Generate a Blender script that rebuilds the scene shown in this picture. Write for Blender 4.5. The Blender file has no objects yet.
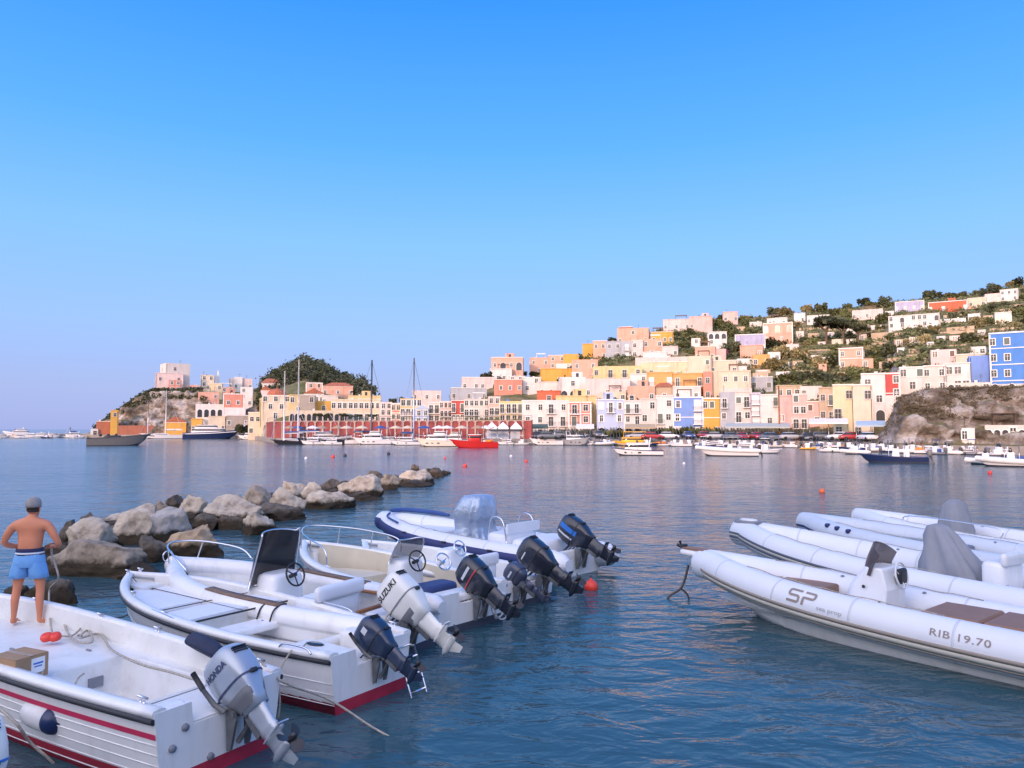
import bpy, bmesh, math, random
from mathutils import Vector, Matrix, noise, Quaternion
R = math.radians
PI = math.pi
rnd = random.Random(7)
scene = bpy.context.scene
COL = scene.collection

# ---------------------------------------------------------------- camera numbers
F = 740.0; CX, CY = 512.0, 384.0; HC = 3.1
PITCH = math.atan(45.0 / F)
def ray(px, py):
    a = (px - CX) / F; b = (CY - py) / F
    dy = math.cos(PITCH) - b * math.sin(PITCH); dz = math.sin(PITCH) + b * math.cos(PITCH)
    return a / dy, dz / dy
def at(px, py, Y):
    sx, sz = ray(px, py); return Vector((sx * Y, Y, HC + sz * Y))
def on(px, py, z=0.0):
    sx, sz = ray(px, py); Y = (z - HC) / sz; return Vector((sx * Y, Y, z))

# ---------------------------------------------------------------- materials
def _nodes(name):
    m = bpy.data.materials.new(name); m.use_nodes = True
    nt = m.node_tree; b = nt.nodes['Principled BSDF']
    return m, nt, b
def mat(name, col, rough=0.6, metal=0.0, var=0.12, scale=3.0, bump=0.0, bscale=20.0, stain=0.0, alpha=1.0, trans=0.0, spec=0.5, coat=0.0, stain_col=None, streak=False):
    m, nt, b = _nodes(name); N = nt.nodes; L = nt.links
    b.inputs['Roughness'].default_value = rough; b.inputs['Metallic'].default_value = metal
    b.inputs['Specular IOR Level'].default_value = spec
    b.inputs['Coat Weight'].default_value = coat
    if trans: b.inputs['Transmission Weight'].default_value = trans
    b.inputs['Alpha'].default_value = alpha
    tc = N.new('ShaderNodeTexCoord')
    if var or stain:
        nz = N.new('ShaderNodeTexNoise'); nz.inputs['Scale'].default_value = scale; nz.inputs['Detail'].default_value = 6
        L.new(tc.outputs['Object'], nz.inputs['Vector'])
        rp = N.new('ShaderNodeValToRGB'); rp.color_ramp.elements[0].position = .3; rp.color_ramp.elements[1].position = .7
        c0 = [max(0, c * (1 - var)) for c in col]; c1 = [min(1, c * (1 + var * .6)) for c in col]
        rp.color_ramp.elements[0].color = (*c0, 1); rp.color_ramp.elements[1].color = (*c1, 1)
        L.new(nz.outputs['Fac'], rp.inputs['Fac']); out = rp.outputs['Color']
        if stain:
            mp = N.new('ShaderNodeMapping'); mp.inputs['Scale'].default_value = (1, 1, .15) if streak else (1, 1, 1)
            L.new(tc.outputs['Object'], mp.inputs['Vector'])
            n2 = N.new('ShaderNodeTexNoise'); n2.inputs['Scale'].default_value = scale * 1.7; n2.inputs['Detail'].default_value = 8; n2.inputs['Roughness'].default_value = .7
            L.new(mp.outputs['Vector'], n2.inputs['Vector'])
            r2 = N.new('ShaderNodeValToRGB'); r2.color_ramp.elements[0].position = .5; r2.color_ramp.elements[1].position = .72
            r2.color_ramp.elements[0].color = (0, 0, 0, 1); r2.color_ramp.elements[1].color = (stain, stain, stain, 1)
            L.new(n2.outputs['Fac'], r2.inputs['Fac'])
            mx = N.new('ShaderNodeMix'); mx.data_type = 'RGBA'
            L.new(r2.outputs['Color'], mx.inputs['Factor']); L.new(out, mx.inputs['A'])
            sc = stain_col or [c * .5 for c in col]; mx.inputs['B'].default_value = (*sc, 1)
            out = mx.outputs['Result']
        L.new(out, b.inputs['Base Color'])
    else:
        b.inputs['Base Color'].default_value = (*col, 1)
    if bump:
        nb = N.new('ShaderNodeTexNoise'); nb.inputs['Scale'].default_value = bscale; nb.inputs['Detail'].default_value = 5
        L.new(tc.outputs['Object'], nb.inputs['Vector'])
        bp = N.new('ShaderNodeBump'); bp.inputs['Strength'].default_value = bump; bp.inputs['Distance'].default_value = .05
        L.new(nb.outputs['Fac'], bp.inputs['Height']); L.new(bp.outputs['Normal'], b.inputs['Normal'])
    return m
_mc = {}
def M(key, *a, **k):
    if key not in _mc: _mc[key] = mat(key, *a, **k)
    return _mc[key]

# ---------------------------------------------------------------- mesh collector
class MB:
    def __init__(s): s.v = []; s.f = []; s.m = []; s.sm = []
    def face(s, idx, m=0, smooth=False): s.f.append(idx); s.m.append(m); s.sm.append(smooth)
    def add(s, vs, fs, m=0, smooth=False, T=None):
        o = len(s.v)
        for p in vs:
            p = Vector(p)
            s.v.append(T @ p if T else p)
        for f in fs: s.face([i + o for i in f], m, smooth)
        return s
    def box(s, c, d, m=0, rz=0.0, T=None, taper=1.0):
        x, y, z = d[0] / 2, d[1] / 2, d[2] / 2
        vs = [(-x, -y, -z), (x, -y, -z), (x, y, -z), (-x, y, -z), (-x * taper, -y * taper, z), (x * taper, -y * taper, z), (x * taper, y * taper, z), (-x * taper, y * taper, z)]
        fs = [(0, 3, 2, 1), (4, 5, 6, 7), (0, 1, 5, 4), (1, 2, 6, 5), (2, 3, 7, 6), (3, 0, 4, 7)]
        X = Matrix.Translation(Vector(c)) @ Matrix.Rotation(rz, 4, 'Z')
        if T: X = T @ X
        return s.add(vs, fs, m, False, X)
    def rbox(s, c, d, r=.03, m=0, T=None, rz=0.0, e=5.0, n=20, taper=(1, 1)):
        """rounded box: loft of super-ellipses along z with softened ends"""
        x, y, z = d[0] / 2, d[1] / 2, d[2] / 2
        X = Matrix.Translation(Vector(c)) @ Matrix.Rotation(rz, 4, 'Z')
        if T: X = T @ X
        r = min(r, z * .95, x * .9, y * .9); rings = []
        for zz, ins in ((-z, r), (-z + r * .3, r * .3), (-z + r, 0), (z - r, 0), (z - r * .3, r * .3), (z, r)):
            t = (zz + z) / (2 * z); tx = 1 + (taper[0] - 1) * t; ty = 1 + (taper[1] - 1) * t
            rings.append([X @ Vector(((x - ins) * tx * cc, (y - ins) * ty * ss, zz)) for cc, ss in sup(n, e)])
        return s.loft(rings, m, cap=True)
    def loft(s, rings, m=0, closed=True, cap=False, smooth=True, flip=False):
        o = len(s.v); n = len(rings[0])
        for r in rings: s.v.extend(Vector(p) for p in r)
        for i in range(len(rings) - 1):
            for j in range(n if closed else n - 1):
                a = o + i * n + j; b = o + i * n + (j + 1) % n; q = [a, b, b + n, a + n]
                s.face(q[::-1] if flip else q, m(i, j) if callable(m) else m, smooth)
        if cap:
            mm = m(0, 0) if callable(m) else m
            s.face([o + j for j in range(n)][::-1], mm, False)
            mm = m(len(rings) - 2, 0) if callable(m) else m
            s.face([o + (len(rings) - 1) * n + j for j in range(n)], mm, False)
        return s
    def tube(s, pts, r, m=0, n=8, cap=True, closed=False):
        pts = [Vector(p) for p in pts]; rings = []; k = len(pts)
        rr = r if isinstance(r, (list, tuple)) else [r] * k
        up = None
        for i, p in enumerate(pts):
            if closed: d = pts[(i + 1) % k] - pts[i - 1]
            else: d = pts[min(i + 1, k - 1)] - pts[max(i - 1, 0)]
            if d.length < 1e-9: d = Vector((0, 0, 1))
            d.normalize()
            if up is None:
                up = Vector((0, 0, 1)) if abs(d.z) < .9 else Vector((1, 0, 0))
            a = d.cross(up)
            if a.length < 1e-6: a = d.orthogonal()
            a.normalize(); b = a.cross(d).normalized(); up = b
            rings.append([p + (a * math.cos(t) + b * math.sin(t)) * rr[i] for t in [2 * PI * j / n for j in range(n)]])
        if closed: rings.append(rings[0]); cap = False
        return s.loft(rings, m, cap=cap, flip=True)
    def lathe(s, prof, m=0, n=16, T=None, smooth=True):
        rings = []
        for r, z in prof:
            rg = [Vector((r * math.cos(2 * PI * j / n), r * math.sin(2 * PI * j / n), z)) for j in range(n)]
            rings.append([T @ p for p in rg] if T else rg)
        return s.loft(rings, m, cap=True, smooth=smooth)
    def build(s, name, mats, parent=None, loc=None, rz=None, bevel=0.0, sub=0, auto=False):
        me = bpy.data.meshes.new(name); me.from_pydata([tuple(p) for p in s.v], [], s.f)
        if not isinstance(mats, (list, tuple)): mats = [mats]
        for q in mats: me.materials.append(q)
        me.polygons.foreach_set('material_index', s.m); me.polygons.foreach_set('use_smooth', s.sm)
        me.update()
        o = bpy.data.objects.new(name, me); COL.objects.link(o)
        if parent is not None: o.parent = parent
        if loc is not None: o.location = loc
        if rz is not None: o.rotation_euler = (0, 0, rz)
        if bevel:
            b = o.modifiers.new('bevel', 'BEVEL'); b.width = bevel; b.segments = 2; b.limit_method = 'ANGLE'; b.angle_limit = R(40)
        if sub:
            b = o.modifiers.new('sub', 'SUBSURF'); b.levels = sub; b.render_levels = sub
        return o
_sup = {}
def sup(n, e):
    k = (n, e)
    if k not in _sup:
        L = []
        for j in range(n):
            t = 2 * PI * (j + .5) / n; c, s_ = math.cos(t), math.sin(t)
            L.append((math.copysign(abs(c) ** (2 / e), c), math.copysign(abs(s_) ** (2 / e), s_)))
        _sup[k] = L
    return _sup[k]
def empty(name, loc=(0, 0, 0), rz=0.0, parent=None):
    o = bpy.data.objects.new(name, None); COL.objects.link(o); o.location = loc; o.rotation_euler = (0, 0, rz)
    o.empty_display_size = .1
    if parent is not None: o.parent = parent
    return o
def tag(o, label=None, cat=None, group=None, kind=None):
    if label: o['label'] = label
    if cat: o['category'] = cat
    if group: o['group'] = group
    if kind: o['kind'] = kind
    return o
def share(name, src, parent, loc, rz=0.0, sc=None):
    """another object using the same mesh"""
    o = bpy.data.objects.new(name, src); COL.objects.link(o); o.parent = parent; o.location = loc; o.rotation_euler = (0, 0, rz)
    if sc: o.scale = sc
    return o
def meshof(mb, name, mats):
    o = mb.build(name, mats); me = o.data; bpy.data.objects.remove(o); return me
def catmull(P, k=6, closed=False):
    P = [Vector(p) for p in P]; out = []; n = len(P)
    for i in range(n if closed else n - 1):
        if closed: p0, p1, p2, p3 = P[i - 1], P[i], P[(i + 1) % n], P[(i + 2) % n]
        else: p0, p1, p2, p3 = P[max(i - 1, 0)], P[i], P[i + 1], P[min(i + 2, n - 1)]
        for j in range(k):
            t = j / k
            out.append(.5 * ((2 * p1) + (-p0 + p2) * t + (2 * p0 - 5 * p1 + 4 * p2 - p3) * t * t + (-p0 + 3 * p1 - 3 * p2 + p3) * t ** 3))
    if not closed: out.append(P[-1])
    return out
def lerp(a, b, t): return a + (b - a) * t
def interp(x, T):
    if x <= T[0][0]: return T[0][1]
    for (a, b), (c, d) in zip(T, T[1:]):
        if x <= c: return b + (d - b) * (x - a) / (c - a)
    return T[-1][1]

# ---------------------------------------------------------------- camera
cam = bpy.data.cameras.new('camera'); co = bpy.data.objects.new('camera', cam); COL.objects.link(co)
cam.sensor_width = 36; cam.lens = F / 1024 * 36; cam.clip_start = .1; cam.clip_end = 9000
co.location = (0, 0, HC); co.rotation_euler = (R(90) + PITCH, 0, 0); scene.camera = co
scene.view_settings.view_transform = 'Standard'; scene.view_settings.look = 'None'
scene.view_settings.gamma = 1; scene.view_settings.exposure = 0.68
try: scene.view_settings.use_curve_mapping = False
except Exception: pass

# ---------------------------------------------------------------- light and sky
SUN_EL = 11.0; SUN_AZ = 206.0      # compass style azimuth, 0 = +Y (camera direction), clockwise
w = bpy.data.worlds.new('World'); scene.world = w; w.use_nodes = True
N = w.node_tree.nodes; L = w.node_tree.links
bg = N['Background']; sky = N.new('ShaderNodeTexSky'); sky.sky_type = 'NISHITA'; sky.sun_disc = False
sky.sun_elevation = R(SUN_EL); sky.sun_rotation = R(SUN_AZ); sky.air_density = 1.0; sky.dust_density = .6; sky.ozone_density = 3.0
# gentle tint of the dusk sky with height above the horizon
tc = N.new('ShaderNodeTexCoord'); sp = N.new('ShaderNodeSeparateXYZ'); L.new(tc.outputs['Generated'], sp.inputs[0])
rp = N.new('ShaderNodeValToRGB'); L.new(sp.outputs['Z'], rp.inputs['Fac'])
cr = rp.color_ramp; cr.elements[0].position = 0.0; cr.elements[0].color = (3.0, 3.6, 6.9, 1)
cr.elements[1].position = 1.0; cr.elements[1].color = (.15, 1.8, 6.6, 1)
for p_, c_ in ((.05, (3.2, 3.9, 7.1)), (.13, (2.9, 4.6, 8.6)), (.24, (2.1, 4.7, 9.5)), (.36, (.95, 3.8, 9.6)), (.52, (.28, 2.6, 9.2))):
    e = cr.elements.new(p_); e.color = (*c_, 1)
mx = N.new('ShaderNodeMix'); mx.data_type = 'RGBA'; mx.inputs['Factor'].default_value = .85
L.new(sky.outputs[0], mx.inputs['A']); L.new(rp.outputs['Color'], mx.inputs['B']); 
# afterglow of the sky round the low sun, behind the viewer
vm = N.new('ShaderNodeVectorMath'); vm.operation = 'DOT_PRODUCT'; L.new(tc.outputs['Generated'], vm.inputs[0])
vm.inputs[1].default_value = (math.sin(R(SUN_AZ)) * math.cos(R(25)), math.cos(R(SUN_AZ)) * math.cos(R(25)), math.sin(R(25)))
g1 = N.new('ShaderNodeMapRange'); g1.inputs['From Min'].default_value = -.15; g1.inputs['From Max'].default_value = 1.0; L.new(vm.outputs['Value'], g1.inputs['Value'])
g2 = N.new('ShaderNodeMath'); g2.operation = 'POWER'; g2.inputs[1].default_value = 1.6; L.new(g1.outputs[0], g2.inputs[0])
gm = N.new('ShaderNodeMix'); gm.data_type = 'RGBA'; gm.blend_type = 'ADD'; gm.clamp_factor = False; L.new(g2.outputs[0], gm.inputs['Factor']); L.new(mx.outputs['Result'], gm.inputs['A']); gm.inputs['B'].default_value = (17.5, 14.2, 11.2, 1)
L.new(gm.outputs['Result'], bg.inputs['Color'])
bg.inputs['Strength'].default_value = .085
sl = bpy.data.lights.new('sun', 'SUN'); sl.energy = 1.85; sl.angle = R(4.0); sl.color = (1.0, .60, .42)
so = bpy.data.objects.new('sun', sl); COL.objects.link(so)
sd = Vector((math.sin(R(SUN_AZ)) * math.cos(R(SUN_EL)), math.cos(R(SUN_AZ)) * math.cos(R(SUN_EL)), math.sin(R(SUN_EL))))
so.rotation_euler = sd.to_track_quat('Z', 'Y').to_euler(); so.location = (-40, -60, 60)

# ---------------------------------------------------------------- water
def water_mat():
    m, nt, b = _nodes('sea_water'); N = nt.nodes; L = nt.links
    b.inputs['Base Color'].default_value = (.034, .088, .112, 1); b.inputs['Roughness'].default_value = .12; b.inputs['IOR'].default_value = 1.33
    tc = N.new('ShaderNodeTexCoord')
    def nz(sx, sy, sc, det, rot=0.0, rgh=.5, dist=0.0):
        mp = N.new('ShaderNodeMapping'); mp.inputs['Scale'].default_value = (sx, sy, 1); mp.inputs['Rotation'].default_value = (0, 0, rot)
        L.new(tc.outputs['Object'], mp.inputs['Vector'])
        n = N.new('ShaderNodeTexNoise'); n.inputs['Scale'].default_value = sc; n.inputs['Detail'].default_value = det; n.inputs['Roughness'].default_value = rgh
        n.inputs['Distortion'].default_value = dist
        L.new(mp.outputs['Vector'], n.inputs['Vector']); return n.outputs['Fac']
    a = nz(.55, 1.0, 2.6, 3, .25, .5, .6); c = nz(.7, 1.0, .55, 2, -.2); d = nz(.7, 1.0, 9.0, 2, .5); g = nz(.5, 1.0, .05, 3, .1)
    def mul(x, k):
        q = N.new('ShaderNodeMath'); q.operation = 'MULTIPLY'; L.new(x, q.inputs[0])
        if isinstance(k, float): q.inputs[1].default_value = k
        else: L.new(k, q.inputs[1])
        return q.outputs[0]
    def addn(x, y):
        q = N.new('ShaderNodeMath'); q.operation = 'ADD'; L.new(x, q.inputs[0]); L.new(y, q.inputs[1]); return q.outputs[0]
    h = addn(addn(mul(a, .095), mul(c, .14)), mul(d, .012))
    mr = N.new('ShaderNodeMapRange'); mr.inputs['From Min'].default_value = .35; mr.inputs['From Max'].default_value = .65
    mr.inputs['To Min'].default_value = .45; mr.inputs['To Max'].default_value = 1.1; L.new(g, mr.inputs['Value'])
    h = mul(h, mr.outputs[0])
    bp = N.new('ShaderNodeBump'); bp.inputs['Strength'].default_value = 1.0; bp.inputs['Distance'].default_value = 1.0
    L.new(h, bp.inputs['Height']); L.new(bp.outputs['Normal'], b.inputs['Normal'])
    return m
wt = MB(); wt.add([(-4000, -200, 0), (4000, -200, 0), (4000, 7000, 0), (-4000, 7000, 0)], [(0, 1, 2, 3)])
o = wt.build('water', water_mat()); tag(o, kind='structure')
# ---------------------------------------------------------------- terrain
# px, shoreline Y, step start, step width, platform z, slope start, ridge Y, ridge py
TC = [(60, 262, 268, 8, -4, 275, 290, None), (84, 262, 268, 8, -4, 275, 290, None), (88, 262, 268, 8, 1.0, 275, 287, 437), (100, 262, 268, 10, 4.5, 281, 290, 424.5), (120, 262, 268, 11, 10, 282, 292, 411),
      (140, 262, 268, 12, 15.6, 283, 300, 398), (152, 262, 268, 12, 17.6, 284, 300, 391), (200, 260, 267, 12, 17.8, 284, 305, 388.5), (215, 255, 262, 12, 6, 276, 312, 391),
      (240, 238, 244, 5, 2.5, 252, 320, 391), (262, 200, 206, 4, 4.0, 225, 340, 387), (275, 165, 172, 2.5, 4.5, 195, 370, 377), (290, 158, 165, 2.5, 4.5, 190, 380, 369), (303, 158, 165, 2.5, 4.5, 190, 382, 363),
      (320, 158, 165, 2.5, 4.5, 190, 380, 368), (340, 157, 164, 2.5, 4.5, 190, 370, 380), (360, 156, 162, 2.5, 4.5, 190, 330, 388), (378, 155, 161, 2.5, 4.5, 188, 280, 402), (392, 154, 160, 2.5, 4.5, 186, 240, 414), (425, 153, 158.5, 2.5, 4.5, 180, 230, 412),
      (460, 151, 157, 2.5, 4.5, 178, 240, 402), (490, 149, 155, 2.5, 4.5, 175, 255, 386), (520, 147, 153, 2.5, 4.5, 172, 270, 380), (530, 146, 151, 2.5, 1.6, 168, 275, 377), (560, 145, 150, 2, 1.4, 165, 283, 366),
      (590, 144, 149, 2, 1.3, 163, 290, 353), (620, 142, 148, 2, 1.3, 162, 300, 342), (650, 140, 147, 2, 1.3, 161, 310, 335), (680, 139, 146, 2, 1.3, 160, 325, 325), (700, 138, 145, 2, 1.3, 159, 335, 320.5), (740, 134, 141, 2, 1.3, 154, 350, 320),
      (780, 128, 135, 2, 1.3, 148, 365, 315.5), (830, 119, 126, 2, 1.3, 139, 375, 311), (866, 109, 116, 2, 1.3, 132, 382, 306), (886, 102, 110, 5, 3.0, 136, 384, 304), (898, 99, 107, 6, 7.6, 138, 385, 303),
      (925, 96, 105, 6, 8.8, 140, 385, 300), (960, 94, 103, 6, 9.0, 142, 390, 297), (1000, 91, 101, 6, 9.0, 144, 395, 289), (1024, 89, 100, 6, 9.0, 145, 400, 286), (1120, 84, 95, 6, 9.5, 145, 400, 276), (1300, 75, 88, 6, 10, 140, 400, 262)]
def tcol(px):
    if px <= TC[0][0]: c = TC[0]
    elif px >= TC[-1][0]: c = TC[-1]
    else:
        for a, b in zip(TC, TC[1:]):
            if px <= b[0]:
                t = (px - a[0]) / (b[0] - a[0]); za = a[7] if a[7] else 440; zb = b[7] if b[7] else 440
                c = [lerp(a[i], b[i], t) for i in range(7)] + [lerp(za, zb, t)]; break
    c = list(c)
    if c[7] is None: c[7] = 440
    zr = HC + ray(px, c[7])[1] * c[6]
    if px < 84: zr = -4
    zq = 1.0 if px > 87 else -4
    return [(c[1] - 1.5, -3), (c[1], -3), (c[1] + .02, zq), (c[2], zq), (c[2] + c[3], c[4]), (c[5], c[4]), (c[6], zr), (c[6] + 60, zr - 7), (c[6] + 160, zr * .6 - 5), (c[6] + 330, -8)]
def terr(px, Y):
    T = tcol(px); return interp(Y, T)
def terr_xy(x, y): return terr(CX + F * x / y, y)
def hit(px, py, ymin=0):
    """where the sight line of a picture point meets the slope"""
    T = tcol(px); s = ray(px, py)[1]; Y = max(T[5][0], ymin)
    while Y < T[6][0] + 50:
        if interp(Y, T) >= HC + s * Y - .05: return Y
        Y += 1.0
    return T[6][0]
def build_terrain():
    mb = MB(); cols = []
    pxs = [60 + 4.0 * i for i in range(6)] + [84 + 1.5 * i for i in range(0, 130)] + [280 + 3.0 * i for i in range(195)] + [866 + 2 * i for i in range(80)] + [1030 + 8.0 * i for i in range(34)]
    segs = [1, 1, 3, 24, 6, 40, 6, 4, 4]
    for px in pxs:
        T = tcol(px); u = (px - CX) / F; col = []
        for (a, b), k in zip(zip(T, T[1:]), segs):
            for j in range(k):
                t = j / k; Y = lerp(a[0], b[0], t); z = lerp(a[1], b[1], t); i = T.index(a)
                x = u * Y
                if px > 86 and i >= 3:
                    cl = i in (3, 4)
                    steep = (b[1] - a[1]) / max(.1, b[0] - a[0])
                    if i == 3 and (px < 250 or px > 880):
                        n = noise.fractal(Vector((x * .25, z * .45, 3.1)), .8, 2.1, 6) + .5 * noise.noise(Vector((x * .6, z * .15, 9))) ; Y += n * 2.4 * min(1, max(0, (T[4][1] - 3) / 6)) ; z += abs(n) * .8 if 0 < t else 0
                    if i == 5: z += noise.fractal(Vector((x * .05, Y * .05, 1)), 1.0, 2.0, 4) * 1.6 * min(1, 4 * t * (1 - t) + .0)
                    if i == 4 and px > 880: z += noise.fractal(Vector((x * .2, Y * .2, 5)), 1, 2, 3) * .5
                col.append(Vector((x, Y, z)))
        col.append(Vector((u * T[-1][0], T[-1][0], T[-1][1])))
        cols.append(col)
    mb.loft(cols, 0, closed=False, smooth=True, flip=False)
    m, nt, b = _nodes('hillside_ground'); N = nt.nodes; L = nt.links
    b.inputs['Roughness'].default_value = .95; b.inputs['Specular IOR Level'].default_value = .1
    tc = N.new('ShaderNodeTexCoord'); ge = N.new('ShaderNodeNewGeometry'); sx = N.new('ShaderNodeSeparateXYZ'); L.new(ge.outputs['Normal'], sx.inputs[0])
    def nz(sc, d=6, r=.6, v=(1, 1, 1)):
        mp = N.new('ShaderNodeMapping'); mp.inputs['Scale'].default_value = v; L.new(tc.outputs['Object'], mp.inputs['Vector'])
        n = N.new('ShaderNodeTexNoise'); n.inputs['Scale'].default_value = sc; n.inputs['Detail'].default_value = d; n.inputs['Roughness'].default_value = r
        L.new(mp.outputs['Vector'], n.inputs['Vector']); return n.outputs['Fac']
    def ramp(f, els):
        r = N.new('ShaderNodeValToRGB'); c = r.color_ramp; c.elements[0].position = els[0][0]; c.elements[0].color = (*els[0][1], 1); c.elements[1].position = els[-1][0]; c.elements[1].color = (*els[-1][1], 1)
        for p, k in els[1:-1]: e = c.elements.new(p); e.color = (*k, 1)
        L.new(f, r.inputs['Fac']); return r.outputs['Color']
    g = ramp(nz(.09, 8, .65), [(.3, (.07, .09, .03)), (.43, (.13, .14, .05)), (.53, (.22, .19, .09)), (.68, (.34, .26, .15))])
    k = ramp(nz(.16, 10, .72, (1, 1, 1.6)), [(.34, (.08, .066, .054)), (.46, (.19, .16, .13)), (.53, (.35, .31, .275)), (.64, (.58, .55, .52))])
    f = ramp(sx.outputs['Z'], [(.80, (0, 0, 0)), (.96, (1, 1, 1))])
    mxn = N.new('ShaderNodeMix'); mxn.data_type = 'RGBA'; L.new(f, mxn.inputs['Factor']); L.new(k, mxn.inputs['A']); L.new(g, mxn.inputs['B'])
    L.new(mxn.outputs['Result'], b.inputs['Base Color'])
    bp = N.new('ShaderNodeBump'); bp.inputs['Strength'].default_value = 1; bp.inputs['Distance'].default_value = .8; L.new(nz(.6, 8, .7), bp.inputs['Height']); L.new(bp.outputs['Normal'], b.inputs['Normal'])
    o = mb.build('hillside', m); tag(o, kind='structure')
build_terrain()

# ---------------------------------------------------------------- colours of the houses
PC = dict(white=(.80, .76, .72), offw=(.74, .68, .62), cream=(.78, .66, .50), yellow=(.78, .60, .30), paley=(.78, .68, .44), ochre=(.74, .42, .09), orange=(.80, .42, .15), coral=(.70, .30, .22), salmon=(.80, .45, .33),
          pink=(.80, .52, .47), palepink=(.80, .64, .60), red=(.58, .10, .09), scarlet=(.70, .17, .09), lilac=(.50, .48, .66), grey=(.48, .50, .54), stone=(.42, .37, .32), lblue=(.52, .62, .84), blue=(.22, .36, .74), bblue=(.10, .28, .72), tan=(.60, .46, .32), brick=(.46, .17, .10))
for _k in PC: PC[_k] = tuple(c * .88 for c in PC[_k])
def wall_mat(k):
    return M('plaster_' + k, PC[k], .85, var=.10, scale=.5, stain=.7, streak=True, bump=.15, bscale=4, stain_col=[c * .60 for c in PC[k]])
GLASS = M('dark_window_glass', (.035, .04, .05), .15, var=0)
SHUT = M('shutter_green_grey', (.12, .15, .13), .6); SHUTB = M('shutter_brown', (.16, .09, .06), .6); SHUTW = M('shutter_white', (.75, .74, .72), .6)
TRIM = M('white_trim', (.80, .78, .74), .8, var=.06); IRON = M('balcony_iron', (.06, .06, .06), .5)
ROOF = M('flat_roof', (.5, .42, .36), .9, var=.2, scale=.8); TILE = M('terracotta_roof', (.40, .13, .07), .85, var=.3, scale=2)
CTANK = M('blue_water_tank', (.08, .22, .45), .6)
_wc = {}
def win_mesh(t, wd, h, tr, sh):
    k = (t, round(wd, 1), round(h, 1), tr, sh)
    if k in _wc: return _wc[k]
    wd, h = k[1], k[2]; mb = MB(); s = .14
    shm = {'g': SHUT, 'b': SHUTB, 'w': SHUTW, 'n': SHUT}[sh]
    if t in 'wds':
        # surround, pane, cross bars, open shutters
        mb.box((-wd / 2 - s / 2, -.04, h / 2), (s, .12, h + 2 * s), 0); mb.box((wd / 2 + s / 2, -.04, h / 2), (s, .12, h + 2 * s), 0)
        mb.box((0, -.04, h + s / 2), (wd, .115, s), 0); mb.box((0, -.06, -s / 2), (wd, .2, s), 0)
        mb.box((0, -.005, h / 2), (wd, .03, h), 1)
        mb.box((0, -.035, h / 2), (.07, .03, h), 0); mb.box((0, -.036, h * .66), (wd, .025, .06), 0)
        if t == 's' : mb.box((-wd * .25, -.065, h / 2), (wd * .49, .05, h), 2); mb.box((wd * .25, -.065, h / 2), (wd * .49, .05, h), 2)
        elif sh != 'n': mb.box((-wd * .42, -.065, h / 2), (wd * .18, .05, h), 2); mb.box((wd * .42, -.065, h / 2), (wd * .18, .05, h), 2)
    if t == 'a':
        n = 10; r = wd / 2; pts = [(-r, 0)] + [(r * math.cos(PI - PI * i / n), h - r + r * math.sin(PI * i / n)) for i in range(n + 1)] + [(r, 0)]
        mb.add([(x, -.03, z) for x, z in pts], [list(range(len(pts)))], 1)
        out = [(x * (1 + .3 / wd), z * (1 + .12 / h)) for x, z in pts]
        o = len(mb.v); mb.add([(x, -.06, z) for x, z in pts] + [(x, -.06, z) for x, z in out], [(i, i + 1, i + 1 + len(pts), i + len(pts)) for i in range(len(pts) - 1)], 0)
    me = meshof(mb, 'window', [TRIM if tr else wall_mat('offw'), GLASS, shm]); _wc[k] = me; return me
_bc = {}
def balc_mesh(wd):
    wd = round(wd, 1)
    if wd not in _bc:
        mb = MB(); mb.box((0, -.45, -.08), (wd, .9, .14), 0)
        for x in (-wd / 2 + .03, wd / 2 - .03): mb.box((x, -.45, .9), (.05, .9, .05), 1)
        mb.box((0, -.88, .9), (wd, .05, .05), 1); n = int(wd / .22)
        for i in range(n + 1): mb.box((-wd / 2 + .03 + (wd - .06) * i / n, -.88, .45), (.035, .035, .9), 1)
        _bc[wd] = meshof(mb, 'balcony', [TRIM, IRON])
    return _bc[wd]
HOUSES = []
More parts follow.
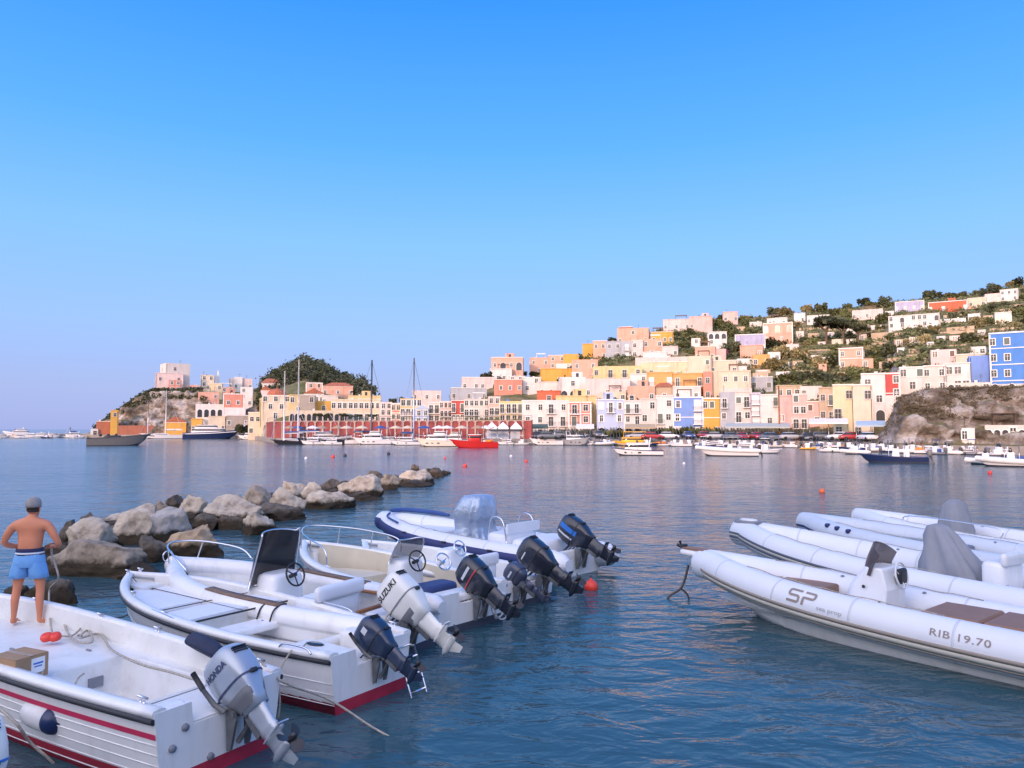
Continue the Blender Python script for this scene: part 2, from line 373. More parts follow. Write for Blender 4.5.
def house(lab, x0, x1, yt, yb, colr, Y=None, g=None, yaw=0.0, dep=7.5, roof='flat', band=0, tr=1, sh='g', cat='house', low=None, name=None, H=None, par=.5):
    hr = random.Random(int(x0 * 13 + yb * 7 + yt))
    pc = (x0 + x1) / 2
    Tc = tcol(pc)
    if Y is None or Y > Tc[5][0] + 9: Y = hit(pc, yb) - 2.5
    u = ray(pc, yb)[0]; az = math.atan(u)
    W = (x1 - x0) / F * Y * math.cos(az); zt = HC + ray(pc, yt)[1] * Y; zb0 = HC + ray(pc, yb)[1] * Y
    tz = terr(pc, Y); zb = min(zb0, tz) if abs(zb0 - tz) < 6 else zb0
    H = zt - zb
    nm = name or {'house': 'house', 'tower': 'stone_tower'}.get(cat, cat.replace(' ', '_'))
    root = empty(nm, (u * Y, Y, zb), -az + R(yaw + hr.uniform(-4, 4)))
    tag(root, lab, cat, 'houses of the harbour town' if cat == 'house' else None)
    HOUSES.append((pc, (yt + yb) / 2, x0, x1, yt, yb, lab, Y))
    wm = wall_mat(colr); mb = MB(); fd = 4.0
    top = H
    x, y0, y1 = W / 2, 0, dep
    # wall box with parapet
    tk = .25; inn = H - par
    mb.add([(-x, y0, -fd), (x, y0, -fd), (x, y1, -fd), (-x, y1, -fd), (-x, y0, H), (x, y0, H), (x, y1, H), (-x, y1, H),
            (-x + tk, y0 + tk, H), (x - tk, y0 + tk, H), (x - tk, y1 - tk, H), (-x + tk, y1 - tk, H), (-x + tk, y0 + tk, inn), (x - tk, y0 + tk, inn), (x - tk, y1 - tk, inn), (-x + tk, y1 - tk, inn)],
           [(0, 1, 5, 4), (1, 2, 6, 5), (2, 3, 7, 6), (3, 0, 4, 7), (4, 5, 9, 8), (5, 6, 10, 9), (6, 7, 11, 10), (7, 4, 8, 11), (8, 9, 13, 12), (9, 10, 14, 13), (10, 11, 15, 14), (11, 8, 12, 15)])
    if low: # lower storey painted another colour
        lc, lh = low; ob = MB(); ob.box((0, dep / 2, (lh * H - fd) / 2), (W + .06, dep + .06, lh * H + fd)); ob.build('ground_storey', wall_mat(lc), root)
    mb.build('wall', wm, root)
    rb = MB()
    if roof == 'flat':
        rb.box((0, dep / 2, inn + .03), (W - 2 * tk - .02, dep - 2 * tk - .02, .06)); ro = rb.build('roof', ROOF, root)
    elif roof == 'gable':
        hh = W * .28; rb.add([(-x - .2, -.2, H), (x + .2, -.2, H), (x + .2, y1 + .2, H), (-x - .2, y1 + .2, H), (0, -.2, H + hh), (0, y1 + .2, H + hh)], [(0, 3, 5, 4), (1, 4, 5, 2), (0, 4, 1), (3, 2, 5), (0, 1, 2, 3)])
        ro = rb.build('roof', TILE if tr != 2 else wm, root)
    elif roof == 'hip':
        hh = min(W, dep) * .28; rb.add([(-x - .3, -.3, H), (x + .3, -.3, H), (x + .3, y1 + .3, H), (-x - .3, y1 + .3, H), (-x * .45, y1 / 2, H + hh), (x * .45, y1 / 2, H + hh)], [(0, 1, 5, 4), (2, 3, 4, 5), (1, 2, 5), (3, 0, 4), (0, 3, 2, 1)])
        ro = rb.build('roof', TILE, root)
    elif roof == 'dome':
        rb.box((0, dep / 2, inn + .03), (W - 2 * tk - .02, dep - 2 * tk - .02, .06)); ro = rb.build('roof', ROOF, root)
        d = MB(); rr = min(W, dep) * .36; d.lathe([(rr * 1.05, 0), (rr * 1.05, 1.0), (rr, 1.0)] + [(rr * math.cos(a), 1.0 + rr * .62 * math.sin(a)) for a in [R(q) for q in range(10, 90, 12)]] + [(.12, 1 + rr * .66), (.05, 1 + rr * .66 + 1)], 0, 20)
        d.build('dome', TILE, root, (0, dep / 2, inn))
    elif roof == 'spire':
        c = MB(); c.add([(-x, 0, H), (x, 0, H), (x, dep, H), (-x, dep, H), (0, dep / 2, H + 2.9)], [(0, 1, 4), (1, 2, 4), (2, 3, 4), (3, 0, 4)]); ro = c.build('roof', wm, root)
    if roof == 'flat' and W > 4 and hr.random() < .4:
        c = MB(); cx_ = hr.uniform(-.3, .3) * W; c.box((cx_, dep * .5, inn + .45), (.5, .5, .9)); c.box((cx_, dep * .5, inn + .95), (.65, .65, .1)); c.build('chimney', TRIM, ro)
    if roof == 'flat' and W > 6 and hr.random() < .12:
        c = MB(); cx_ = hr.uniform(-.25, .25) * W; wq = hr.uniform(2, 3.2); c.box((cx_, dep * .65, inn + 1.1), (wq, 2.4, 2.2)); c.box((cx_, dep * .65 - 1.22, inn + .95), (.8, .04, 1.8), 1); c.build('stair_head', [wm, GLASS], ro)
    if band:
        c = MB()
        c.box((0, -.03, H - .18), (W + .16, .18, .28))
        for i in range(1, band): c.box((0, -.03, H * i / band), (W + .1, .12, .18))
        for sx_ in (-1, 1): c.box((sx_ * (x - .12), -.02, H / 2 - .2), (.3, .10, H - .5))
        c.build('trim_bands', TRIM, root)
    elif H > 3.5 and hr.random() < .7:
        c = MB(); c.box((0, -.04, H - .15), (W + .2, .22, .16)); c.build('cornice', TRIM if hr.random() < .5 else wm, root)
    q_ = hr.random()
    if roof == 'flat' and W > 5 and q_ < .22:
        c = MB(); pw = min(W * .45, 4.5); px_ = hr.uniform(-.2, .2) * W
        for a_ in (-pw / 2, pw / 2):
            for b_ in (.6, dep * .5): c.tube([(px_ + a_, b_, inn), (px_ + a_, b_, inn + 2.1)], .06, 0, 4)
        for k_ in range(6): c.box((px_, .6 + (dep * .5 - .6) * k_ / 5, inn + 2.15), (pw + .3, .09, .07))
        c.build('pergola', hr.choice([TRIM, SHUTB]), ro)
    elif roof == 'flat' and q_ < .55:
        c = MB(); ax = hr.uniform(-.35, .35) * W; c.tube([(ax, dep * .4, inn), (ax, dep * .4, inn + 2.2)], .03, 0, 4); [c.box((ax, dep * .4, inn + 1.6 + .22 * k_), (.9 - .15 * k_, .03, .03)) for k_ in range(3)]; c.build('aerial', IRON, ro)
    if roof == 'flat' and hr.random() < .25 and W > 5:
        c = MB(); ax = hr.uniform(-.35, .35) * W; c.lathe([(.5, 0), (.55, .1), (.55, .9), (.5, 1.05), (.1, 1.15)], 0, 12, Matrix.Translation((ax, dep * .7, inn))); c.build('water_tank', hr.choice([wall_mat('grey'), CTANK]), ro)
    if H > 5 and hr.random() < .4:
        c = MB(); sx_ = hr.choice((-1, 1)) * (x - .25); c.tube([(sx_, -.07, H - .4), (sx_, -.07, -.5)], .05, 0, 5); c.build('drainpipe', hr.choice([IRON, ROOF]), root)
    # openings
    if g is None:
        nr = max(1, round((H - .3) / 3.4)); nc = max(1, round(W / 3.1)); rows = []
        for i in range(nr):
            r_ = ''
            for j in range(nc):
                q = hr.random()
                if i == 0: r_ += 'a' if q < .12 else 'd' if q < .45 else 'w' if q < .9 else '.'
                else: r_ += 'B' if q < .3 else 'w' if q < .88 else '.'
            rows.append(r_)
        g = '/'.join(rows[::-1])
    wf = hr.uniform(.78, 1.08)
    rows = g.split('/')
    if g != '-':
        nr = len(rows); fh = (H - .35) / nr
        for i, rw in enumerate(rows):
            nc = len(rw); zb_ = fh * (nr - 1 - i)
            for j, t in enumerate(rw):
                if t == '.': continue
                cx_ = -x + W * (j + .5) / nc; cw = W / nc
                tt = {'B': 'd', 'S': 's'}.get(t, t)
                ww = {'w': 1.0, 'd': 1.15, 's': 1.2, 'a': 2.4}[tt]; hh = {'w': 1.35, 'd': 2.2, 's': 2.2, 'a': 2.9}[tt]
                ww = min(ww * wf, cw * .72); hh = min(hh * (wf + 1) / 2, fh * .78); zz = 0
                cx_ += hr.uniform(-.12, .12) * cw * .5
                if hr.random() < .07 and nc > 2: continue
                zz = zb_ + (max(.9, fh * .3) if tt == 'w' else .12); zz = zb_ + (max(.9, fh * .3) if tt == 'w' else .12)
                if zz + hh > zb_ + fh - .05: zz = zb_ + fh - .05 - hh
                pc_ = {'a': 'archway', 'w': 'window', 'd': 'window', 's': 'shuttered_window'}[tt]
                if tt == 'd' and i == nr - 1: pc_ = 'door'
                if tt != 'a' and hr.random() < .12 and tt != 's': tt2 = 's'
                else: tt2 = tt
                share(pc_, win_mesh(tt2, ww, hh, tr, sh), root, (cx_, -.005, zz))
                if t in 'BS' and i < nr: share('balcony', balc_mesh(min(cw * .95, ww + 1.0)), root, (cx_, 0, zz - .02))
        # a window or two on the flank
        if dep > 5 and H > 4:
            for sd_ in (-1, 1):
                for i in range(nr):
                    if hr.random() < .45: share('window', win_mesh('w', .9, 1.2, tr, sh), root, (sd_ * (x + .005), dep * hr.choice((.3, .6)), fh * i + 1.1), sd_ * PI / 2)
    return root
h = house
# ---- headland on the left
h('big square cream stone tower crowning the left headland', 165, 190, 363.5, 391, 'offw', Y=292, g='.w../..w./w..w', yaw=14, dep=9, cat='tower', tr=0, sh='n')
h('broad pale pink bastion below the cream tower', 155, 183, 373, 393, 'palepink', Y=287, g='w.w/.w.', yaw=4, dep=6, tr=0, sh='n', name='bastion', cat='fort')
h('small red house with white trim under the tower', 168.5, 181, 380, 393, 'coral', Y=281, g='ww/ww', tr=1, dep=4)
h('low rosy wall house right of the tower', 186, 200, 385, 392, 'salmon', Y=286, g='w.w')
h('tall cream house with a small turret', 200.5, 214, 375, 393, 'cream', Y=296, g='ww/w./.w')
h('slim white church spire above the headland houses', 216.3, 219.2, 376, 384, 'white', Y=298, g='-', dep=1.4, name='church_spire', cat='spire', roof='spire', tr=0)
h('cream yellow house below the white spire', 205, 222, 383, 397, 'paley', Y=290, g='w.w/.w.')
h('long light pink house on the skyline of the headland', 229, 252, 378.5, 389, 'palepink', Y=306, g='w.ww.w')
h('white house at the right end of the headland skyline', 234, 243, 377, 384, 'white', Y=312, g='w.')
h('salmon house with a flat terrace behind the coral house', 214, 234, 387, 398, 'salmon', Y=284, g='www/w.w')
h('bluish white tall house beside the dark conifer', 240, 252.5, 387, 406, 'white', Y=276, g='w./w./.w')
h('rose coloured house on the slope of the headland', 198, 219, 392, 407, 'salmon', Y=278, g='w.w/ww.')
h('bright coral house standing over a white storey', 223, 243.5, 393.5, 409, 'coral', Y=266, g='ww/ww', band=2)
h('white house with light blue shade under the coral house', 222, 245.5, 407.5, 418, 'white', Y=262, g='www')
h('white terrace house with a row of dark openings', 196, 223, 404, 416, 'white', Y=266, g='aaaa/wwww', tr=1)
h('grey stone basement wall house by the slope', 226, 249, 415, 427, 'stone', Y=256, g='w..w')
h('cream waterside block behind the navy yacht', 208, 225, 416, 429, 'cream', Y=258, g='ww.w')
h('small orange quay shed left of the navy yacht', 191, 202, 418.5, 432, 'ochre', Y=262, g='w.d', dep=4)
h('long low ochre warehouse under the cliff', 164, 186, 422, 432, 'ochre', Y=265, g='....', dep=4, roof='gable', cat='warehouse')
h('orange ochre square tower at the foot of the headland', 110, 118, 410, 434, 'ochre', Y=264, g='w/./.', dep=4, cat='tower', name='watch_tower', tr=0)
h('dark red warehouse between the ochre tower and the pier', 96, 110.5, 421, 434, 'brick', Y=265, g='..', dep=5, cat='warehouse', tr=0)
h('long dark red shed right of the ochre tower', 118, 156, 425.5, 433.5, 'brick', Y=267, g='.......', dep=4, cat='shed', tr=0)
h('white domed kiosk near the end of the pier', 91, 98, 429, 436, 'white', Y=263, g='d', dep=3, cat='kiosk', tr=0)
# ---- below the wooded hill
h('cream customs house beside the dark round shrub', 248, 268, 412, 429, 'cream', Y=211, g='ww./w.d', dep=6)
h('yellow gabled chapel front', 259.5, 274, 399, 416, 'paley', Y=206, g='./w', roof='gable', tr=2, name='chapel', cat='chapel')
h('cream church with a red tiled dome', 262, 289.5, 395, 418, 'cream', Y=224, g='w.w.w/.w.w./..d..', dep=12, roof='dome', name='church', cat='church')
h('golden yellow block between church and grey house', 289, 301, 394.5, 414, 'yellow', Y=216, g='w./.w')
h('plain grey shaded block in the middle of the slope', 300, 315, 394.5, 414, 'stone', Y=212, g='.w/..', tr=0)
h('white house with pink roof terrace left of the masts', 261, 280, 383, 392, 'white', Y=300, g='w.w', roof='hip')
h('low terracotta roofed house left of the church dome', 258, 272, 390, 399, 'palepink', Y=270, g='w.w', roof='gable')
h('pink house with red shutters under the wooded hill', 306, 322.5, 382.5, 396, 'salmon', Y=276, g='ww/.w', sh='b', band=1)
h('long orange walled house under the wooded hill', 323, 353, 386, 396, 'salmon', Y=282, g='w..w..w', roof='hip', dep=5)
h('long white low house beneath the pink house', 304, 324, 393.5, 403, 'white', Y=240, g='w.ww', roof='gable')
h('white and cream house left of the long facade', 322, 338, 395, 406, 'offw', Y=236, g='w.w')
h('peach house above the long cream facade', 348, 381, 395.5, 405, 'yellow', Y=246, g='w.www.w')
h('small dark ochre house between grey block and facade', 314, 333, 401, 413, 'ochre', Y=214, g='.w.', tr=0)
h('long cream facade with a row of tall windows', 331, 380.5, 399, 423, 'cream', Y=196, g='wwwwwwwww/dwdwdwdwd', dep=9, tr=1)
h('cream terrace building with arcade behind the promenade', 289, 345, 410.5, 424, 'cream', Y=186, g='aaaaaaaaaa', dep=6, tr=0)
h('cream house with slender windows right of the dark mast', 380, 392, 402, 423, 'palepink', Y=190, g='ww/ww/dd')
h('deep pink narrow house on the promenade', 391, 400.5, 403, 421, 'coral', Y=189, g='ww/ww', band=2)
h('yellow house with long iron balconies above a pink ground floor', 400, 422, 398.5, 424, 'yellow', Y=186, g='wwww/BBBB/dwdw', low=('palepink', .46))
h('wide pale pink house on the skyline', 412, 441, 390.5, 410, 'palepink', Y=214, g='w.w.w/.w.w.')
h('small light blue gabled house on the promenade', 415, 429, 409, 424, 'lblue', Y=183, g='ww/dd', roof='gable', tr=2)
h('light pink house right of the blue gable', 428, 440, 402, 424, 'palepink', Y=184, g='BB/dd')
h('pink house with brown doors beside the crimson house', 439.5, 452, 401, 424, 'pink', Y=183, g='www/BBB/ddd', sh='b')
h('crimson upper house with white balcony on the promenade', 451.5, 464.5, 400, 424, 'red', Y=182, g='BBB/dwd', low=('palepink', .30))
h('cream house with stacked balconies on the promenade', 464, 489, 399, 424, 'offw', Y=181, g='wwwww/BBBBB/ddwdd', tr=1)
h('rose house with dark doors left of the yellow block', 488.5, 500, 396.5, 424, 'pink', Y=180, g='ww/BB/BB')
h('bright yellow block with a row of balcony doors', 499.5, 523, 401, 424.5, 'yellow', Y=178, g='BBBB/dddd')
h('grey white slab house above the promenade', 451, 487, 387.5, 401, 'grey', Y=212, g='w..w..w', tr=0)
h('light pink terraced house on the left skyline', 462, 497, 377, 391, 'palepink', Y=232, g='w.ww.w')
h('coral orange house behind the grey slab', 494, 522, 379, 393, 'coral', Y=236, g='.w.w.w')
h('white two windowed house on the left skyline', 490, 512, 368.5, 379, 'white', Y=252, g='wwww')
h('pink house with dark pergola roof on the skyline', 491, 523, 357, 370, 'salmon', Y=266, g='wawa/w..w')
h('cream house below the dark hedge', 508, 525, 376, 391, 'offw', Y=240, g='ww/.w')
h('row of old rose houses on the skyline', 530, 549, 357.5, 371, 'salmon', Y=276, g='w.w/.w.')
h('bright rose house behind the palm', 548, 566, 355, 369, 'salmon', Y=280, g='ww/w.')
h('ochre house with one dark door under the rose row', 540, 572, 368.5, 383, 'ochre', Y=262, g='..d.', tr=0)
h('white slab house with awning beside the ochre house', 522, 541, 377, 392, 'white', Y=238, g='.w/w.')
h('cream house with three windows above the orange block', 537, 565, 381.5, 397, 'offw', Y=226, g='www')
h('white arched house in the middle of the town', 560, 586, 377, 398, 'white', Y=228, g='.w./aa.')
h('golden orange house with dark gate', 563.5, 579, 354, 367, 'ochre', Y=276, g='.d')
h('salmon house with two storeys of windows', 572, 598, 359.5, 380, 'salmon', Y=262, g='w.w/w.w')
h('white strip house between ochre and salmon', 556, 573, 363.5, 371, 'white', Y=272, g='..')
h('deep orange cube house on the skyline', 582.5, 593.5, 343.5, 358, 'ochre', Y=289, g='..', tr=0)
h('pink tower house on the skyline', 593, 607, 340.5, 359, 'salmon', Y=291, g='ww/.w')
h('long yellow house with balcony doors', 593, 642, 366, 387, 'yellow', Y=250, g='w.B.B.w/..w.w..', tr=0)
h('lilac white house below the long yellow house', 585, 630, 378.5, 399, 'palepink', Y=228, g='ww.w.wb'.replace('b', 'w'))
h('brick orange block behind the white block', 537, 560.5, 390.5, 403, 'scarlet', Y=206, g='.w.', tr=0)
h('large white block with small square windows', 522, 546, 400, 439, 'white', Y=172, g='ww/ww/ww', sh='g', dep=9)
h('white block with balconies next to the red house', 545.5, 569, 400, 439, 'white', Y=171, g='Bw/BB/dd', dep=9)
h('red house with dark balcony window over a white base', 568.5, 581, 401.5, 438, 'coral', Y=170, g='B/B/d', band=3, low=('white', .33))
h('narrow red house with two small windows', 580.5, 591.5, 401.5, 438, 'coral', Y=170, g='w/w/d', band=3, low=('white', .33))
h('sandy yellow block behind the red pair', 556, 597, 395.5, 425, 'yellow', Y=186, g='....', tr=0)
h('pale blue house with white balcony and arches', 597, 624.5, 399, 438, 'lblue', Y=168, g='wBw/w.w/a.a', sh='w')
h('cream attic house above the pale blue house', 600, 626, 391.5, 402, 'cream', Y=196, g='.w.w')
h('salmon pink block above the white terraces', 628, 655, 386, 402, 'salmon', Y=200, g='d..w')
h('white terrace house with a long balcony', 624, 641.5, 400, 438, 'white', Y=166, g='BB/wd/aa')
h('white house with one dark square window', 641, 656.5, 398.5, 438, 'offw', Y=165.5, g='.w/w./.d')
h('white house with two balconies left of the blue house', 656, 673.5, 395, 438, 'white', Y=165, g='.w/Bw/dw')
h('blue house with white framed doors', 673, 703.5, 396.5, 438, 'blue', Y=163.5, g='w.S/w.S/S.w', band=2, sh='w')
h('mustard house with white trim', 703, 721.5, 397.5, 438, 'ochre', Y=162.5, g='ww./.w./..d', band=2)
h('grey white tall house with potted balconies', 721, 736, 392, 438, 'grey', Y=161, g='B./w./.d')
h('pale house with stacked balconies', 735.5, 752, 391, 438, 'offw', Y=160, g='wB/Bw/wd')
h('narrow lilac grey house with shuttered bays', 751.5, 761, 392.5, 438, 'lilac', Y=159, g='S/S/S/d', sh='w')
h('broad white house with scattered small windows', 760.5, 779.5, 394, 439, 'white', Y=158, g='..S/w../ww./.w.', sh='g')
h('white and pink house beside the street pole', 779, 793.5, 395, 440, 'pink', Y=154, g='./w./a.', low=('pink', .55))
h('rose house with a long balcony', 793, 808, 393.5, 440, 'pink', Y=151, g='w./ww/BB/d.')
h('low rose wing beside the rose house', 807.5, 821, 401, 440, 'pink', Y=150, g='w./.w/wd', sh='b')
h('sand coloured building with open galleries', 820, 836, 387, 440, 'tan', Y=147, g='wB/wB/dB', tr=0)
h('lemon yellow building with small balconies', 834, 855, 384, 440, 'paley', Y=145.5, g='.w/B./w.', tr=0)
h('tall blank cream building', 854, 874, 384, 441, 'cream', Y=143.5, g='.w/../w.', tr=0)
h('flat roofed white annex above the cream galleries', 800, 822, 386, 397, 'offw', Y=168, g='ww.', tr=0)
h('white house with arches left of the red panel', 862, 886, 373, 412, 'white', Y=142, g='w./.w/aa')
h('crimson panelled house with white border', 884.5, 901, 372.5, 414, 'red', Y=141, g='.w/.w/.a', band=2, low=('white', .45))
# ---- second row, centre
h('orange house with white shutters', 647, 674, 372, 397, 'orange', Y=218, g='S.S/...', sh='w')
h('orange house with balcony grilles', 673.5, 704, 373, 397, 'orange', Y=217, g='B..B/....')
h('tall coral wall house beside the orange houses', 703.5, 712.5, 371.5, 400, 'coral', Y=214, g='w/w', tr=0)
h('white house with cluster of dark windows', 630, 648, 373.5, 392, 'white', Y=222, g='.w/ww')
h('brown roofed low house above the white terraces', 655, 674, 387, 400, 'tan', Y=192, g='.w.', roof='hip')
h('white cube house right of the brown roof', 673, 701, 386, 400, 'white', Y=190, g='w.w')
h('long lemon house with a balcony', 641, 688, 361.5, 378, 'paley', Y=240, g='.w.w.B.', tr=0)
h('white gallery house above the lemon house', 643, 667, 351.5, 364, 'white', Y=256, g='.www.')
h('long cream wall house above the lemon house', 635, 689, 357, 366, 'palepink', Y=250, g='-', dep=4)
h('tall cream white house right of the lemon house', 687, 711.5, 356, 377, 'cream', Y=238, g='..w/...')
h('cream palace with two great arches', 711, 751, 370.5, 398, 'cream', Y=206, g='.www/aaaa'.replace('aaaa', '.aa.'), dep=9)
h('broad cream house above the arches', 709, 738, 360, 376, 'cream', Y=230, g='w..w')
h('white penthouse beside the cream house', 735.5, 747, 366, 375, 'white', Y=226, g='ww')
h('lavender white block below the arches', 722, 752, 388, 400, 'offw', Y=178, g='w..w')
h('grey flat house beside the garden', 750, 773, 376.5, 390, 'grey', Y=200, g='w.w', tr=0)
h('white garden wall house on the green slope', 776, 791, 371.5, 379, 'white', Y=222, g='..', dep=4)
h('sandy low house behind the rose house', 776, 802, 385, 398, 'tan', Y=176, g='www')
# ---- upper town
h('grey panelled house on the upper slope', 605.5, 622, 341, 358, 'grey', Y=288, g='ww/.w')
h('blue grey house with white windows on the upper slope', 621.5, 633, 341, 358, 'grey', Y=287, g='S/S', sh='w')
h('cream pink house with tall windows on the upper slope', 632, 643, 340, 358, 'palepink', Y=286, g='w./w.')
h('long brick pink house on the upper skyline', 617, 649, 328, 343, 'salmon', Y=304, g='..w../w...w')
h('small red roof house on top of the brick pink house', 619, 632.5, 326.5, 334, 'brick', Y=310, g='...', tr=0)
h('orange house with two windows on the upper slope', 651, 673.5, 331.5, 344, 'ochre', Y=302, g='w.ww')
h('rosy terrace house with round bushes', 642, 663, 339, 356, 'salmon', Y=290, g='w.w/.w.')
h('dusty pink house beside the dark trees', 662, 678, 346, 357, 'palepink', Y=284, g='w.w')
h('long dusty pink mansion on the skyline', 663, 690, 319, 331, 'palepink', Y=326, g='w.w.w')
h('pink mansion wing with angled wall', 689, 712.5, 316, 331, 'pink', Y=324, g='w...')
h('pink hilltop house amid trees', 723, 738, 311.5, 323, 'pink', Y=342, g='w.w')
h('white pergola house with garden', 708, 727, 331.5, 345, 'white', Y=300, g='aaa/w.w')
h('lavender block with three white shutters', 735, 765.5, 334, 351, 'lilac', Y=296, g='S.S.S', sh='w', band=1)
h('salmon house under the lavender block', 740, 763, 345, 358, 'salmon', Y=272, g='..w')
h('small peach house right of the salmon house', 753, 770, 354.5, 366, 'orange', Y=262, g='w.w')
h('small white house beside the peach house', 768, 780.5, 352, 361, 'white', Y=270, g='.w')
h('white shed house below the salmon house', 737, 753, 358.5, 366, 'white', Y=256, g='w.w', dep=4)
h('salmon house with arches beside the purple tree', 695, 715.5, 346, 362, 'salmon', Y=272, g='a.a')
h('dusty rose house beside the purple tree', 714.5, 726, 349, 362, 'pink', Y=270, g='w.')
h('orange villa with three arched windows', 763, 793, 322.5, 342, 'salmon', Y=312, g='a.a.a/w.w.', dep=9, band=1)
h('white roof villa behind the orange villa', 767, 787.5, 318, 326, 'white', Y=322, g='w.w')
h('pink garden house under the orange villa', 786, 799, 344, 352, 'palepink', Y=288, g='w.w', dep=4)
h('white cube on the far hill', 794, 805.5, 313, 323, 'white', Y=342, g='.w')
h('white bungalow with windows on the far hill', 807, 829.5, 315, 324, 'white', Y=340, g='w.ww.w')
h('small white strip house on the far hill', 832, 844.5, 318.3, 324, 'white', Y=336, g='..', dep=4)
h('pale pink bungalow near the ridge', 852, 883, 309.5, 319, 'palepink', Y=350, g='w..w..w')
h('small white house left of the lilac house', 885, 894, 311, 317, 'white', Y=348, g='w')
h('lilac house on the ridge', 895, 924.5, 301, 312, 'lilac', Y=356, g='w.w.w.w', band=1)
h('bright orange long house on the ridge', 928, 967.5, 301, 310.5, 'scarlet', Y=358, g='S..S..S.S', sh='w', low=None, band=1)
h('cream house right of the orange ridge house', 967.5, 987, 297.5, 308, 'cream', Y=362, g='w.w')
h('peach house stepping up to the hilltop', 985, 1001, 293.5, 304, 'palepink', Y=366, g='w.w')
h('white two storey house on the hilltop', 1000, 1018.5, 289, 301, 'white', Y=370, g='www/w.w')
h('long white house with arches on the hillside', 888, 939.5, 314.5, 328, 'white', Y=326, g='w.a.www.a/w.w.w.w..')
h('low white garden wall house on the hillside', 940, 966, 318.5, 323, 'white', Y=328, g='-', dep=3)
h('small white house with dark windows on the hillside', 968, 980.5, 313.5, 322, 'white', Y=332, g='www')
h('white portico villa on the hillside', 995, 1012, 312, 323, 'white', Y=326, g='aaaa')
h('ochre terrace wall house on the hillside', 871, 893, 332.5, 338, 'tan', Y=292, g='-', dep=3)
h('salmon villa alone among the trees', 839, 863.5, 347.5, 368, 'salmon', Y=240, g='w.w/w.w', band=2)
h('low salmon wing of the lone villa', 863, 873.5, 358.5, 368, 'salmon', Y=240, g='w.', dep=4)
h('white house on the left edge of the pine grove', 775, 786, 317.5, 324, 'white', Y=336, g='w.')
# ---- right, above the cliff
h('white terrace house with blue windows above the cliff', 900, 925, 366.5, 391, 'white', Y=158, g='w.w/.w.')
h('white stepped house above the cliff', 924, 946, 365, 391, 'offw', Y=157, g='w.w/w.w')
h('tall pale house with roof terrace above the cliff', 945, 971, 362.5, 390, 'white', Y=160, g='ww./.ww')
h('peach villa behind the white terraces', 931, 957, 349.5, 368, 'palepink', Y=192, g='w.w/...', sh='b')
h('cream house left of the plain blue house', 956, 986, 353.5, 372, 'cream', Y=188, g='w..w')
h('small white house under the reeds', 971, 986, 346.5, 356, 'white', Y=200, g='.w')
h('plain blue house beside the big blue block', 970, 991, 355.5, 388, 'blue', Y=156, g='../..', sh='w')
h('big bright blue block with white grid trim', 990.5, 1034, 331.5, 388, 'bblue', Y=146, g='w.w..w/w.w..w/w.w..w/a.a.a', band=4, dep=10, low=('white', .20))
h('long low arcade house on the cliff edge', 908, 955, 382.5, 393, 'white', Y=146.5, g='aaaaaa', dep=4)
h('low white wall house on the cliff edge', 954, 991, 382.5, 391, 'offw', Y=145, g='w..w', dep=3)
h('low quay house with porch under the cliff', 985, 1034, 425, 441, 'offw', Y=101.5, g='aaawaa', dep=4, tr=1)
h('small white kiosk under the cliff', 962, 975, 428, 441, 'white', Y=103, g='w.', dep=3, cat='kiosk')

# cottages and terrace walls scattered over the green slope
ar = random.Random(41)
def free(px, py, w_, h_):
    for q in HOUSES:
        if q[2] - w_ / 2 - 1 < px < q[3] + w_ / 2 + 1 and q[4] - 1 < py < q[5] + h_ + 1: return False
    return True
EXTRA = []
def scatter_houses(n, box, kinds, seed, wr, hr_):
    r_ = random.Random(seed); k = 0; t = 0
    while k < n and t < 4000:
        t += 1; px = r_.uniform(box[0], box[1]); top = interp(px, [(c[0], c[7] or 437) for c in TC]) + 7; bot = interp(px, box[2]); 
        if bot - top < 4: continue
        py = r_.uniform(top, bot); w_ = r_.uniform(*wr); h_ = r_.uniform(*hr_)
        if not free(px, py, w_, h_) or not free(px, py - h_, w_, h_): continue
        k += 1; EXTRA.append((px, py, w_, h_, r_.choice(kinds)))
        HOUSES.append((px, py - h_ / 2, px - w_ / 2, px + w_ / 2, py - h_, py, None, 0))
scatter_houses(26, (690, 1015, [(690, 345), (740, 372), (780, 378), (860, 372), (900, 358), (1015, 330)]), ['white', 'white', 'cream', 'salmon', 'palepink', 'tan', 'offw'], 5, (7, 13), (4, 7))
scatter_houses(26, (700, 1020, [(700, 350), (740, 376), (780, 380), (860, 378), (900, 362), (1015, 330)]), ['wall'], 6, (14, 38), (1.6, 2.6))
scatter_houses(10, (380, 560, [(380, 412), (430, 404), (470, 395), (560, 380)]), ['salmon', 'palepink', 'white', 'cream'], 8, (7, 12), (5, 7))
HOUSES[:] = [q for q in HOUSES if q[6]]
# ---------------------------------------------------------------- quay and promenade
def quay():
    mb = MB(); rings = []
    for i in range(0, 330):
        px = 88 + i * 3.0 if i < 262 else 874 + (i - 262) * 6.0
        T = tcol(px); u = (px - CX) / F; y0 = T[1][0] - .5
        y2 = T[3][0] + .1; y3 = T[5][0] + 5; zq = 1.06; zp = T[4][1] + .06
        row = [(u * y0, y0, -1.5), (u * y0, y0, zq)]
        if px > 532 and px < 872: row += [(u * y2, y2, zq), (u * (y2 + 2), y2 + 2, zp), (u * T[5][0], T[5][0], zp), (u * (T[5][0] + 9), T[5][0] + 9, interp(T[5][0] + 9, T) + .25)]
        else: row += [(u * (y2 - .3), y2 - .3, zq), (u * (y2 - .2), y2 - .2, zq), (u * (y2 - .1), y2 - .1, zq - .6)]
        rings.append(row)
    mb.loft(rings, 0, closed=False, smooth=False)
    o = mb.build('quay', M('quay_stone', (.30, .27, .24), .9, var=.35, scale=.7, bump=.3, bscale=2)); tag(o, kind='structure')
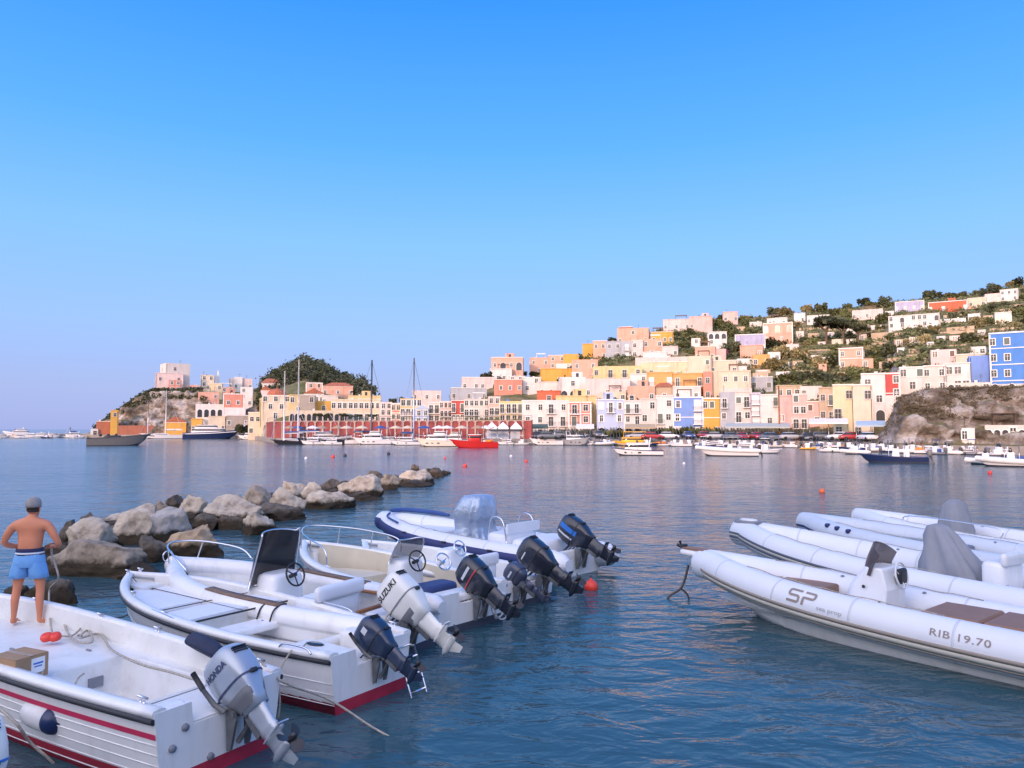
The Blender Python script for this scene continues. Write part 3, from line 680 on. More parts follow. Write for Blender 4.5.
quay()
def promenade():
    r = empty('promenade_wall', (0, 0, 0)); tag(r, 'long brick red promenade wall with pale pilasters behind the moored yachts', 'wall')
    mb = MB(); cp = MB(); k = 0
    red = M('red_wall_plaster', (.30, .07, .065), .85, var=.3, scale=.6, stain=.4, streak=True); pale = M('pale_wall_trim', (.46, .33, .29), .85, var=.1)
    pts = []
    for i in range(67):
        px = 268 + i * 4.0; T = tcol(px); y = T[3][0] - .25; pts.append(Vector(((px - CX) / F * y, y, 0)))
    zt = 4.75
    for a, b in zip(pts, pts[1:]):
        d = (b - a); L = d.length; c = (a + b) / 2; rz = math.atan2(d.y, d.x)
        mb.box((c.x, c.y, (1.0 + zt) / 2), (L + .02, .5, zt - 1.0), 0, rz)
        cp.box((c.x, c.y - .02, zt + .08), (L + .05, .8, .16), 0, rz)
    mb.build('wall_face', red, r); cp.build('coping', pale, r)
    k = 0; d0 = 0
    for i, (a, b) in enumerate(zip(pts, pts[1:])):
        k += 1
        if k % 2 == 0: continue
        p = MB(); p.box((0, -.12, 1.85), (.34, .5, 3.7)); p.box((0, -.12, 3.6), (.7, .6, .2)); o = p.build('pilaster', pale, r, (a.x, a.y - .2, 1.02), math.atan2(b.y - a.y, b.x - a.x))
        if k % 4 == 1:
            q = MB(); n = 8; q.add([(1.05 * math.cos(PI * j / n) * -1 + 0, 0, 1.5 + 1.05 * math.sin(PI * j / n)) for j in range(n + 1)] + [(1.05, 0, 0), (-1.05, 0, 0)], [list(range(n + 3))], 0)
            q.build('archway', M('archway_dark', (.05, .03, .03), .9), r, ((a.x + b.x) / 2 + .6, (a.y + b.y) / 2 - .27, 1.1), math.atan2(b.y - a.y, b.x - a.x))
    rb = MB(); rp_ = [p + Vector((0, -.2, zt + 1.05)) for p in pts]; rb.tube(rp_, .035, 0, 4); rb.tube([p - Vector((0, 0, .45)) for p in rp_], .03, 0, 4)
    for p in rp_[::2]: rb.tube([p, p - Vector((0, 0, 1.0))], .035, 0, 4)
    rb.build('railing', IRON, r)
promenade()

# ---------------------------------------------------------------- vegetation
def leaf_mat(name, dark, light):
    m, nt, b = _nodes(name); N = nt.nodes; L = nt.links
    b.inputs['Roughness'].default_value = .8; b.inputs['Specular IOR Level'].default_value = .2
    gi = N.new('ShaderNodeNewGeometry'); r = N.new('ShaderNodeValToRGB'); r.color_ramp.elements[0].color = (*dark, 1); r.color_ramp.elements[1].color = (*light, 1)
    L.new(gi.outputs['Random Per Island'], r.inputs['Fac'])
    oi = N.new('ShaderNodeObjectInfo'); hs = N.new('ShaderNodeHueSaturation'); mr = N.new('ShaderNodeMapRange'); mr.inputs['To Min'].default_value = .7; mr.inputs['To Max'].default_value = 1.35
    L.new(oi.outputs['Random'], mr.inputs['Value']); L.new(mr.outputs[0], hs.inputs['Value']); L.new(r.outputs['Color'], hs.inputs['Color']); L.new(hs.outputs['Color'], b.inputs['Base Color'])
    return m
LEAF = leaf_mat('leaf_green', (.045, .06, .024), (.17, .175, .07)); LEAFD = leaf_mat('leaf_dark', (.028, .038, .02), (.095, .10, .05)); LEAFO = leaf_mat('leaf_olive', (.14, .13, .055), (.36, .30, .15)); LEAFP = leaf_mat('leaf_purple', (.10, .03, .06), (.22, .08, .13))
BARK = M('tree_bark', (.16, .11, .075), .9, var=.3, scale=3)
def crown(kind, seed, n=650, q=.17):
    r_ = random.Random(seed); mb = MB(); blobs = []
    if kind == 'round': blobs = [(Vector((r_.gauss(0, .38), r_.gauss(0, .38), r_.uniform(.25, 1.0))), r_.uniform(.32, .55)) for _ in range(8)]
    elif kind == 'flat': blobs = [(Vector((math.cos(a) * d, math.sin(a) * d, 1.35 + r_.uniform(-.1, .12))), r_.uniform(.22, .4)) for a, d in [(r_.uniform(0, 6.3), r_.uniform(0, .75)) for _ in range(14)]]
    elif kind == 'tall': blobs = [(Vector((r_.gauss(0, .10), r_.gauss(0, .10), z)), .42 - .11 * z * .6 + r_.uniform(-.1, .08)) for z in [.35 + .24 * i for i in range(10)]]
    elif kind == 'low': blobs = [(Vector((r_.gauss(0, .6), r_.gauss(0, .5), r_.uniform(.05, .35))), r_.uniform(.25, .42)) for _ in range(9)]
    for i in range(n):
        c, rad = r_.choice(blobs)
        d = Vector((r_.gauss(0, 1), r_.gauss(0, 1), r_.gauss(0, 1))).normalized() * rad * (r_.random() ** .35)
        if kind == 'flat': d.z *= .45
        p = c + d; s = q * r_.uniform(.55, 1.25)
        a = Vector((r_.gauss(0, 1), r_.gauss(0, 1), r_.gauss(0, 1))).normalized(); b = a.orthogonal().normalized()
        mb.add([p - a * s, p - b * s * .6, p + a * s, p + b * s * .6], [(0, 1, 2, 3)])
    return mb
def trunk_mb(kind, seed):
    r_ = random.Random(seed); mb = MB()
    ht = {'round': .6, 'flat': 1.3, 'tall': 2.5, 'low': .2}[kind]
    mb.tube([(0, 0, -.5), (.02, 0, ht * .4), (.04, .03, ht * .7)], [.09, .07, .055], 0, 6)
    for i in range(4 if kind != 'tall' else 0):
        a = i * 1.6 + r_.random(); d = .5 if kind == 'flat' else .28
        mb.tube([(.03, .02, ht * .6), (math.cos(a) * d * .5, math.sin(a) * d * .5, ht * .82), (math.cos(a) * d, math.sin(a) * d, ht * 1.02)], [.045, .03, .015], 0, 5)
    if kind == 'tall': mb.tube([(.04, .03, ht * .7), (0, 0, ht)], [.055, .015], 0, 5)
    return mb
CR = {}
for k_, nn in (('round', 5), ('flat', 2), ('tall', 2), ('low', 3)):
    CR[k_] = [(crown(k_, 10 * i + len(k_)), trunk_mb(k_, i)) for i in range(nn)]
_tm = {}
def tree(kind, px, py, wpx, leaf, lab, cat, Y=None, group='shrubs and trees on the harbour hill', loc=None, hs=1.0):
    r_ = random.Random(int(px * 31 + py * 17))
    if loc is None:
        if Y is None: Y = hit(px, py)
        loc = at(px, py, Y)
        tz = terr(px, Y)
        loc.z = tz if abs(tz - loc.z) < 2.5 else loc.z
    rad = wpx / F * loc.y / 2
    cr, tr = CR[kind][r_.randrange(len(CR[kind]))]; k = (id(cr), leaf.name)
    if k not in _tm: _tm[k] = (meshof(cr, 'crown', leaf), meshof(tr, 'trunk', BARK))
    name = {'round': 'tree', 'flat': 'umbrella_pine', 'tall': 'conifer_tree', 'low': 'shrub'}[kind]
    root = empty(name, loc, r_.uniform(0, 6.28)); root.scale = (rad, rad, rad * hs)
    tag(root, lab, cat, group)
    a = share('crown', _tm[k][0], root, (0, 0, 0)); b = share('trunk', _tm[k][1], root, (0, 0, 0))
    return root
USED = set()
def near_label(adj, px, py):
    c = sorted(HOUSES, key=lambda q: (q[0] - px) ** 2 + 4 * (q[1] - py) ** 2)[:5]
    def short(l):
        ws = l.split()
        k = 16 - len(adj.split()) - 3
        return ' '.join(ws[:min(9, k)])
    for q in c:
        dx = px - q[0]; dy = py - q[1]
        rel = 'above' if dy < -6 and abs(dx) < 16 else 'below' if dy > 6 and abs(dx) < 16 else 'right of' if dx > 0 else 'left of'
        s = f'{adj} {rel} the {short(q[6])}'
        if s not in USED: USED.add(s); return s
    for q in c:
        for q2 in c:
            if q is q2: continue
            s = f'{adj} between {" ".join(q[6].split()[:5])} and {" ".join(q2[6].split()[:5])}'
            s = ' '.join(s.split()[:16])
            if s not in USED: USED.add(s); return s
    return ' '.join((adj + ' near the ' + short(c[0][6])).split()[:16])
BASEH = list(HOUSES)
for px, py, w_, h_, k_ in EXTRA:
    if k_ == 'wall':
        n0 = len(HOUSES); house(near_label('low tan terrace wall', px, py), px - w_ / 2, px + w_ / 2, py - h_, py, 'tan', g='-', dep=.6, name='terrace_wall', cat='wall', roof='none', tr=0, par=.02); 
    else:
        nmz = {'white': 'white', 'offw': 'off white', 'cream': 'cream', 'salmon': 'salmon', 'palepink': 'pale pink', 'tan': 'tan'}[k_]
        house(near_label(f'tiny {nmz} cottage', px, py), px - w_ / 2, px + w_ / 2, py - h_, py, k_, dep=4)
    HOUSES[-1] = HOUSES[-1][:6] + (' '.join(HOUSES[-1][6].split()[:3]),) + HOUSES[-1][7:]
ALLH = list(HOUSES); HOUSES[:] = BASEH
# named trees one can tell apart
tree('tall', 258.5, 411, 13, LEAFD, 'tall dark conifer standing left of the church dome', 'tree', Y=226, hs=1.5)
tree('round', 244, 431, 18, LEAFD, 'dark round shrub on the waterfront beside the cream customs house', 'tree', Y=232)
tree('flat', 826, 346, 40, LEAFD, 'large umbrella pine spreading over the green slope', 'tree', hs=.9)
tree('flat', 843, 345, 34, LEAFD, 'second umbrella pine just right of the largest one', 'tree', hs=.9)
tree('flat', 858, 343, 26, LEAFD, 'smallest umbrella pine at the right end of the grove', 'tree', hs=.9)
tree('round', 992, 299, 17, LEAFD, 'dark bushy tree on the hilltop left of the white hilltop house', 'tree', hs=1.2)
tree('round', 884, 306, 14, LEAFD, 'dark round tree on the ridge left of the lilac house', 'tree')
tree('low', 722, 354, 14, LEAFP, 'purple flowering bush beside the salmon arched house', 'shrub')
tree('round', 497, 379, 12, LEAFD, 'dark bushy tree on the skyline left of the cream hedge house', 'tree')
tree('round', 487, 378, 11, LEAFD, 'small dark tree at the left end of the town skyline', 'tree')
tree('round', 614, 341, 11, LEAFD, 'dark tree left of the brick pink skyline house', 'tree')
tree('round', 402, 404, 10, LEAFD, 'dark tree top behind the yellow promenade house', 'tree', Y=230)
tree('round', 393, 404, 9, LEAFD, 'small dark tree top left of the yellow promenade house', 'tree', Y=228)
tree('round', 955, 320, 12, LEAFD, 'dark rounded tree among the hillside garden walls', 'tree')
for i, (px, w_) in enumerate([(318, 11), (329, 11), (343, 11), (352, 9), (359, 10), (372, 10), (301, 9), (326, 8)]):
    Yp = 178 + (i % 3) * 2; p = at(px, 424.5, Yp); p.z = 4.5
    tree('flat', px, 424, w_, LEAFD, None, 'tree', loc=p, hs=1.1, group='clipped umbrella trees on the promenade')
    bpy.context.scene.objects  # keep order
    COL.objects[-1]
o_ = [o for o in COL.objects if o.get('group') == 'clipped umbrella trees on the promenade']
for o in o_: o['label'] = 'clipped flat topped tree on the promenade in front of the cream facade'
for i, (px, py, w_) in enumerate([(660, 433, 12), (668, 434, 13), (679, 434, 14), (689, 434, 14), (699, 435, 13), (710, 434, 13), (720, 434, 12), (727, 433, 9), (608, 433, 9), (617, 432, 10)]):
    p = at(px, py + 3, 158.5); p.z = 1.2
    tree('low', px, py, w_ * 1.15, LEAF, near_label('clipped leafy bush', px, 420), 'shrub', loc=p, hs=2.1, group='bushes along the quay')
# dense shrubs over the green hill
def blocked(px, py):
    for q in ALLH:
        if q[2] - 2 < px < q[3] + 2 and q[4] - 1 < py < q[5] + 4: return True
    return False
ridge = lambda px: tcol(px)[6]
vr = random.Random(99); placed = []
low_lim = [(430, 400), (500, 384), (540, 376), (600, 358), (640, 350), (690, 356), (715, 368), (745, 380), (780, 386), (860, 384), (900, 366), (960, 350), (1024, 330)]
tries = 0
while len(placed) < 150 and tries < 9000:
    tries += 1
    px = vr.uniform(600, 1030) if vr.random() < .9 else vr.uniform(500, 640); rp_y = interp(px, [(c[0], c[7] or 437) for c in TC]); lo = interp(px, low_lim)
    py = vr.uniform(rp_y - .5, lo)
    if blocked(px, py): continue
    if any(abs(px - a) < 6 and abs(py - b) < 3.2 for a, b in placed): continue
    placed.append((px, py))
    big = vr.random(); kind = 'round' if big < .55 else 'low'; wq = vr.uniform(8, 17) * (1.25 if py > 350 else 1)
    lf = vr.choice([LEAF, LEAF, LEAFD, LEAFD, LEAFO]); tone = {'leaf_green': 'green', 'leaf_dark': 'dark', 'leaf_olive': 'olive'}[lf.name]
    sz = 'small' if wq < 11 else 'broad' if wq > 15 else 'bushy'
    tree(kind, px, py, wq, lf, near_label(f'{sz} {tone} {"tree" if kind == "round" else "shrub"}', px, py), 'tree' if kind == 'round' else 'shrub')
# scrub and woodland nobody could count
def scatter(name, n, fn, q, leaf, lab, cat, seed):
    r_ = random.Random(seed); mb = MB()
    for i in range(n):
        c, rad = fn(r_)
        if c is None: continue
        for j in range(r_.randint(7, 12)):
            d = Vector((r_.gauss(0, 1), r_.gauss(0, 1), abs(r_.gauss(0, .7)))) * rad * .55; p = c + d; s = q * r_.uniform(.6, 1.3)
            a = Vector((r_.gauss(0, 1), r_.gauss(0, 1), r_.gauss(0, 1))).normalized(); b = a.orthogonal().normalized()
            mb.add([p - a * s, p - b * s * .7, p + a * s, p + b * s * .7], [(0, 1, 2, 3)])
    o = mb.build(name, leaf); tag(o, lab, cat, kind='stuff'); return o
def hillf(r_):
    px = r_.uniform(560, 1060); T = tcol(px); Y = r_.uniform(T[5][0] + 12, T[6][0] + 6)
    if noise.noise(Vector((px * .02, Y * .04, 0))) < -.12: return None, 0
    return Vector(((px - CX) / F * Y, Y, interp(Y, T) + .4)), r_.uniform(.8, 1.9)
scatter('scrub', 3800, hillf, .55, LEAF, 'low green scrub covering the hillside above the town', 'scrub', 3)
def hillo(r_):
    px = r_.uniform(600, 1060); T = tcol(px); Y = r_.uniform(T[5][0] + 12, T[6][0] + 6)
    if noise.noise(Vector((px * .02 + 7, Y * .04, 3))) < .0: return None, 0
    return Vector(((px - CX) / F * Y, Y, interp(Y, T) + .3)), r_.uniform(.6, 1.4)
scatter('dry_scrub', 2600, hillo, .45, LEAFO, 'dry olive and tan scrub between the green bushes', 'scrub', 4)
def wood(r_):
    px = r_.uniform(262, 372); T = tcol(px); Y = r_.uniform(lerp(T[5][0], T[6][0], .55), T[6][0] + 4)
    return Vector(((px - CX) / F * Y, Y, interp(Y, T) + r_.uniform(.3, 3.5) * (1 + noise.noise(Vector((px * .12, Y * .05, 0)))))), r_.uniform(.9, 2.4)
scatter('woodland', 2600, wood, .5, leaf_mat('leaf_wood', (.02, .03, .016), (.085, .085, .045)), 'dark green woodland covering the hill behind the church', 'woodland', 5)
def head(r_):
    px = r_.uniform(96, 212); T = tcol(px); Y = r_.uniform(T[3][0] + 9, T[4][0] + 6) if px < 150 else r_.uniform(T[4][0] - 2.5, T[4][0] + 4)
    return Vector(((px - CX) / F * Y, Y, interp(Y, T) + .2)), r_.uniform(.5, 1.1)
scatter('clifftop_scrub', 500, head, .45, LEAFD, 'dark scrub along the top of the left headland cliff', 'scrub', 6)
def rcl(r_):
    px = r_.uniform(884, 1040); T = tcol(px); Y = r_.uniform(T[3][0] + 2.5, T[4][0] + 3); z = interp(Y, T)
    if z < 4.5 - (px < 905) * 3 or (px > 975 and z < 7.2): return None, 0
    return Vector(((px - CX) / F * Y, Y - .3, z)), r_.uniform(.25, .6)
scatter('dry_bushes', 2600, rcl, .11, leaf_mat('leaf_dry', (.05, .045, .025), (.17, .13, .075)), 'dry brown scrub hanging over the right cliff', 'scrub', 8)
# ---------------------------------------------------------------- hull shared by every boat
def hull_shape(L, B, Bt, zs, zb, n=16, p=2.3, rake=.10, keel=-.28, zp=2.0, mid=.45, chine=.86):
    st = []
    for i in range(n + 1):
        s = i / n; s = 1 - (1 - s) ** 1.25 if n > 10 else s
        hw = lerp(Bt / 2, B / 2, math.sin(min(1, s / mid) * PI / 2)) if s < mid else B / 2 * max(.012, 1 - ((s - mid) / (1 - mid)) ** p)
        zsh = zs + (zb - zs) * s ** zp
        f = max(0, (s - .5) / .5); zc = -.03 + zb * .5 * f ** 2.4; ch = hw * (chine - .35 * s ** 3)
        zk = keel + (zb * .8 - keel) * max(0, (s - .74) / .26) ** 2.2
        zc = max(zc, zk + .01); zm = lerp(zc, zsh, .55)
        xk = -rake * L * s ** 5
        st.append(dict(s=s, x=s * L, hw=hw, zs=zsh, pts=[(s * L, hw, zsh), (s * L + xk * .25, lerp(ch, hw, .62), zm), (s * L + xk * .6, ch, zc), (s * L + xk, 0, zk)]))
    return st
def hull_mb(st, wl=.10, mt=0, mb_=1, split=None):
    """split: extra rows between sheer and chine so stripes can follow the hull"""
    mb = MB(); rings = []
    for q in st:
        P = q['pts']; side = []
        side.append(P[0]); side.append(P[1])
        # a row exactly at the boot line
        a, b = Vector(P[1]), Vector(P[2])
        if b.z < wl < a.z: t = (a.z - wl) / (a.z - b.z); side.append(tuple(a.lerp(b, t)))
        else: side.append(tuple(a.lerp(b, .9 if b.z >= wl else .05)))
        side.append(P[2]); side.append(P[3])
        ring = side + [(x, -y, z) for x, y, z in side[:-1][::-1]]
        rings.append(ring)
    mb.loft(rings, lambda i, j: (mb_ if (2 <= j <= 5) and st[min(i + 1, len(st) - 1)]['pts'][2][2] < wl + .25 else mt), closed=False, smooth=True, flip=True)
    # transom
    r0 = rings[0]; o = len(mb.v); mb.v.extend(Vector(p) for p in r0); n = len(r0)
    def tf(idx, m): mb.face([o + k for k in idx], m)
    tf([0, 1, 7, 8], mt); tf([1, 2, 6, 7], mt); tf([2, 3, 4, 5, 6], mb_)
    return mb
WHITEB = M('white_gelcoat', (.78, .78, .78), .35, var=.04, scale=2, stain=.25, stain_col=(.55, .54, .5)); OFFB = M('cream_gelcoat', (.74, .69, .58), .35, var=.05)
NAVY = M('navy_gelcoat', (.015, .03, .10), .3, var=.1); BLACKB = M('black_gelcoat', (.02, .022, .028), .35, var=.1); REDB = M('red_hull_paint', (.55, .02, .02), .4, var=.15)
GREYB = M('grey_hull_paint', (.13, .135, .14), .45, var=.1); MIDGREY = M('mid_grey_gelcoat', (.33, .34, .36), .35, var=.08); YELB = M('yellow_hull_paint', (.85, .48, .03), .4, var=.1); ANTI = M('antifouling_dark', (.05, .06, .09), .7); ANTIR = M('antifouling_red', (.42, .02, .05), .6, var=.25, scale=4, stain=.4, stain_col=(.25, .02, .04))
DARKG = M('smoked_glass', (.02, .025, .03), .08, var=0); TEAK = M('teak_deck', (.32, .20, .12), .7, var=.2, scale=6); ALU = M('aluminium', (.6, .6, .62), .3, metal=.9, var=0); WOODB = M('varnished_wood', (.30, .13, .05), .4, var=.3)
CANV = M('canvas_blue', (.04, .09, .28), .8); CANW = M('canvas_white', (.75, .74, .72), .8); BLK = M('black_plastic', (.02, .02, .022), .5, var=0); STEEL = M('stainless_rail', (.7, .7, .72), .2, metal=1, var=0)
TUBEG = M('grey_rubber_tube', (.45, .46, .48), .6)
ORG = M('orange_paint', (.85, .25, .03), .5)
def far_boat(kind, x0, x1, wl, d, lab, hullm=None, cat=None, yaw=0, group='boats moored in the harbour', name=None, Hk=1.0, mast=None, mcol=None, top=None):
    hr = random.Random(int(x0 * 7 + x1)); pc = (x0 + x1) / 2; wl = max(wl, 429 + HC * F / ((tcol(pc)[1][0] - 3.0 - .12 * (x1 - x0) * 0.15) if pc > 87 else 262.5)); P = on(pc, wl, 0); u = P.x / P.y; az = math.atan(u)
    L = (x1 - x0) / F * P.y * math.cos(az) / max(.5, math.cos(R(yaw))); L = max(L, 2.5)
    rz = -az + (0 if d > 0 else PI) + R(yaw)
    nm = name or {'sail': 'sailing_boat', 'cruiser': 'motor_cruiser', 'yacht': 'motor_yacht', 'open': 'motor_boat', 'rib': 'inflatable_boat', 'fishing': 'fishing_boat', 'ferry': 'tour_boat', 'launch': 'launch'}[kind]
    root = empty(nm, P, rz); tag(root, lab, cat or nm.replace('_', ' '), group)
    hm = hullm or WHITEB; B = L * {'sail': .27, 'cruiser': .30, 'yacht': .24, 'open': .34, 'rib': .36, 'fishing': .33, 'ferry': .32, 'launch': .24}[kind]
    fb = {'sail': .085, 'cruiser': .12, 'yacht': .10, 'open': .10, 'rib': .09, 'fishing': .13, 'ferry': .07, 'launch': .12}[kind] * L * Hk
    st = hull_shape(L, B, B * .82, fb, fb * 1.55, 12); 
    for q in st: q['x'] -= L / 2; q['pts'] = [(x - L / 2, y, z) for x, y, z in q['pts']]
    hull_mb(st, .12).build('hull', [hm, ANTI if hm is not REDB else REDB], root)
    dk = MB(); o = []
    for q in st: o.append([(q['x'], q['hw'] * .96, q['zs'] - .05), (q['x'], -q['hw'] * .96, q['zs'] - .05)])
    dk.loft(o, 0, closed=False, smooth=False); dk.build('deck', {'launch': GREYB, 'rib': MIDGREY}.get(kind, CANW if hm is not REDB else REDB), root)
    rr = MB()
    for sg in (1, -1): rr.tube([(q['x'], sg * q['hw'], q['zs'] - .02) for q in st], .05 if L < 12 else .07, 0, 5)
    rr.build('rub_rail', NAVY if hr.random() < .4 and hm is WHITEB else hm, root)
    def cab(name, xc, w, l, z0, h1, hwn, roofm=None, col=None, par=None, tp=.85):
        c = MB(); c.rbox((xc, 0, z0 + (h1 + hwn) / 2), (l, w, h1 + hwn), .08, 0, taper=(tp, .88)); ob = c.build(name, col or WHITEB, par or root)
        b = MB(); f = h1 / (h1 + hwn); b.rbox((xc, 0, z0 + h1 + hwn * .45), (l * (1 - (1 - tp) * f) + .05, w * .97, hwn * .62), .03, 0, taper=(.94, .97)); b.build('window_band', DARKG, ob)
        t = MB(); t.rbox((xc - l * .03, 0, z0 + h1 + hwn + .05), (l * tp * 1.08, w * .95, .12), .05); t.build('cabin_roof', roofm or WHITEB, ob); return ob
    dz = fb * 1.05
    if kind == 'cruiser':
        cab('cabin', 0 - L * .02, B * .72, L * .54, dz, L * .05, L * .075)
        if L > 7:
            cab('flybridge', -L * .08, B * .55, L * .30, dz + L * .125 + .1, L * .035, L * .035)
        m = MB(); m.tube([(-L * .22, B * .3, dz), (-L * .26, B * .3, dz + L * .24), (-L * .26, -B * .3, dz + L * .24), (-L * .22, -B * .3, dz)], .06, 0, 6); m.build('radar_arch', WHITEB, root)
        m = MB(); rl = [(q['x'], q['hw'] * .93, q['zs'] + .55) for q in st if q['s'] > .45]; m.tube(rl, .025, 0, 4); m.tube([(x, -y, z) for x, y, z in rl], .025, 0, 4)
        for p in rl[::2]:
            for sg in (1, -1): m.tube([(p[0], sg * p[1], p[2]), (p[0], sg * p[1], p[2] - .6)], .02, 0, 4)
        m.build('bow_rail', STEEL, root)
        c = MB()
        for k in range(3): c.box((L * (-.05 + .13 * k), 0, fb * .62), (L * .06, B * 1.0 - .25 * k, .16))
        c.build('porthole_row', DARKG, root)
    if kind == 'yacht':
        cab('cabin', -L * .06, B * .8, L * .62, dz, L * .025, L * .045, tp=.82); cab('upper_deck', -L * .1, B * .66, L * .4, dz + L * .07 + .1, L * .02, L * .035, tp=.8)
        m = MB(); m.tube([(-L * .12, 0, dz + L * .10), (-L * .17, 0, dz + L * .22)], .12, 0, 6); m.box((-L * .15, 0, dz + L * .16), (.3, B * .35, .15)); m.tube([(-L * .02, 0, dz + L * .1), (-L * .04, 0, dz + L * .15)], .05, 0, 5); m.build('radar_mast', WHITEB, root)
        s = MB()
        for sg in (1, -1): s.tube([(q['x'], sg * (q['hw'] + .03), q['zs'] * .82) for q in st], .16, 0, 5)
        s.build('white_band', WHITEB, root)
    if kind in ('sail',):
        c = MB(); c.rbox((L * .02, 0, dz + .2), (L * .42, B * .5, .55), .12, 0, taper=(.75, .85)); ob = c.build('cabin', WHITEB, root)
        b = MB(); b.box((L * .02, 0, dz + .24), (L * .30, B * .49, .16)); b.build('window_band', DARKG, ob)
        sp = MB(); sp.tube([(-L * .30, -B * .3, dz), (-L * .28, -B * .3, dz + 1.7), (-L * .28, B * .3, dz + 1.7), (-L * .30, B * .3, dz)], .03, 0, 5); sp.rbox((-L * .2, 0, dz + 1.6), (L * .16, B * .6, .12), .05, 1); sp.build('spray_hood', [STEEL, hr.choice([CANV, CANW])], root)
    if mast:
        mx_, mtop = mast; zt = at(mx_, mtop, P.y).z; lx = ((mx_ - pc) / F * P.y) * (1 if d > 0 else -1); mc = {'d': BLK, 'w': CANW, 'a': ALU}[mcol or 'w']
        m = MB(); m.tube([(lx, 0, dz - .1), (lx, 0, zt)], [.17, .13], 0, 8)
        for f in (.45, .7): m.tube([(lx, -B * .28, lerp(dz, zt, f)), (lx, B * .28, lerp(dz, zt, f))], .05, 0, 4)
        mo = m.build('mast', mc, root)
        b = MB(); b.tube([(lx, 0, dz + 1.5), (lx - L * .38, 0, dz + 1.6)], .11, 0, 6); b.rbox((lx - L * .19, 0, dz + 1.8), (L * .34, .3, .3), .1, 1); b.build('boom', [mc, CANV if hr.random() < .6 else CANW], root)
        s = MB(); s.tube([(lx, 0, zt - .3), (L * .49, 0, fb * 1.55)], .035, 0, 4); s.tube([(lx, 0, zt - .1), (-L * .49, 0, dz)], .025, 0, 4)
        for sg in (1, -1): s.tube([(lx, 0, lerp(dz, zt, .95)), (lx, B * .28 * sg, lerp(dz, zt, .45)), (lx, B * .48 * sg, dz)], .025, 0, 4)
        s.build('rigging', ALU, root)
    if kind in ('open', 'rib'):
        c = MB(); c.rbox((-L * .05, 0, dz + .35), (.7, .8, .9), .1, 0, taper=(.7, .9)); ob = c.build('console', WHITEB, root)
        ws = MB(); ws.rbox((.02 - L * .05, 0, dz + .95), (.3, .75, .4), .04, 0, taper=(.4, .9)); ws.build('windscreen', DARKG, ob)
        st_ = MB(); st_.rbox((-L * .2, 0, dz + .2), (.5, B * .5, .5), .08); st_.build('seat', hr.choice([CANW, CANV, TEAK]), root)
        if hr.random() < .6:
            bt = MB(); hgt = 1.5; [bt.tube([(x_, B * .35 * sg, dz), (x_, B * .35 * sg, dz + hgt)], .03, 0, 4) for x_ in (-L * .18, L * .05) for sg in (1, -1)]
            if hr.random() < .6: bt.rbox((-L * .07, 0, dz + hgt), (L * .3, B * .8, .08), .03, 1)
            bt.build('bimini', [STEEL, hr.choice([CANV, CANW, MIDGREY])], root)
        e = MB(); e.rbox((-L * .5 - .1, 0, dz + .35), (.38, .34, .6), .1); e.tube([(-L * .5 - .15, 0, dz + .1), (-L * .5 - .45, 0, -.1)], .09, 0, 6); e.build('outboard_motor', hr.choice([BLK, BLK, WHITEB, GREYB]), root)
    if kind == 'rib':
        t = MB()
        for sg in (1, -1):
            t.tube([(-L / 2 - .3, sg * B * .41, dz)] + [(q['x'], sg * (q['hw'] - .04), q['zs'] + .02) for q in st], [.12] + [.23] * len(st), 0, 8)
        t.build('buoyancy_tube', hr.choice([CANW, TUBEG, WHITEB]) if hm is not NAVY else CANW, root)
    if kind == 'launch':
        c = MB(); c.rbox((-L * .1, 0, dz + .2), (L * .3, B * .6, .6), .1, 0, taper=(.8, .9)); c.build('console', BLK, root)
        for k in range(3):
            s = MB(); s.rbox((-L * (.05 + .12 * k), 0, dz + .55), (.5, B * .5, .5), .1); s.build('seat', BLK, root)
        s = MB(); s.tube([(q['x'], -q['hw'] * .9, q['zs'] + .05) for q in st], .09, 0, 5); s.tube([(q['x'], q['hw'] * .9, q['zs'] + .05) for q in st], .09, 0, 5); s.build('toe_rail', BLK, root)
        s = MB(); s.tube([(L * .4, 0, dz + .5), (L * .56, 0, fb * 1.3)], .1, 0, 6); s.build('anchor', BLK, root)
    if kind == 'fishing':
        c = cab('wheelhouse', L * .02 * d, B * .55, L * .28, dz, L * .07, L * .07, col=top or None, tp=.93)
        m = MB(); m.tube([(-L * .18, 0, dz), (-L * .2, 0, dz + L * .38)], .07, 0, 5); m.tube([(-L * .19, 0, dz + L * .2), (-L * .42, 0, dz + L * .3)], .05, 0, 5); m.tube([(L * .3, 0, dz), (L * .31, 0, dz + L * .25)], .05, 0, 5); m.build('mast', WOODB if not mast else BLK, root)
        nb = MB()
        for k in range(5): nb.rbox((-L * (.28 + .04 * (k % 3)), (k - 2) * B * .13, dz + .15), (.6, .5, .4), .12)
        nb.build('net_pile', hr.choice([ORG, CANV, TEAK]), root)
    if kind == 'ferry':
        c = cab('cabin', -L * .02, B * .8, L * .62, dz, L * .05, L * .055, YELB, YELB, tp=.97)
        c2 = MB(); c2.box((L * .0, 0, dz + L * .13 + .9), (L * .5, B * .7, .1)); [c2.tube([(x_, y_ * B * .33, dz + L * .11), (x_, y_ * B * .33, dz + L * .13 + .9)], .04, 0, 4) for x_ in (-L * .24, 0, L * .24) for y_ in (1, -1)]; c2.build('sun_canopy', YELB, root)
        for k in range(6):
            w_ = MB(); w_.box((-L * .27 + L * .1 * k, -B * .395, dz + L * .075), (L * .012, .06, L * .06)); w_.build('window_post', WHITEB, c)
    return root
FB = far_boat
gp = 'boats along the left pier'
FB('fishing', 8, 30, 437.5, 1, 'old trawler with orange wheelhouse and tall dark mast at the pier', OFFB, group=gp, top=ORG, mast=None)
FB('cruiser', -6, 11, 438, 1, 'white cruiser at the left edge of the photo', group=gp)
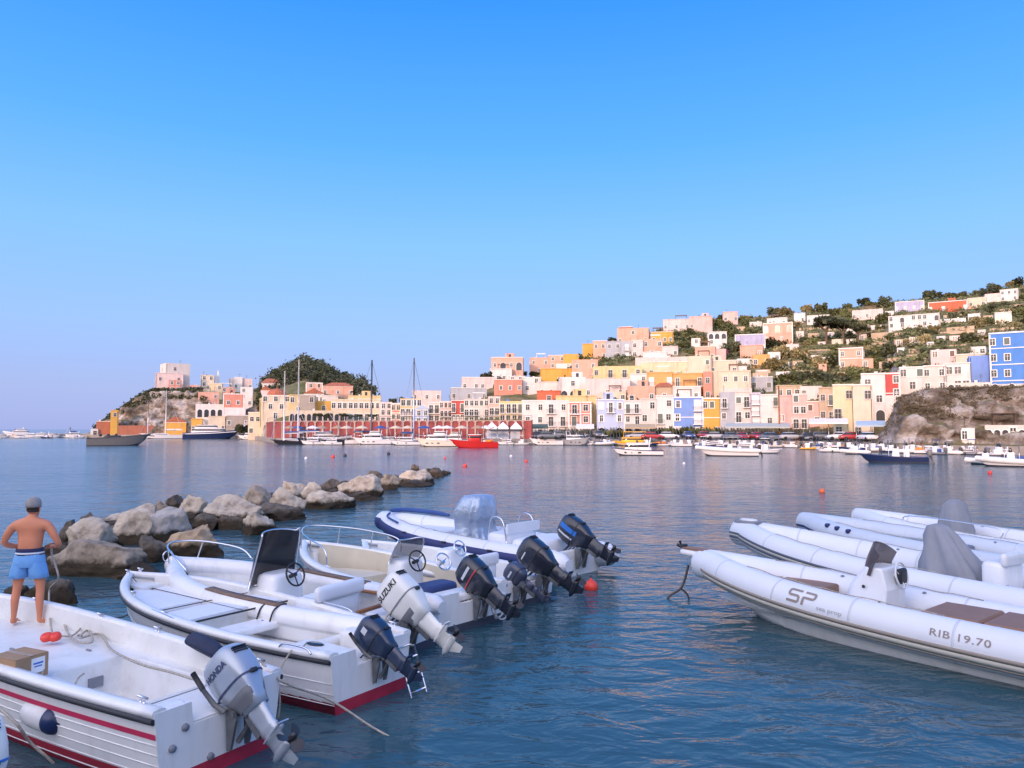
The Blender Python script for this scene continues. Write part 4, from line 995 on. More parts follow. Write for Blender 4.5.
FB('cruiser', 24, 41, 437.5, -1, 'white cabin cruiser right of the orange trawler', group=gp)
FB('yacht', 33, 56, 436.6, 1, 'long white yacht behind the left pier boats', group=gp)
FB('open', 40, 52, 438.3, -1, 'dark small motor boat at the left pier', NAVY, group=gp)
FB('cruiser', 51, 66, 437.6, 1, 'white cruiser in the middle of the left pier', group=gp)
FB('sail', 62, 80, 437.4, -1, 'white sailing boat with short mast near the end of the left pier', mast=(70, 427), mcol='a', group=gp)
FB('open', 74, 86, 438.2, 1, 'low white boat next to the grey launch bow', group=gp)
FB('launch', 87, 151, 445.5, 1, 'long dark grey open launch anchored off the headland', GREYB, Hk=1.05)
FB('sail', 139, 184, 438.6, -1, 'white sailing yacht with tall white mast under the cliff', mast=(165, 390), mcol='w')
FB('yacht', 183, 242, 438.8, 1, 'large motor yacht with navy hull and white decks', NAVY, Hk=1.1)
FB('cruiser', 237, 264, 438.8, -1, 'white motor cruiser right of the navy yacht')
FB('sail', 271, 312, 444.6, -1, 'black hulled sailing yacht with two white masts near the promenade', BLACKB, mast=(284, 371), mcol='w')
FB('sail', 290, 345, 444.2, -1, 'low dark sailing yacht with the taller white mast', BLACKB, mast=(298.5, 360), mcol='w')
FB('cruiser', 320, 342, 445, -1, 'small white cruiser with blue canopy against the dark yacht')
FB('cruiser', 352, 391, 444.4, -1, 'white cruiser with dark side windows')
FB('sail', 345, 392, 441.8, 1, 'sailing yacht with the tall dark mast behind the white cruiser', mast=(371, 360), mcol='d')
FB('cruiser', 389, 420, 445.2, -1, 'white cruiser between the dark windowed one and the cream one')
FB('sail', 398, 432, 442.0, 1, 'sailing boat with pale mast behind the white cruisers', mast=(413.5, 358), mcol='a')
FB('cruiser', 415, 457, 446.6, -1, 'big cream hulled cruiser left of the red boat', OFFB, Hk=1.15)
FB('fishing', 449, 498, 447.6, -1, 'bright red work boat with low red wheelhouse', REDB, top=REDB, Hk=.85, cat='work boat')
FB('cruiser', 434, 470, 441.5, -1, 'white flybridge cruiser behind the red boat')
FB('cruiser', 470, 493, 441.8, 1, 'white cruiser hidden behind the red boat stern')
FB('cruiser', 529, 563, 444.8, -1, 'white sports cruiser left of the grey cruiser', Hk=1.1)
FB('cruiser', 561, 590, 444.8, 1, 'grey hulled cruiser seen from the bow quarter', MIDGREY, yaw=-35, Hk=1.2)
FB('cruiser', 586, 600, 444.6, 1, 'short white boat right of the grey cruiser')
FB('open', 600, 616, 443.5, -1, 'white open boat left of the yellow tour boat')
FB('ferry', 612, 657, 442.6, -1, 'yellow tour boat with long window cabin and canopy', YELB, cat='tour boat')
FB('cruiser', 611, 663, 455.4, -1, 'white cabin boat floating in front of the yellow tour boat', Hk=.8)
FB('fishing', 655, 672, 446, 1, 'small white fishing boat with orange deckhouse right of the yellow boat', top=ORG)
FB('open', 668, 692, 446.5, -1, 'white open boat moored below the blue house')
FB('rib', 696, 758, 456, -1, 'long white inflatable with dark fender marks in mid harbour')
FB('open', 752, 782, 453.3, 1, 'white open boat right of the long inflatable', yaw=15)
FB('open', 694, 716, 448, 1, 'dark open boat below the mustard house', NAVY)
FB('fishing', 782, 802, 447.8, -1, 'white fishing boat with wooden wheelhouse below the rose house')
FB('open', 800, 817, 449.8, 1, 'small yellow dinghy tender off the quay', YELB)
FB('cruiser', 816, 846, 452.2, -1, 'white speed boat right of the yellow dinghy', Hk=.7)
FB('rib', 841, 868, 454.3, -1, 'white inflatable left of the navy speed boat')
FB('open', 857, 928, 462.6, -1, 'navy hulled speed boat with white deck and crimson line', NAVY, Hk=.9)
FB('rib', 868, 900, 450.8, 1, 'grey inflatable behind the navy speed boat')
FB('open', 896, 926, 449.4, -1, 'white boat moored under the scrub cliff', yaw=10)
FB('fishing', 914, 942, 447, 1, 'covered white work boat with broad flat canopy', Hk=1.1)
FB('rib', 926, 962, 453.6, -1, 'white inflatable moored right of the covered boat')
FB('open', 955, 985, 452.4, -1, 'long low white boat under the quay wall')
FB('rib', 966, 1002, 464.5, -1, 'grey and white inflatable with raised bow at the right')
FB('rib', 976, 1040, 466.5, -1, 'white inflatable with roll bar at the right edge')
FB('cruiser', 985, 1015, 452.0, -1, 'white boat between quay wall and right edge', Hk=.7)
FB('cruiser', 300, 324, 444.9, -1, 'white cruiser between the two black yachts', Hk=1.2)
FB('yacht', 306, 352, 443.9, 1, 'white motor yacht behind the black sailing yachts', Hk=1.2)
FB('cruiser', 376, 402, 443.8, 1, 'white flybridge cruiser behind the dark masted yacht', Hk=1.2)
FB('fishing', 404, 420, 443.9, 1, 'small white wheelhouse boat behind the cream cruiser', CANW)
FB('cruiser', 425, 448, 443.7, 1, 'blue hulled cruiser stern on to the promenade', NAVY, Hk=1.2)
FB('cruiser', 496, 516, 444.6, -1, 'white cabin boat below the white tents', Hk=1.1)
FB('open', 515, 531, 445.0, 1, 'white open boat right of the white tents')
FB('yacht', 2, 34, 436.9, -1, 'white double decked yacht at the far left', Hk=1.7, group=gp)
FB('cruiser', 44, 62, 437.8, 1, 'white flybridge boat in front of the long pier yacht', Hk=1.3, group=gp)
FB('cruiser', 64, 84, 437.9, -1, 'white flybridge boat near the end of the pier', Hk=1.3, group=gp)
FB('cruiser', 12, 28, 438.2, -1, 'small white cruiser in front of the orange trawler', group=gp)
rb_ = random.Random(5)
for i, px in enumerate([606, 648, 690, 714, 746, 776, 822, 838, 872, 892, 920, 935, 968, 1000, 640, 676, 705, 722, 738, 752, 768, 812, 830, 848, 862, 880, 905, 948]):
    kd = rb_.choice(['open', 'open', 'rib', 'cruiser']); wd = rb_.uniform(15, 24); T = tcol(px); Yq = T[1][0] - rb_.uniform(2, 6); wl = CY - 0
    wl = 429 + HC * F / Yq
    FB(kd, px - wd / 2, px + wd / 2, wl, rb_.choice([1, -1]), near_label('small %s at the quay' % {'open': 'open boat', 'rib': 'inflatable', 'cruiser': 'cabin boat'}[kd], px, 425), rb_.choice([WHITEB, WHITEB, NAVY, MIDGREY]), yaw=rb_.uniform(-35, 35))
# ---------------------------------------------------------------- pier
mb = MB(); 
for k in range(24):
    xa = -225 + k * 3.5
mb.box((-220, 269, -.1), (142, 6, 2.7)); mb.box((-220, 266.1, 1.3), (142, .5, .25))
o = mb.build('pier', M('pier_concrete', (.33, .29, .26), .9, var=.3, scale=.5)); tag(o, kind='structure')
# ---------------------------------------------------------------- buoys
def buoy(px, py, r, m, lab, squash=1.0, name='buoy'):
    p = on(px, py, 0); root = empty(name, p); tag(root, lab, 'buoy', None)
    b = MB(); b.lathe([(.02, -r)] + [(r * math.cos(a), r * math.sin(a) * squash) for a in [R(q) for q in range(-75, 76, 15)]] + [(r * .18, r * squash * 1.0), (r * .16, r * squash * 1.25), (.01, r * squash * 1.3)], 0, 20)
    b.build('float', m, root, (0, 0, r * .35))
    q = MB(); q.tube([Vector((math.cos(a) * r * .16, 0, r * (1.35 * squash + .45) + math.sin(a) * r * .16)) for a in [2 * PI * k / 8 for k in range(8)]], r * .05, 0, 5, closed=True); q.build('eyelet', BLK, root)
REDF = M('red_float', (.80, .06, .035), .4, var=.08); ORF = M('orange_float', (.85, .16, .05), .4); DKF = M('dark_float', (.03, .03, .04), .5)
buoy(591, 589.5, .135, REDF, 'red round mooring buoy floating beside the blue striped engine')
buoy(822, 492.5, .14, ORF, 'small orange red buoy in the open water')
buoy(445, 458.5, .13, REDF, 'tiny red buoy off the tip of the rocks'); buoy(465, 466.8, .18, REDF, 'red buoy right of the rock tip')
buoy(526, 462, .16, REDF, 'small red buoy in the middle of the harbour'); buoy(990, 473.5, .14, REDF, 'small red buoy in front of the right inflatables')
buoy(333, 457.5, .2, REDF, 'faint red float behind the rocks'); buoy(345, 456.3, .2, DKF, 'black float behind the rocks'); buoy(388.5, 454.6, .22, DKF, 'black float left of the cream cruiser')
buoy(306, 459, .16, CANW, 'white float behind the middle rocks'); buoy(511, 456.8, .16, CANW, 'white float in front of the tents'); buoy(684, 464, .12, CANW, 'white float left of the long inflatable')
# ---------------------------------------------------------------- cars
def car_parts():
    b = MB(); rings = []
    prof = [(-2.05, .35, .62), (-2.0, .3, .85), (-1.2, .28, .95), (-.2, .28, .98), (.9, .28, .94), (1.75, .3, .82), (2.05, .35, .6)]
    for x, z0, z1 in prof:
        rings.append([(x, y, z) for y, z in [(-.82, z0), (-.86, (z0 + z1) / 2), (-.8, z1), (0, z1 + .03), (.8, z1), (.86, (z0 + z1) / 2), (.82, z0)]])
    b.loft(rings, 0, closed=True, cap=True)
    c = MB(); c.rbox((-.35, 0, 1.17), (2.5, 1.45, .5), .12, 0, taper=(.66, .84), e=6)
    g = MB(); g.rbox((-.35, 0, 1.15), (2.42, 1.5, .34), .04, 0, taper=(.76, .87), e=8)
    w = MB(); w.lathe([(.01, -.1), (.31, -.1), (.33, -.05), (.33, .05), (.31, .1), (.01, .1)], 0, 14, Matrix.Rotation(PI / 2, 4, 'X'))
    li = MB(); li.rbox((0, 0, 0), (.06, .3, .12), .02)
    return b, c, g, w, li
_b, _c, _g, _w, _l = car_parts()
TYRE = M('tyre_rubber', (.02, .02, .02), .8); HL = M('headlamp_glass', (.8, .8, .8), .1, var=0)
CARC = {'white': (.75, .75, .75), 'silver': (.42, .43, .45), 'black': (.02, .02, .025), 'blue': (.04, .08, .25), 'red': (.4, .03, .03), 'grey': (.15, .16, .17)}
_cm = {k: (meshof(_b, 'body', M('car_paint_' + k, v, .3, var=.03, coat=.5)), meshof(_c, 'cabin', M('car_paint_' + k, v))) for k, v in CARC.items()}
_gm, _wm, _lm = meshof(_g, 'window_band', DARKG), meshof(_w, 'wheel', TYRE), meshof(_l, 'headlight', HL)
def car(px, dY, col, lab, rz=0.0, z=None):
    T = tcol(px); Y = T[2][0] + dY; zz = z if z is not None else max(terr(px, Y), 1.06) + .07
    r = empty('parked_car', ((px - CX) / F * Y, Y, zz), rz); tag(r, lab, 'car', 'cars parked along the quay')
    share('body', _cm[col][0], r, (0, 0, 0)); q = share('cabin', _cm[col][1], r, (0, 0, 0)); share('window_band', _gm, q, (0, 0, 0))
    for x in (-1.3, 1.3):
        for y in (-.78, .78): share('wheel', _wm, r, (x, y, .33))
    for y in (-.6, .6): share('headlight', _lm, r, (2.03, y, .62))
cr_ = random.Random(3)
for i, px in enumerate([536, 548, 556, 598, 636, 652, 668, 688, 704, 716, 729, 741, 756, 768, 790, 806, 822, 838, 852, 866]):
    c = cr_.choice(['white', 'white', 'silver', 'black', 'blue', 'grey', 'red', 'grey'])
    car(px, cr_.choice([-4, 4, 6, 8]) if px < 880 else -4, c, near_label(f'{c} car parked', px, 430), cr_.choice([0, PI, PI / 2, -PI / 2]) + cr_.uniform(-.15, .15))
# ---------------------------------------------------------------- tents, awnings, poles
pr_ = random.Random(12)
def parasol(px, Y, z, m_, lab):
    r = empty('parasol', ((px - CX) / F * Y, Y, z)); tag(r, lab, 'parasol', 'parasols on the lower quay')
    q = MB(); q.lathe([(1.5, 2.15), (1.45, 2.2), (.7, 2.55), (.05, 2.75), (.01, 2.76)], 0, 10, smooth=False); q.build('canopy', m_, r); q = MB(); q.tube([(0, 0, 0), (0, 0, 2.7)], .04, 0, 6); q.build('parasol_pole', ALU, r)
PM = [('white', CANW), ('cream', M('canvas_cream', (.6, .52, .38), .8)), ('blue', CANV), ('tan', M('canvas_tan', (.40, .28, .18), .8))]
for px in [290, 298, 313, 322, 338, 347, 362, 381, 396, 408, 424, 439, 447, 462, 478, 486]:
    c_, m_ = pr_.choice(PM); parasol(px, tcol(px)[2][0] - 2.5 - pr_.random() * 2, 1.06, m_, near_label(f'{c_} parasol on the lower quay', px, 426))
def tent(px, Y, w_, lab):
    r = empty('market_tent', ((px - CX) / F * Y, Y, 1.06)); tag(r, lab, 'tent', 'white peaked tents on the quay')
    m = MB(); h0, h1 = 2.3, 3.5; a = w_ / 2; m.add([(-a, -a, h0), (a, -a, h0), (a, a, h0), (-a, a, h0), (0, 0, h1), (-a, -a, h0 - .3), (a, -a, h0 - .3), (a, a, h0 - .3), (-a, a, h0 - .3)], [(0, 1, 4), (1, 2, 4), (2, 3, 4), (3, 0, 4), (0, 5, 6, 1), (1, 6, 7, 2), (2, 7, 8, 3), (3, 8, 5, 0)]); m.build('canopy', CANW, r)
    s = MB(); s.box((0, a - .05, 1.1), (w_ - .2, .04, 2.1)); s.build('side_panel', M('tent_side_pale_blue', (.55, .6, .7), .8), r)
    for x in (-a, a):
        for y in (-a, a): q = MB(); q.tube([(x, y, 0), (x, y, h0)], .05, 0, 5); q.build('tent_pole', ALU, r)
for px, l in ((492, 'leftmost of the white peaked tents behind the red boat'), (503, 'middle white peaked tent behind the red boat'), (516, 'rightmost of the white peaked tents near the promenade end')): tent(px, 151.2, 2.4, l)
def awning(px, Y, wpx, h_, dp, m_, lab, name='awning'):
    r = empty(name, ((px - CX) / F * Y, Y, 1.06), -math.atan((px - CX) / F)); tag(r, lab, 'awning'); w_ = wpx / F * Y
    m = MB(); m.add([(-w_ / 2, 0, h_), (w_ / 2, 0, h_), (w_ / 2, dp, h_ + .7), (-w_ / 2, dp, h_ + .7), (-w_ / 2, 0, h_ - .3), (w_ / 2, 0, h_ - .3), (-w_ / 2, .02, h_ - .08), (w_ / 2, .02, h_ - .08), (w_ / 2, dp, h_ + .62), (-w_ / 2, dp, h_ + .62)], [(0, 1, 2, 3), (4, 5, 1, 0), (6, 9, 8, 7), (0, 3, 9, 6), (1, 7, 8, 2)]); m.build('canopy', m_, r)
    n = max(2, int(w_ / 3))
    for i in range(n + 1): q = MB(); q.tube([(-w_ / 2 + .1 + (w_ - .2) * i / n, .1, 0), (-w_ / 2 + .1 + (w_ - .2) * i / n, .1, h_)], .05, 0, 5); q.build('awning_post', ALU, r)
awning(757, 141.5, 62, 2.5, 4, M('awning_greygreen', (.42, .45, .42), .8), 'long grey green awning in front of the white houses')
awning(828, 127, 36, 3.2, 4, CANW, 'pale curved awning in front of the sand coloured galleries')
awning(870, 118, 27, 2.7, 3.5, M('awning_pale_blue', (.40, .52, .62), .8), 'light blue awning below the tall blank cream building')
awning(540, 156, 16, 2.4, 3, M('awning_green', (.08, .12, .09), .8), 'dark green awning below the large white block')
awning(585, 154, 18, 2.4, 3, CANW, 'white cafe awning below the red pair of houses')
awning(640, 153, 30, 2.4, 3, M('awning_tan', (.45, .35, .22), .8), 'tan awning behind the yellow tour boat')
def pole(px, Y, z0, pyt, lab, name='utility_pole', head=False, m_=None, r_=.14):
    x = (px - CX) / F * Y; zt = at(px, pyt, Y).z; r = empty(name, (x, Y, z0)); tag(r, lab, name.replace('_', ' '))
    m = MB(); m.tube([(0, 0, 0), (0, 0, zt - z0)], [r_, r_ * .6], 0, 8); m.build('pole_shaft', m_ or WOODB, r)
    h_ = MB()
    if head: 
        h_.lathe([(.2, -.2), (1.1, -.1), (1.1, .1), (.2, .2)], 0, 12, Matrix.Translation((0, 0, zt - z0)))
        for k in range(6): h_.box((math.cos(k) * 1.0, math.sin(k) * 1.0, zt - z0 - .3), (.4, .4, .3))
        h_.build('lamp_ring', IRON, r)
    else: h_.box((0, 0, zt - z0 - .6), (1.3, .1, .12)); h_.build('crossarm', m_ or WOODB, r)
pole(779, 143, 1.1, 386, 'tall dark street pole between the white and pink houses', r_=.2)
pole(148.5, 266, 1.0, 401, 'tall floodlight mast with a ring of lamps below the cliff', 'floodlight_mast', True, ALU, .2)
for i, (px, t) in enumerate([(632, 420), (716, 418), (810, 415), (905, 405)]): pass
# ================================================================ foreground boats
def yat(q, z):
    """half width of the hull section at height z"""
    P = q['pts']
    for a, b in zip(P, P[1:]):
        if b[2] <= z <= a[2]: return lerp(a[1], b[1], (a[2] - z) / max(1e-6, a[2] - b[2]))
    return P[0][1] if z > P[0][2] else 0
def side_pt(q, f, off=0.0, sg=1):
    """f 0..1 runs from the sheer to the chine"""
    P = q['pts']
    if f < .5: a, b, t = P[0], P[1], f * 2
    else: a, b, t = P[1], P[2], f * 2 - 1
    return Vector((lerp(a[0], b[0], t), sg * (lerp(a[1], b[1], t) + off), lerp(a[2], b[2], t)))
def band(mb, st, f0, f1, off, sg, m=0, s0=0, s1=1, z=None):
    rg = [[side_pt(q, f0, off, sg), side_pt(q, f1, off, sg)] for q in st if s0 <= q['s'] <= s1]
    mb.loft(rg, m, closed=False, smooth=True, flip=(sg < 0))
GEL = M('foreground_gelcoat', (.80, .80, .80), .32, var=.05, scale=1.5, stain=.5, streak=True, stain_col=(.50, .47, .41), coat=.2)
GELI = M('inner_gelcoat', (.74, .74, .72), .45, var=.06, scale=2.5, stain=.5, stain_col=(.52, .50, .45), bump=.05, bscale=60)
RUB = M('black_rubber_fendering', (.025, .027, .035), .55, var=.1); GREYR = M('grey_rubber', (.22, .23, .26), .6, var=.1)
VINYL = M('white_vinyl_cushion', (.72, .74, .78), .5, var=.04, bump=.12, bscale=5); ROPE = M('rope_fibre', (.42, .38, .32), .9, var=.3, scale=30, bump=.3, bscale=60); ROPED = M('dark_wet_rope', (.10, .09, .08), .9, var=.3, scale=30)
CHR = M('chrome_tube', (.75, .75, .77), .18, metal=1, var=0); PINKR = M('crimson_stripe', (.55, .03, .10), .5, var=.15)
def fore_boat(name, lab, S, head, L, B, Bt, zs, zb, deck=.38, cap=.10, well=None, notch=(.3, .42), wl=.10, anti=ANTIR, hullm=GEL, innerm=GELI, rub=RUB, rubf=.05, rubr=.028, strakes=(), cat='motor boat', p=2.6, group='motor boats moored stern out on the left', capm=None, mid=.45, zp=2.0, chine=.86, deck_s=.93, wave=0):
    root = empty(name, (S[0], S[1], 0), R(head)); tag(root, lab, cat, group)
    st = hull_shape(L, B, Bt, zs, zb, 40, p=p, mid=mid, zp=zp, chine=chine)
    mb = MB(); rings = []
    for q in st:
        P = q['pts']; side = [side_pt(q, f, 0) for f in (0, .2, .4, .6, .8)]
        y = yat(q, wl); cz = P[2][2]
        side.append(Vector((lerp(P[1][0], P[2][0], .9), y, wl)) if cz < wl else side_pt(q, .95)); side.append(Vector(P[2])); side.append(Vector(P[3]))
        rings.append(side + [Vector((v.x, -v.y, v.z)) for v in side[:-1][::-1]])
    mb.loft(rings, lambda i, j: 1 if (5 <= j <= 8 and st[i]['pts'][2][2] < wl + .04) else 0, closed=False, smooth=True, flip=True)
    hull = mb.build('hull', [hullm, anti], root)
    # strakes pressed into the topsides belong to the hull mesh pattern
    if strakes:
        s_ = MB()
        for f in strakes:
            for sg in (1, -1): s_.tube([side_pt(q, f, .0, sg) for q in st if q['s'] < .985], .0065, 0, 5)
        s_.build('strake', hullm, root)
    # transom
    q0 = st[0]; P = q0['pts']; y0, zt0 = P[0][1], P[0][2]; nw, nz_ = notch; yw = yat(q0, wl); T = MB()
    up = [(-y0, zt0), (-nw, zt0), (-nw * .92, nz_), (nw * .92, nz_), (nw, zt0), (y0, zt0), (P[1][1], P[1][2]), (yw, wl), (-yw, wl), (-P[1][1], P[1][2])]
    dn = [(-yw, wl), (yw, wl), (P[2][1], P[2][2]), (0, P[3][2]), (-P[2][1], P[2][2])]
    for poly, mm in ((up, 0), (dn, 1)):
        n = len(poly); o = len(T.v)
        for x in (-.005, .06): T.v.extend(Vector((x, y, z)) for y, z in poly)
        T.face([o + i for i in range(n)], mm); T.face([o + n + i for i in range(n)][::-1], mm)
        for i in range(n): T.face([o + i, o + n + i, o + n + (i + 1) % n, o + (i + 1) % n], mm)
    T.build('transom', [hullm, anti], root)
    # gunwale cap
    G = MB()
    for sg in (1, -1):
        rg = []
        for q in st:
            h_, z = q['hw'], q['zs']; i_ = max(h_ - cap, .004)
            rg.append([(q['x'] + (.02 if q['s'] == 1 else 0), sg * yy, zz) for yy, zz in ((h_ + .012, z - .045), (h_ + .018, z), (h_ + .004, z + .022), (lerp(h_, i_, .5), z + .032), (i_ + .002, z + .02), (i_ - .002 if i_ > .01 else .002, z - .05))])
        G.loft(rg, 0, closed=True, cap=True, flip=(sg > 0))
    G.build('gunwale', capm or hullm, root)
    # inner sides
    I = MB()
    for sg in (1, -1):
        rg = []
        for q in st:
            if q['s'] > deck_s: break
            i_ = max(q['hw'] - cap, .01); yd = max(.01, min(i_ - .03, yat(q, deck) - .03)); rg.append([(q['x'], sg * i_, q['zs']), (q['x'], sg * lerp(i_, yd, .6), lerp(q['zs'], deck, .5)), (q['x'], sg * yd, deck)])
        I.loft(rg, 0, closed=False, smooth=True, flip=(sg < 0))
    I.build('inner_side', innerm, root)
    # deck with optional well (x0,x1,y0,y1,floor)
    D = MB(); xs = [q['x'] for q in st if q['s'] <= deck_s]
    if well: xs = sorted(set([x for x in xs if abs(x - well[0]) > .04 and abs(x - well[1]) > .04] + [well[0], well[1]]))
    def hwx(x):
        for a, b in zip(st, st[1:]):
            if a['x'] <= x <= b['x']:
                t = (x - a['x']) / (b['x'] - a['x']); f = lambda q: max(.01, min(max(q['hw'] - cap, .01) - .03, yat(q, deck) - .03)); return lerp(f(a), f(b), t)
        return .01
    for a, b in zip(xs, xs[1:]):
        ha, hb = hwx(a), hwx(b)
        if well and a >= well[0] - 1e-6 and b <= well[1] + 1e-6:
            D.add([(a, -ha, deck), (b, -hb, deck), (b, well[2], deck), (a, well[2], deck)], [(0, 1, 2, 3)]); D.add([(a, well[3], deck), (b, well[3], deck), (b, hb, deck), (a, ha, deck)], [(0, 1, 2, 3)])
        else: D.add([(a, -ha, deck), (b, -hb, deck), (b, hb, deck), (a, ha, deck)], [(0, 1, 2, 3)])
    D.build('deck', innerm, root)
    if well:
        x0, x1, y0_, y1_, zf = well; W = MB(); n = 6; ring = []
        def rr_(z, ins):
            c = []
            for (cx_, cy_, a0) in ((x1 - .08, y1_ - .08, 0), (x0 + .08, y1_ - .08, 90), (x0 + .08, y0_ + .08, 180), (x1 - .08, y0_ + .08, 270)):
                for k in range(4): a = R(a0 + 30 * k); c.append((cx_ + (.08 - ins) * math.cos(a), cy_ + (.08 - ins) * math.sin(a), z))
            return c
        sq = [(x1, y1_ - .0, deck + .001)] ; 
        lip = [(x + (.03 if x > (x0 + x1) / 2 else -.03), y + (.03 if y > (y0_ + y1_) / 2 else -.03), z) for x, y, z in rr_(deck + .012, 0)]
        W.loft([lip, rr_(deck + .022, 0), rr_(deck, .01), rr_(zf + .05, .03), rr_(zf, .07)], 0, closed=True, smooth=True, flip=True)
        o = len(W.v); f_ = rr_(zf, .07); W.add(f_, [list(range(len(f_)))]); W.build('cockpit_well', innerm, root)
    # rub rail
    if rub:
        K = MB()
        for sg in (1, -1):
            K.tube([side_pt(q, rubf, .012, sg) for q in st], rubr, 0, 8)
        K.build('rub_rail', rub, root)
    return root, st
# ---------------------------------------------------------------- lettering
def text_data(s, size, ext=.004, bold=0.0, space=1.0):
    c = bpy.data.curves.new('lettering', 'FONT'); c.body = s; c.size = size; c.extrude = ext; c.offset = bold; c.space_character = space; c.resolution_u = 3; c.align_x = 'CENTER'; c.align_y = 'CENTER'
    o = bpy.data.objects.new('lettering', c); COL.objects.link(o); dg = bpy.context.evaluated_depsgraph_get(); me = bpy.data.meshes.new_from_object(o.evaluated_get(dg)); bpy.data.objects.remove(o); return me
def lettering(s, size, m, parent, Tm, ext=.004, bold=0.0, space=1.0, sx=1.0, italic=0.0, warp=None):
    me = text_data(s, size, ext, bold, space)
    for v in me.vertices:
        p = Vector(v.co); p.x = p.x * sx + p.y * italic
        v.co = warp(p) if warp else Tm @ p
    me.materials.clear(); me.materials.append(m); me.update()
    o = bpy.data.objects.new('lettering', me); COL.objects.link(o); o.parent = parent; return o
# ---------------------------------------------------------------- outboard motor
def outboard(parent, loc, tilt, sc=1.0, cm=None, lm=None, txt=None, txtm=None, stripe=None, yaw=0, style='round', tiller=False, tsize=.12, name='outboard_motor', marks=None, ttilt=0, lab=None):
    X = Matrix.Translation(Vector(loc)) @ Matrix.Rotation(R(yaw), 4, 'Z') @ Matrix.Rotation(R(tilt), 4, 'Y') @ Matrix.Scale(sc, 4)
    lm = lm or cm
    def ring(z, xc, a, b, n=28, e=2.8, lean=0.0): return [X @ Vector((xc + a * c, b * s, z + lean * c * a)) for c, s in sup(n, e)]
    if style == 'round': secs = [(-.20, -.27, .15, .095), (-.06, -.265, .18, .115), (.05, -.25, .235, .15), (.14, -.24, .285, .175), (.28, -.235, .305, .185), (.42, -.23, .30, .182), (.52, -.225, .27, .165), (.575, -.22, .225, .135), (.605, -.22, .14, .08), (.612, -.22, .02, .015)]
    elif style == 'tall': secs = [(-.20, -.28, .16, .10), (-.05, -.275, .20, .13), (.08, -.265, .265, .165), (.20, -.26, .295, .185), (.36, -.265, .30, .19), (.50, -.275, .285, .182), (.60, -.285, .24, .155), (.645, -.285, .165, .105), (.655, -.285, .03, .02)]
    else: secs = [(-.04, -.2, .11, .08), (.03, -.2, .17, .12), (.10, -.2, .21, .135), (.26, -.2, .215, .14), (.36, -.2, .19, .13), (.41, -.2, .13, .09), (.42, -.2, .02, .015)]
    c = MB(); c.loft([ring(z, xc, a, b, e=3.8, lean=.10) for z, xc, a, b in secs], 0, closed=True, cap=True)
    # seam line round the cowling
    zc, xc_, a_, b_ = secs[3] if style != 'small' else secs[2]
    cow = c.build(name, cm, parent)
    if lab: cow['label'] = lab
    s = MB(); s.loft([ring(zc - .008, xc_, a_ + .006, b_ + .006, e=3.4, lean=.1), ring(zc + .004, xc_ , a_ + .012, b_ + .012, e=3.4, lean=.1), ring(zc + .016, xc_, a_ + .010, b_ + .008, e=3.4, lean=.1)], 0, closed=True); s.build('cowling_seam', BLK if stripe is None else stripe, cow)
    if style != 'small' and cm in (SILV, WCOWL):
        k0 = MB(); k0.loft([ring(z, xc + .012, a + .006, b + .008, e=3.8, lean=.10) for z, xc, a, b in ((-.15, -.268, .155, .10), (-.05, -.262, .19, .122), (.03, -.255, .225, .145), (.035, -.255, .21, .13))], 0, closed=True); k0.build('lower_cover', M('dark_lower_cover', (.13, .14, .16), .5), cow)
    lt = MB(); lt.rbox((secs[4][1] - secs[4][2] * .96 - .012, 0, secs[2][0] + .06), (.03, .09, .05), .01, 0, T=X); lt.build('latch', BLK, cow)
    vt = MB(); [vt.box((secs[5][1] - secs[5][2] + .005, 0, secs[5][0] - .03 + .03 * k_), (.03, secs[5][3] * 1.0, .012), 0, T=X) for k_ in range(3)]; vt.build('air_intake', BLK, cow)
    lz = -.74 if style != 'small' else -.62
    g = MB(); xl = secs[0][1]
    def foil(z, a, b, xo=0): return [X @ Vector((xl + xo + a * c_, b * s_ * (1 if c_ > 0 else .8), z)) for c_, s_ in sup(16, 2)]
    k = 1 if style != 'small' else .62
    g.loft([foil(-.10, .155 * k, .095 * k), foil(-.22, .15 * k, .09 * k), foil(-.34, .14 * k, .078 * k), foil(lz + .30, .135 * k, .07 * k), foil(lz + .27, .15 * k, .08 * k), foil(lz + .24, .135 * k, .065 * k), foil(lz + .20, .17 * k, .075 * k, -.03), foil(lz + .17, .17 * k, .075 * k, -.03), foil(lz + .15, .13 * k, .05 * k), foil(lz + .06, .13 * k, .038 * k), foil(lz + .0, .13 * k, .035 * k)], 0, closed=True, cap=True)
    g.add([X @ Vector(v) for v in [(xl + .10 * k, -.075 * k, lz + .185), (xl + .10 * k, .075 * k, lz + .185), (xl - .24 * k, .065 * k, lz + .185), (xl - .24 * k, -.065 * k, lz + .185), (xl + .10 * k, -.075 * k, lz + .200), (xl + .10 * k, .075 * k, lz + .200), (xl - .24 * k, .065 * k, lz + .200), (xl - .24 * k, -.065 * k, lz + .200)]], [(0, 3, 2, 1), (4, 5, 6, 7), (0, 1, 5, 4), (1, 2, 6, 5), (2, 3, 7, 6), (3, 0, 4, 7)])
    # torpedo
    rings = []
    for x, r_ in ((.20, .006), (.17, .03), (.10, .052), (-.02, .058), (-.12, .052), (-.17, .042)): rings.append([X @ Vector((xl + x * k, r_ * k * math.cos(t), lz + r_ * k * math.sin(t))) for t in [2 * PI * j / 14 for j in range(14)]])
    g.loft(rings, 0, closed=True, cap=True)
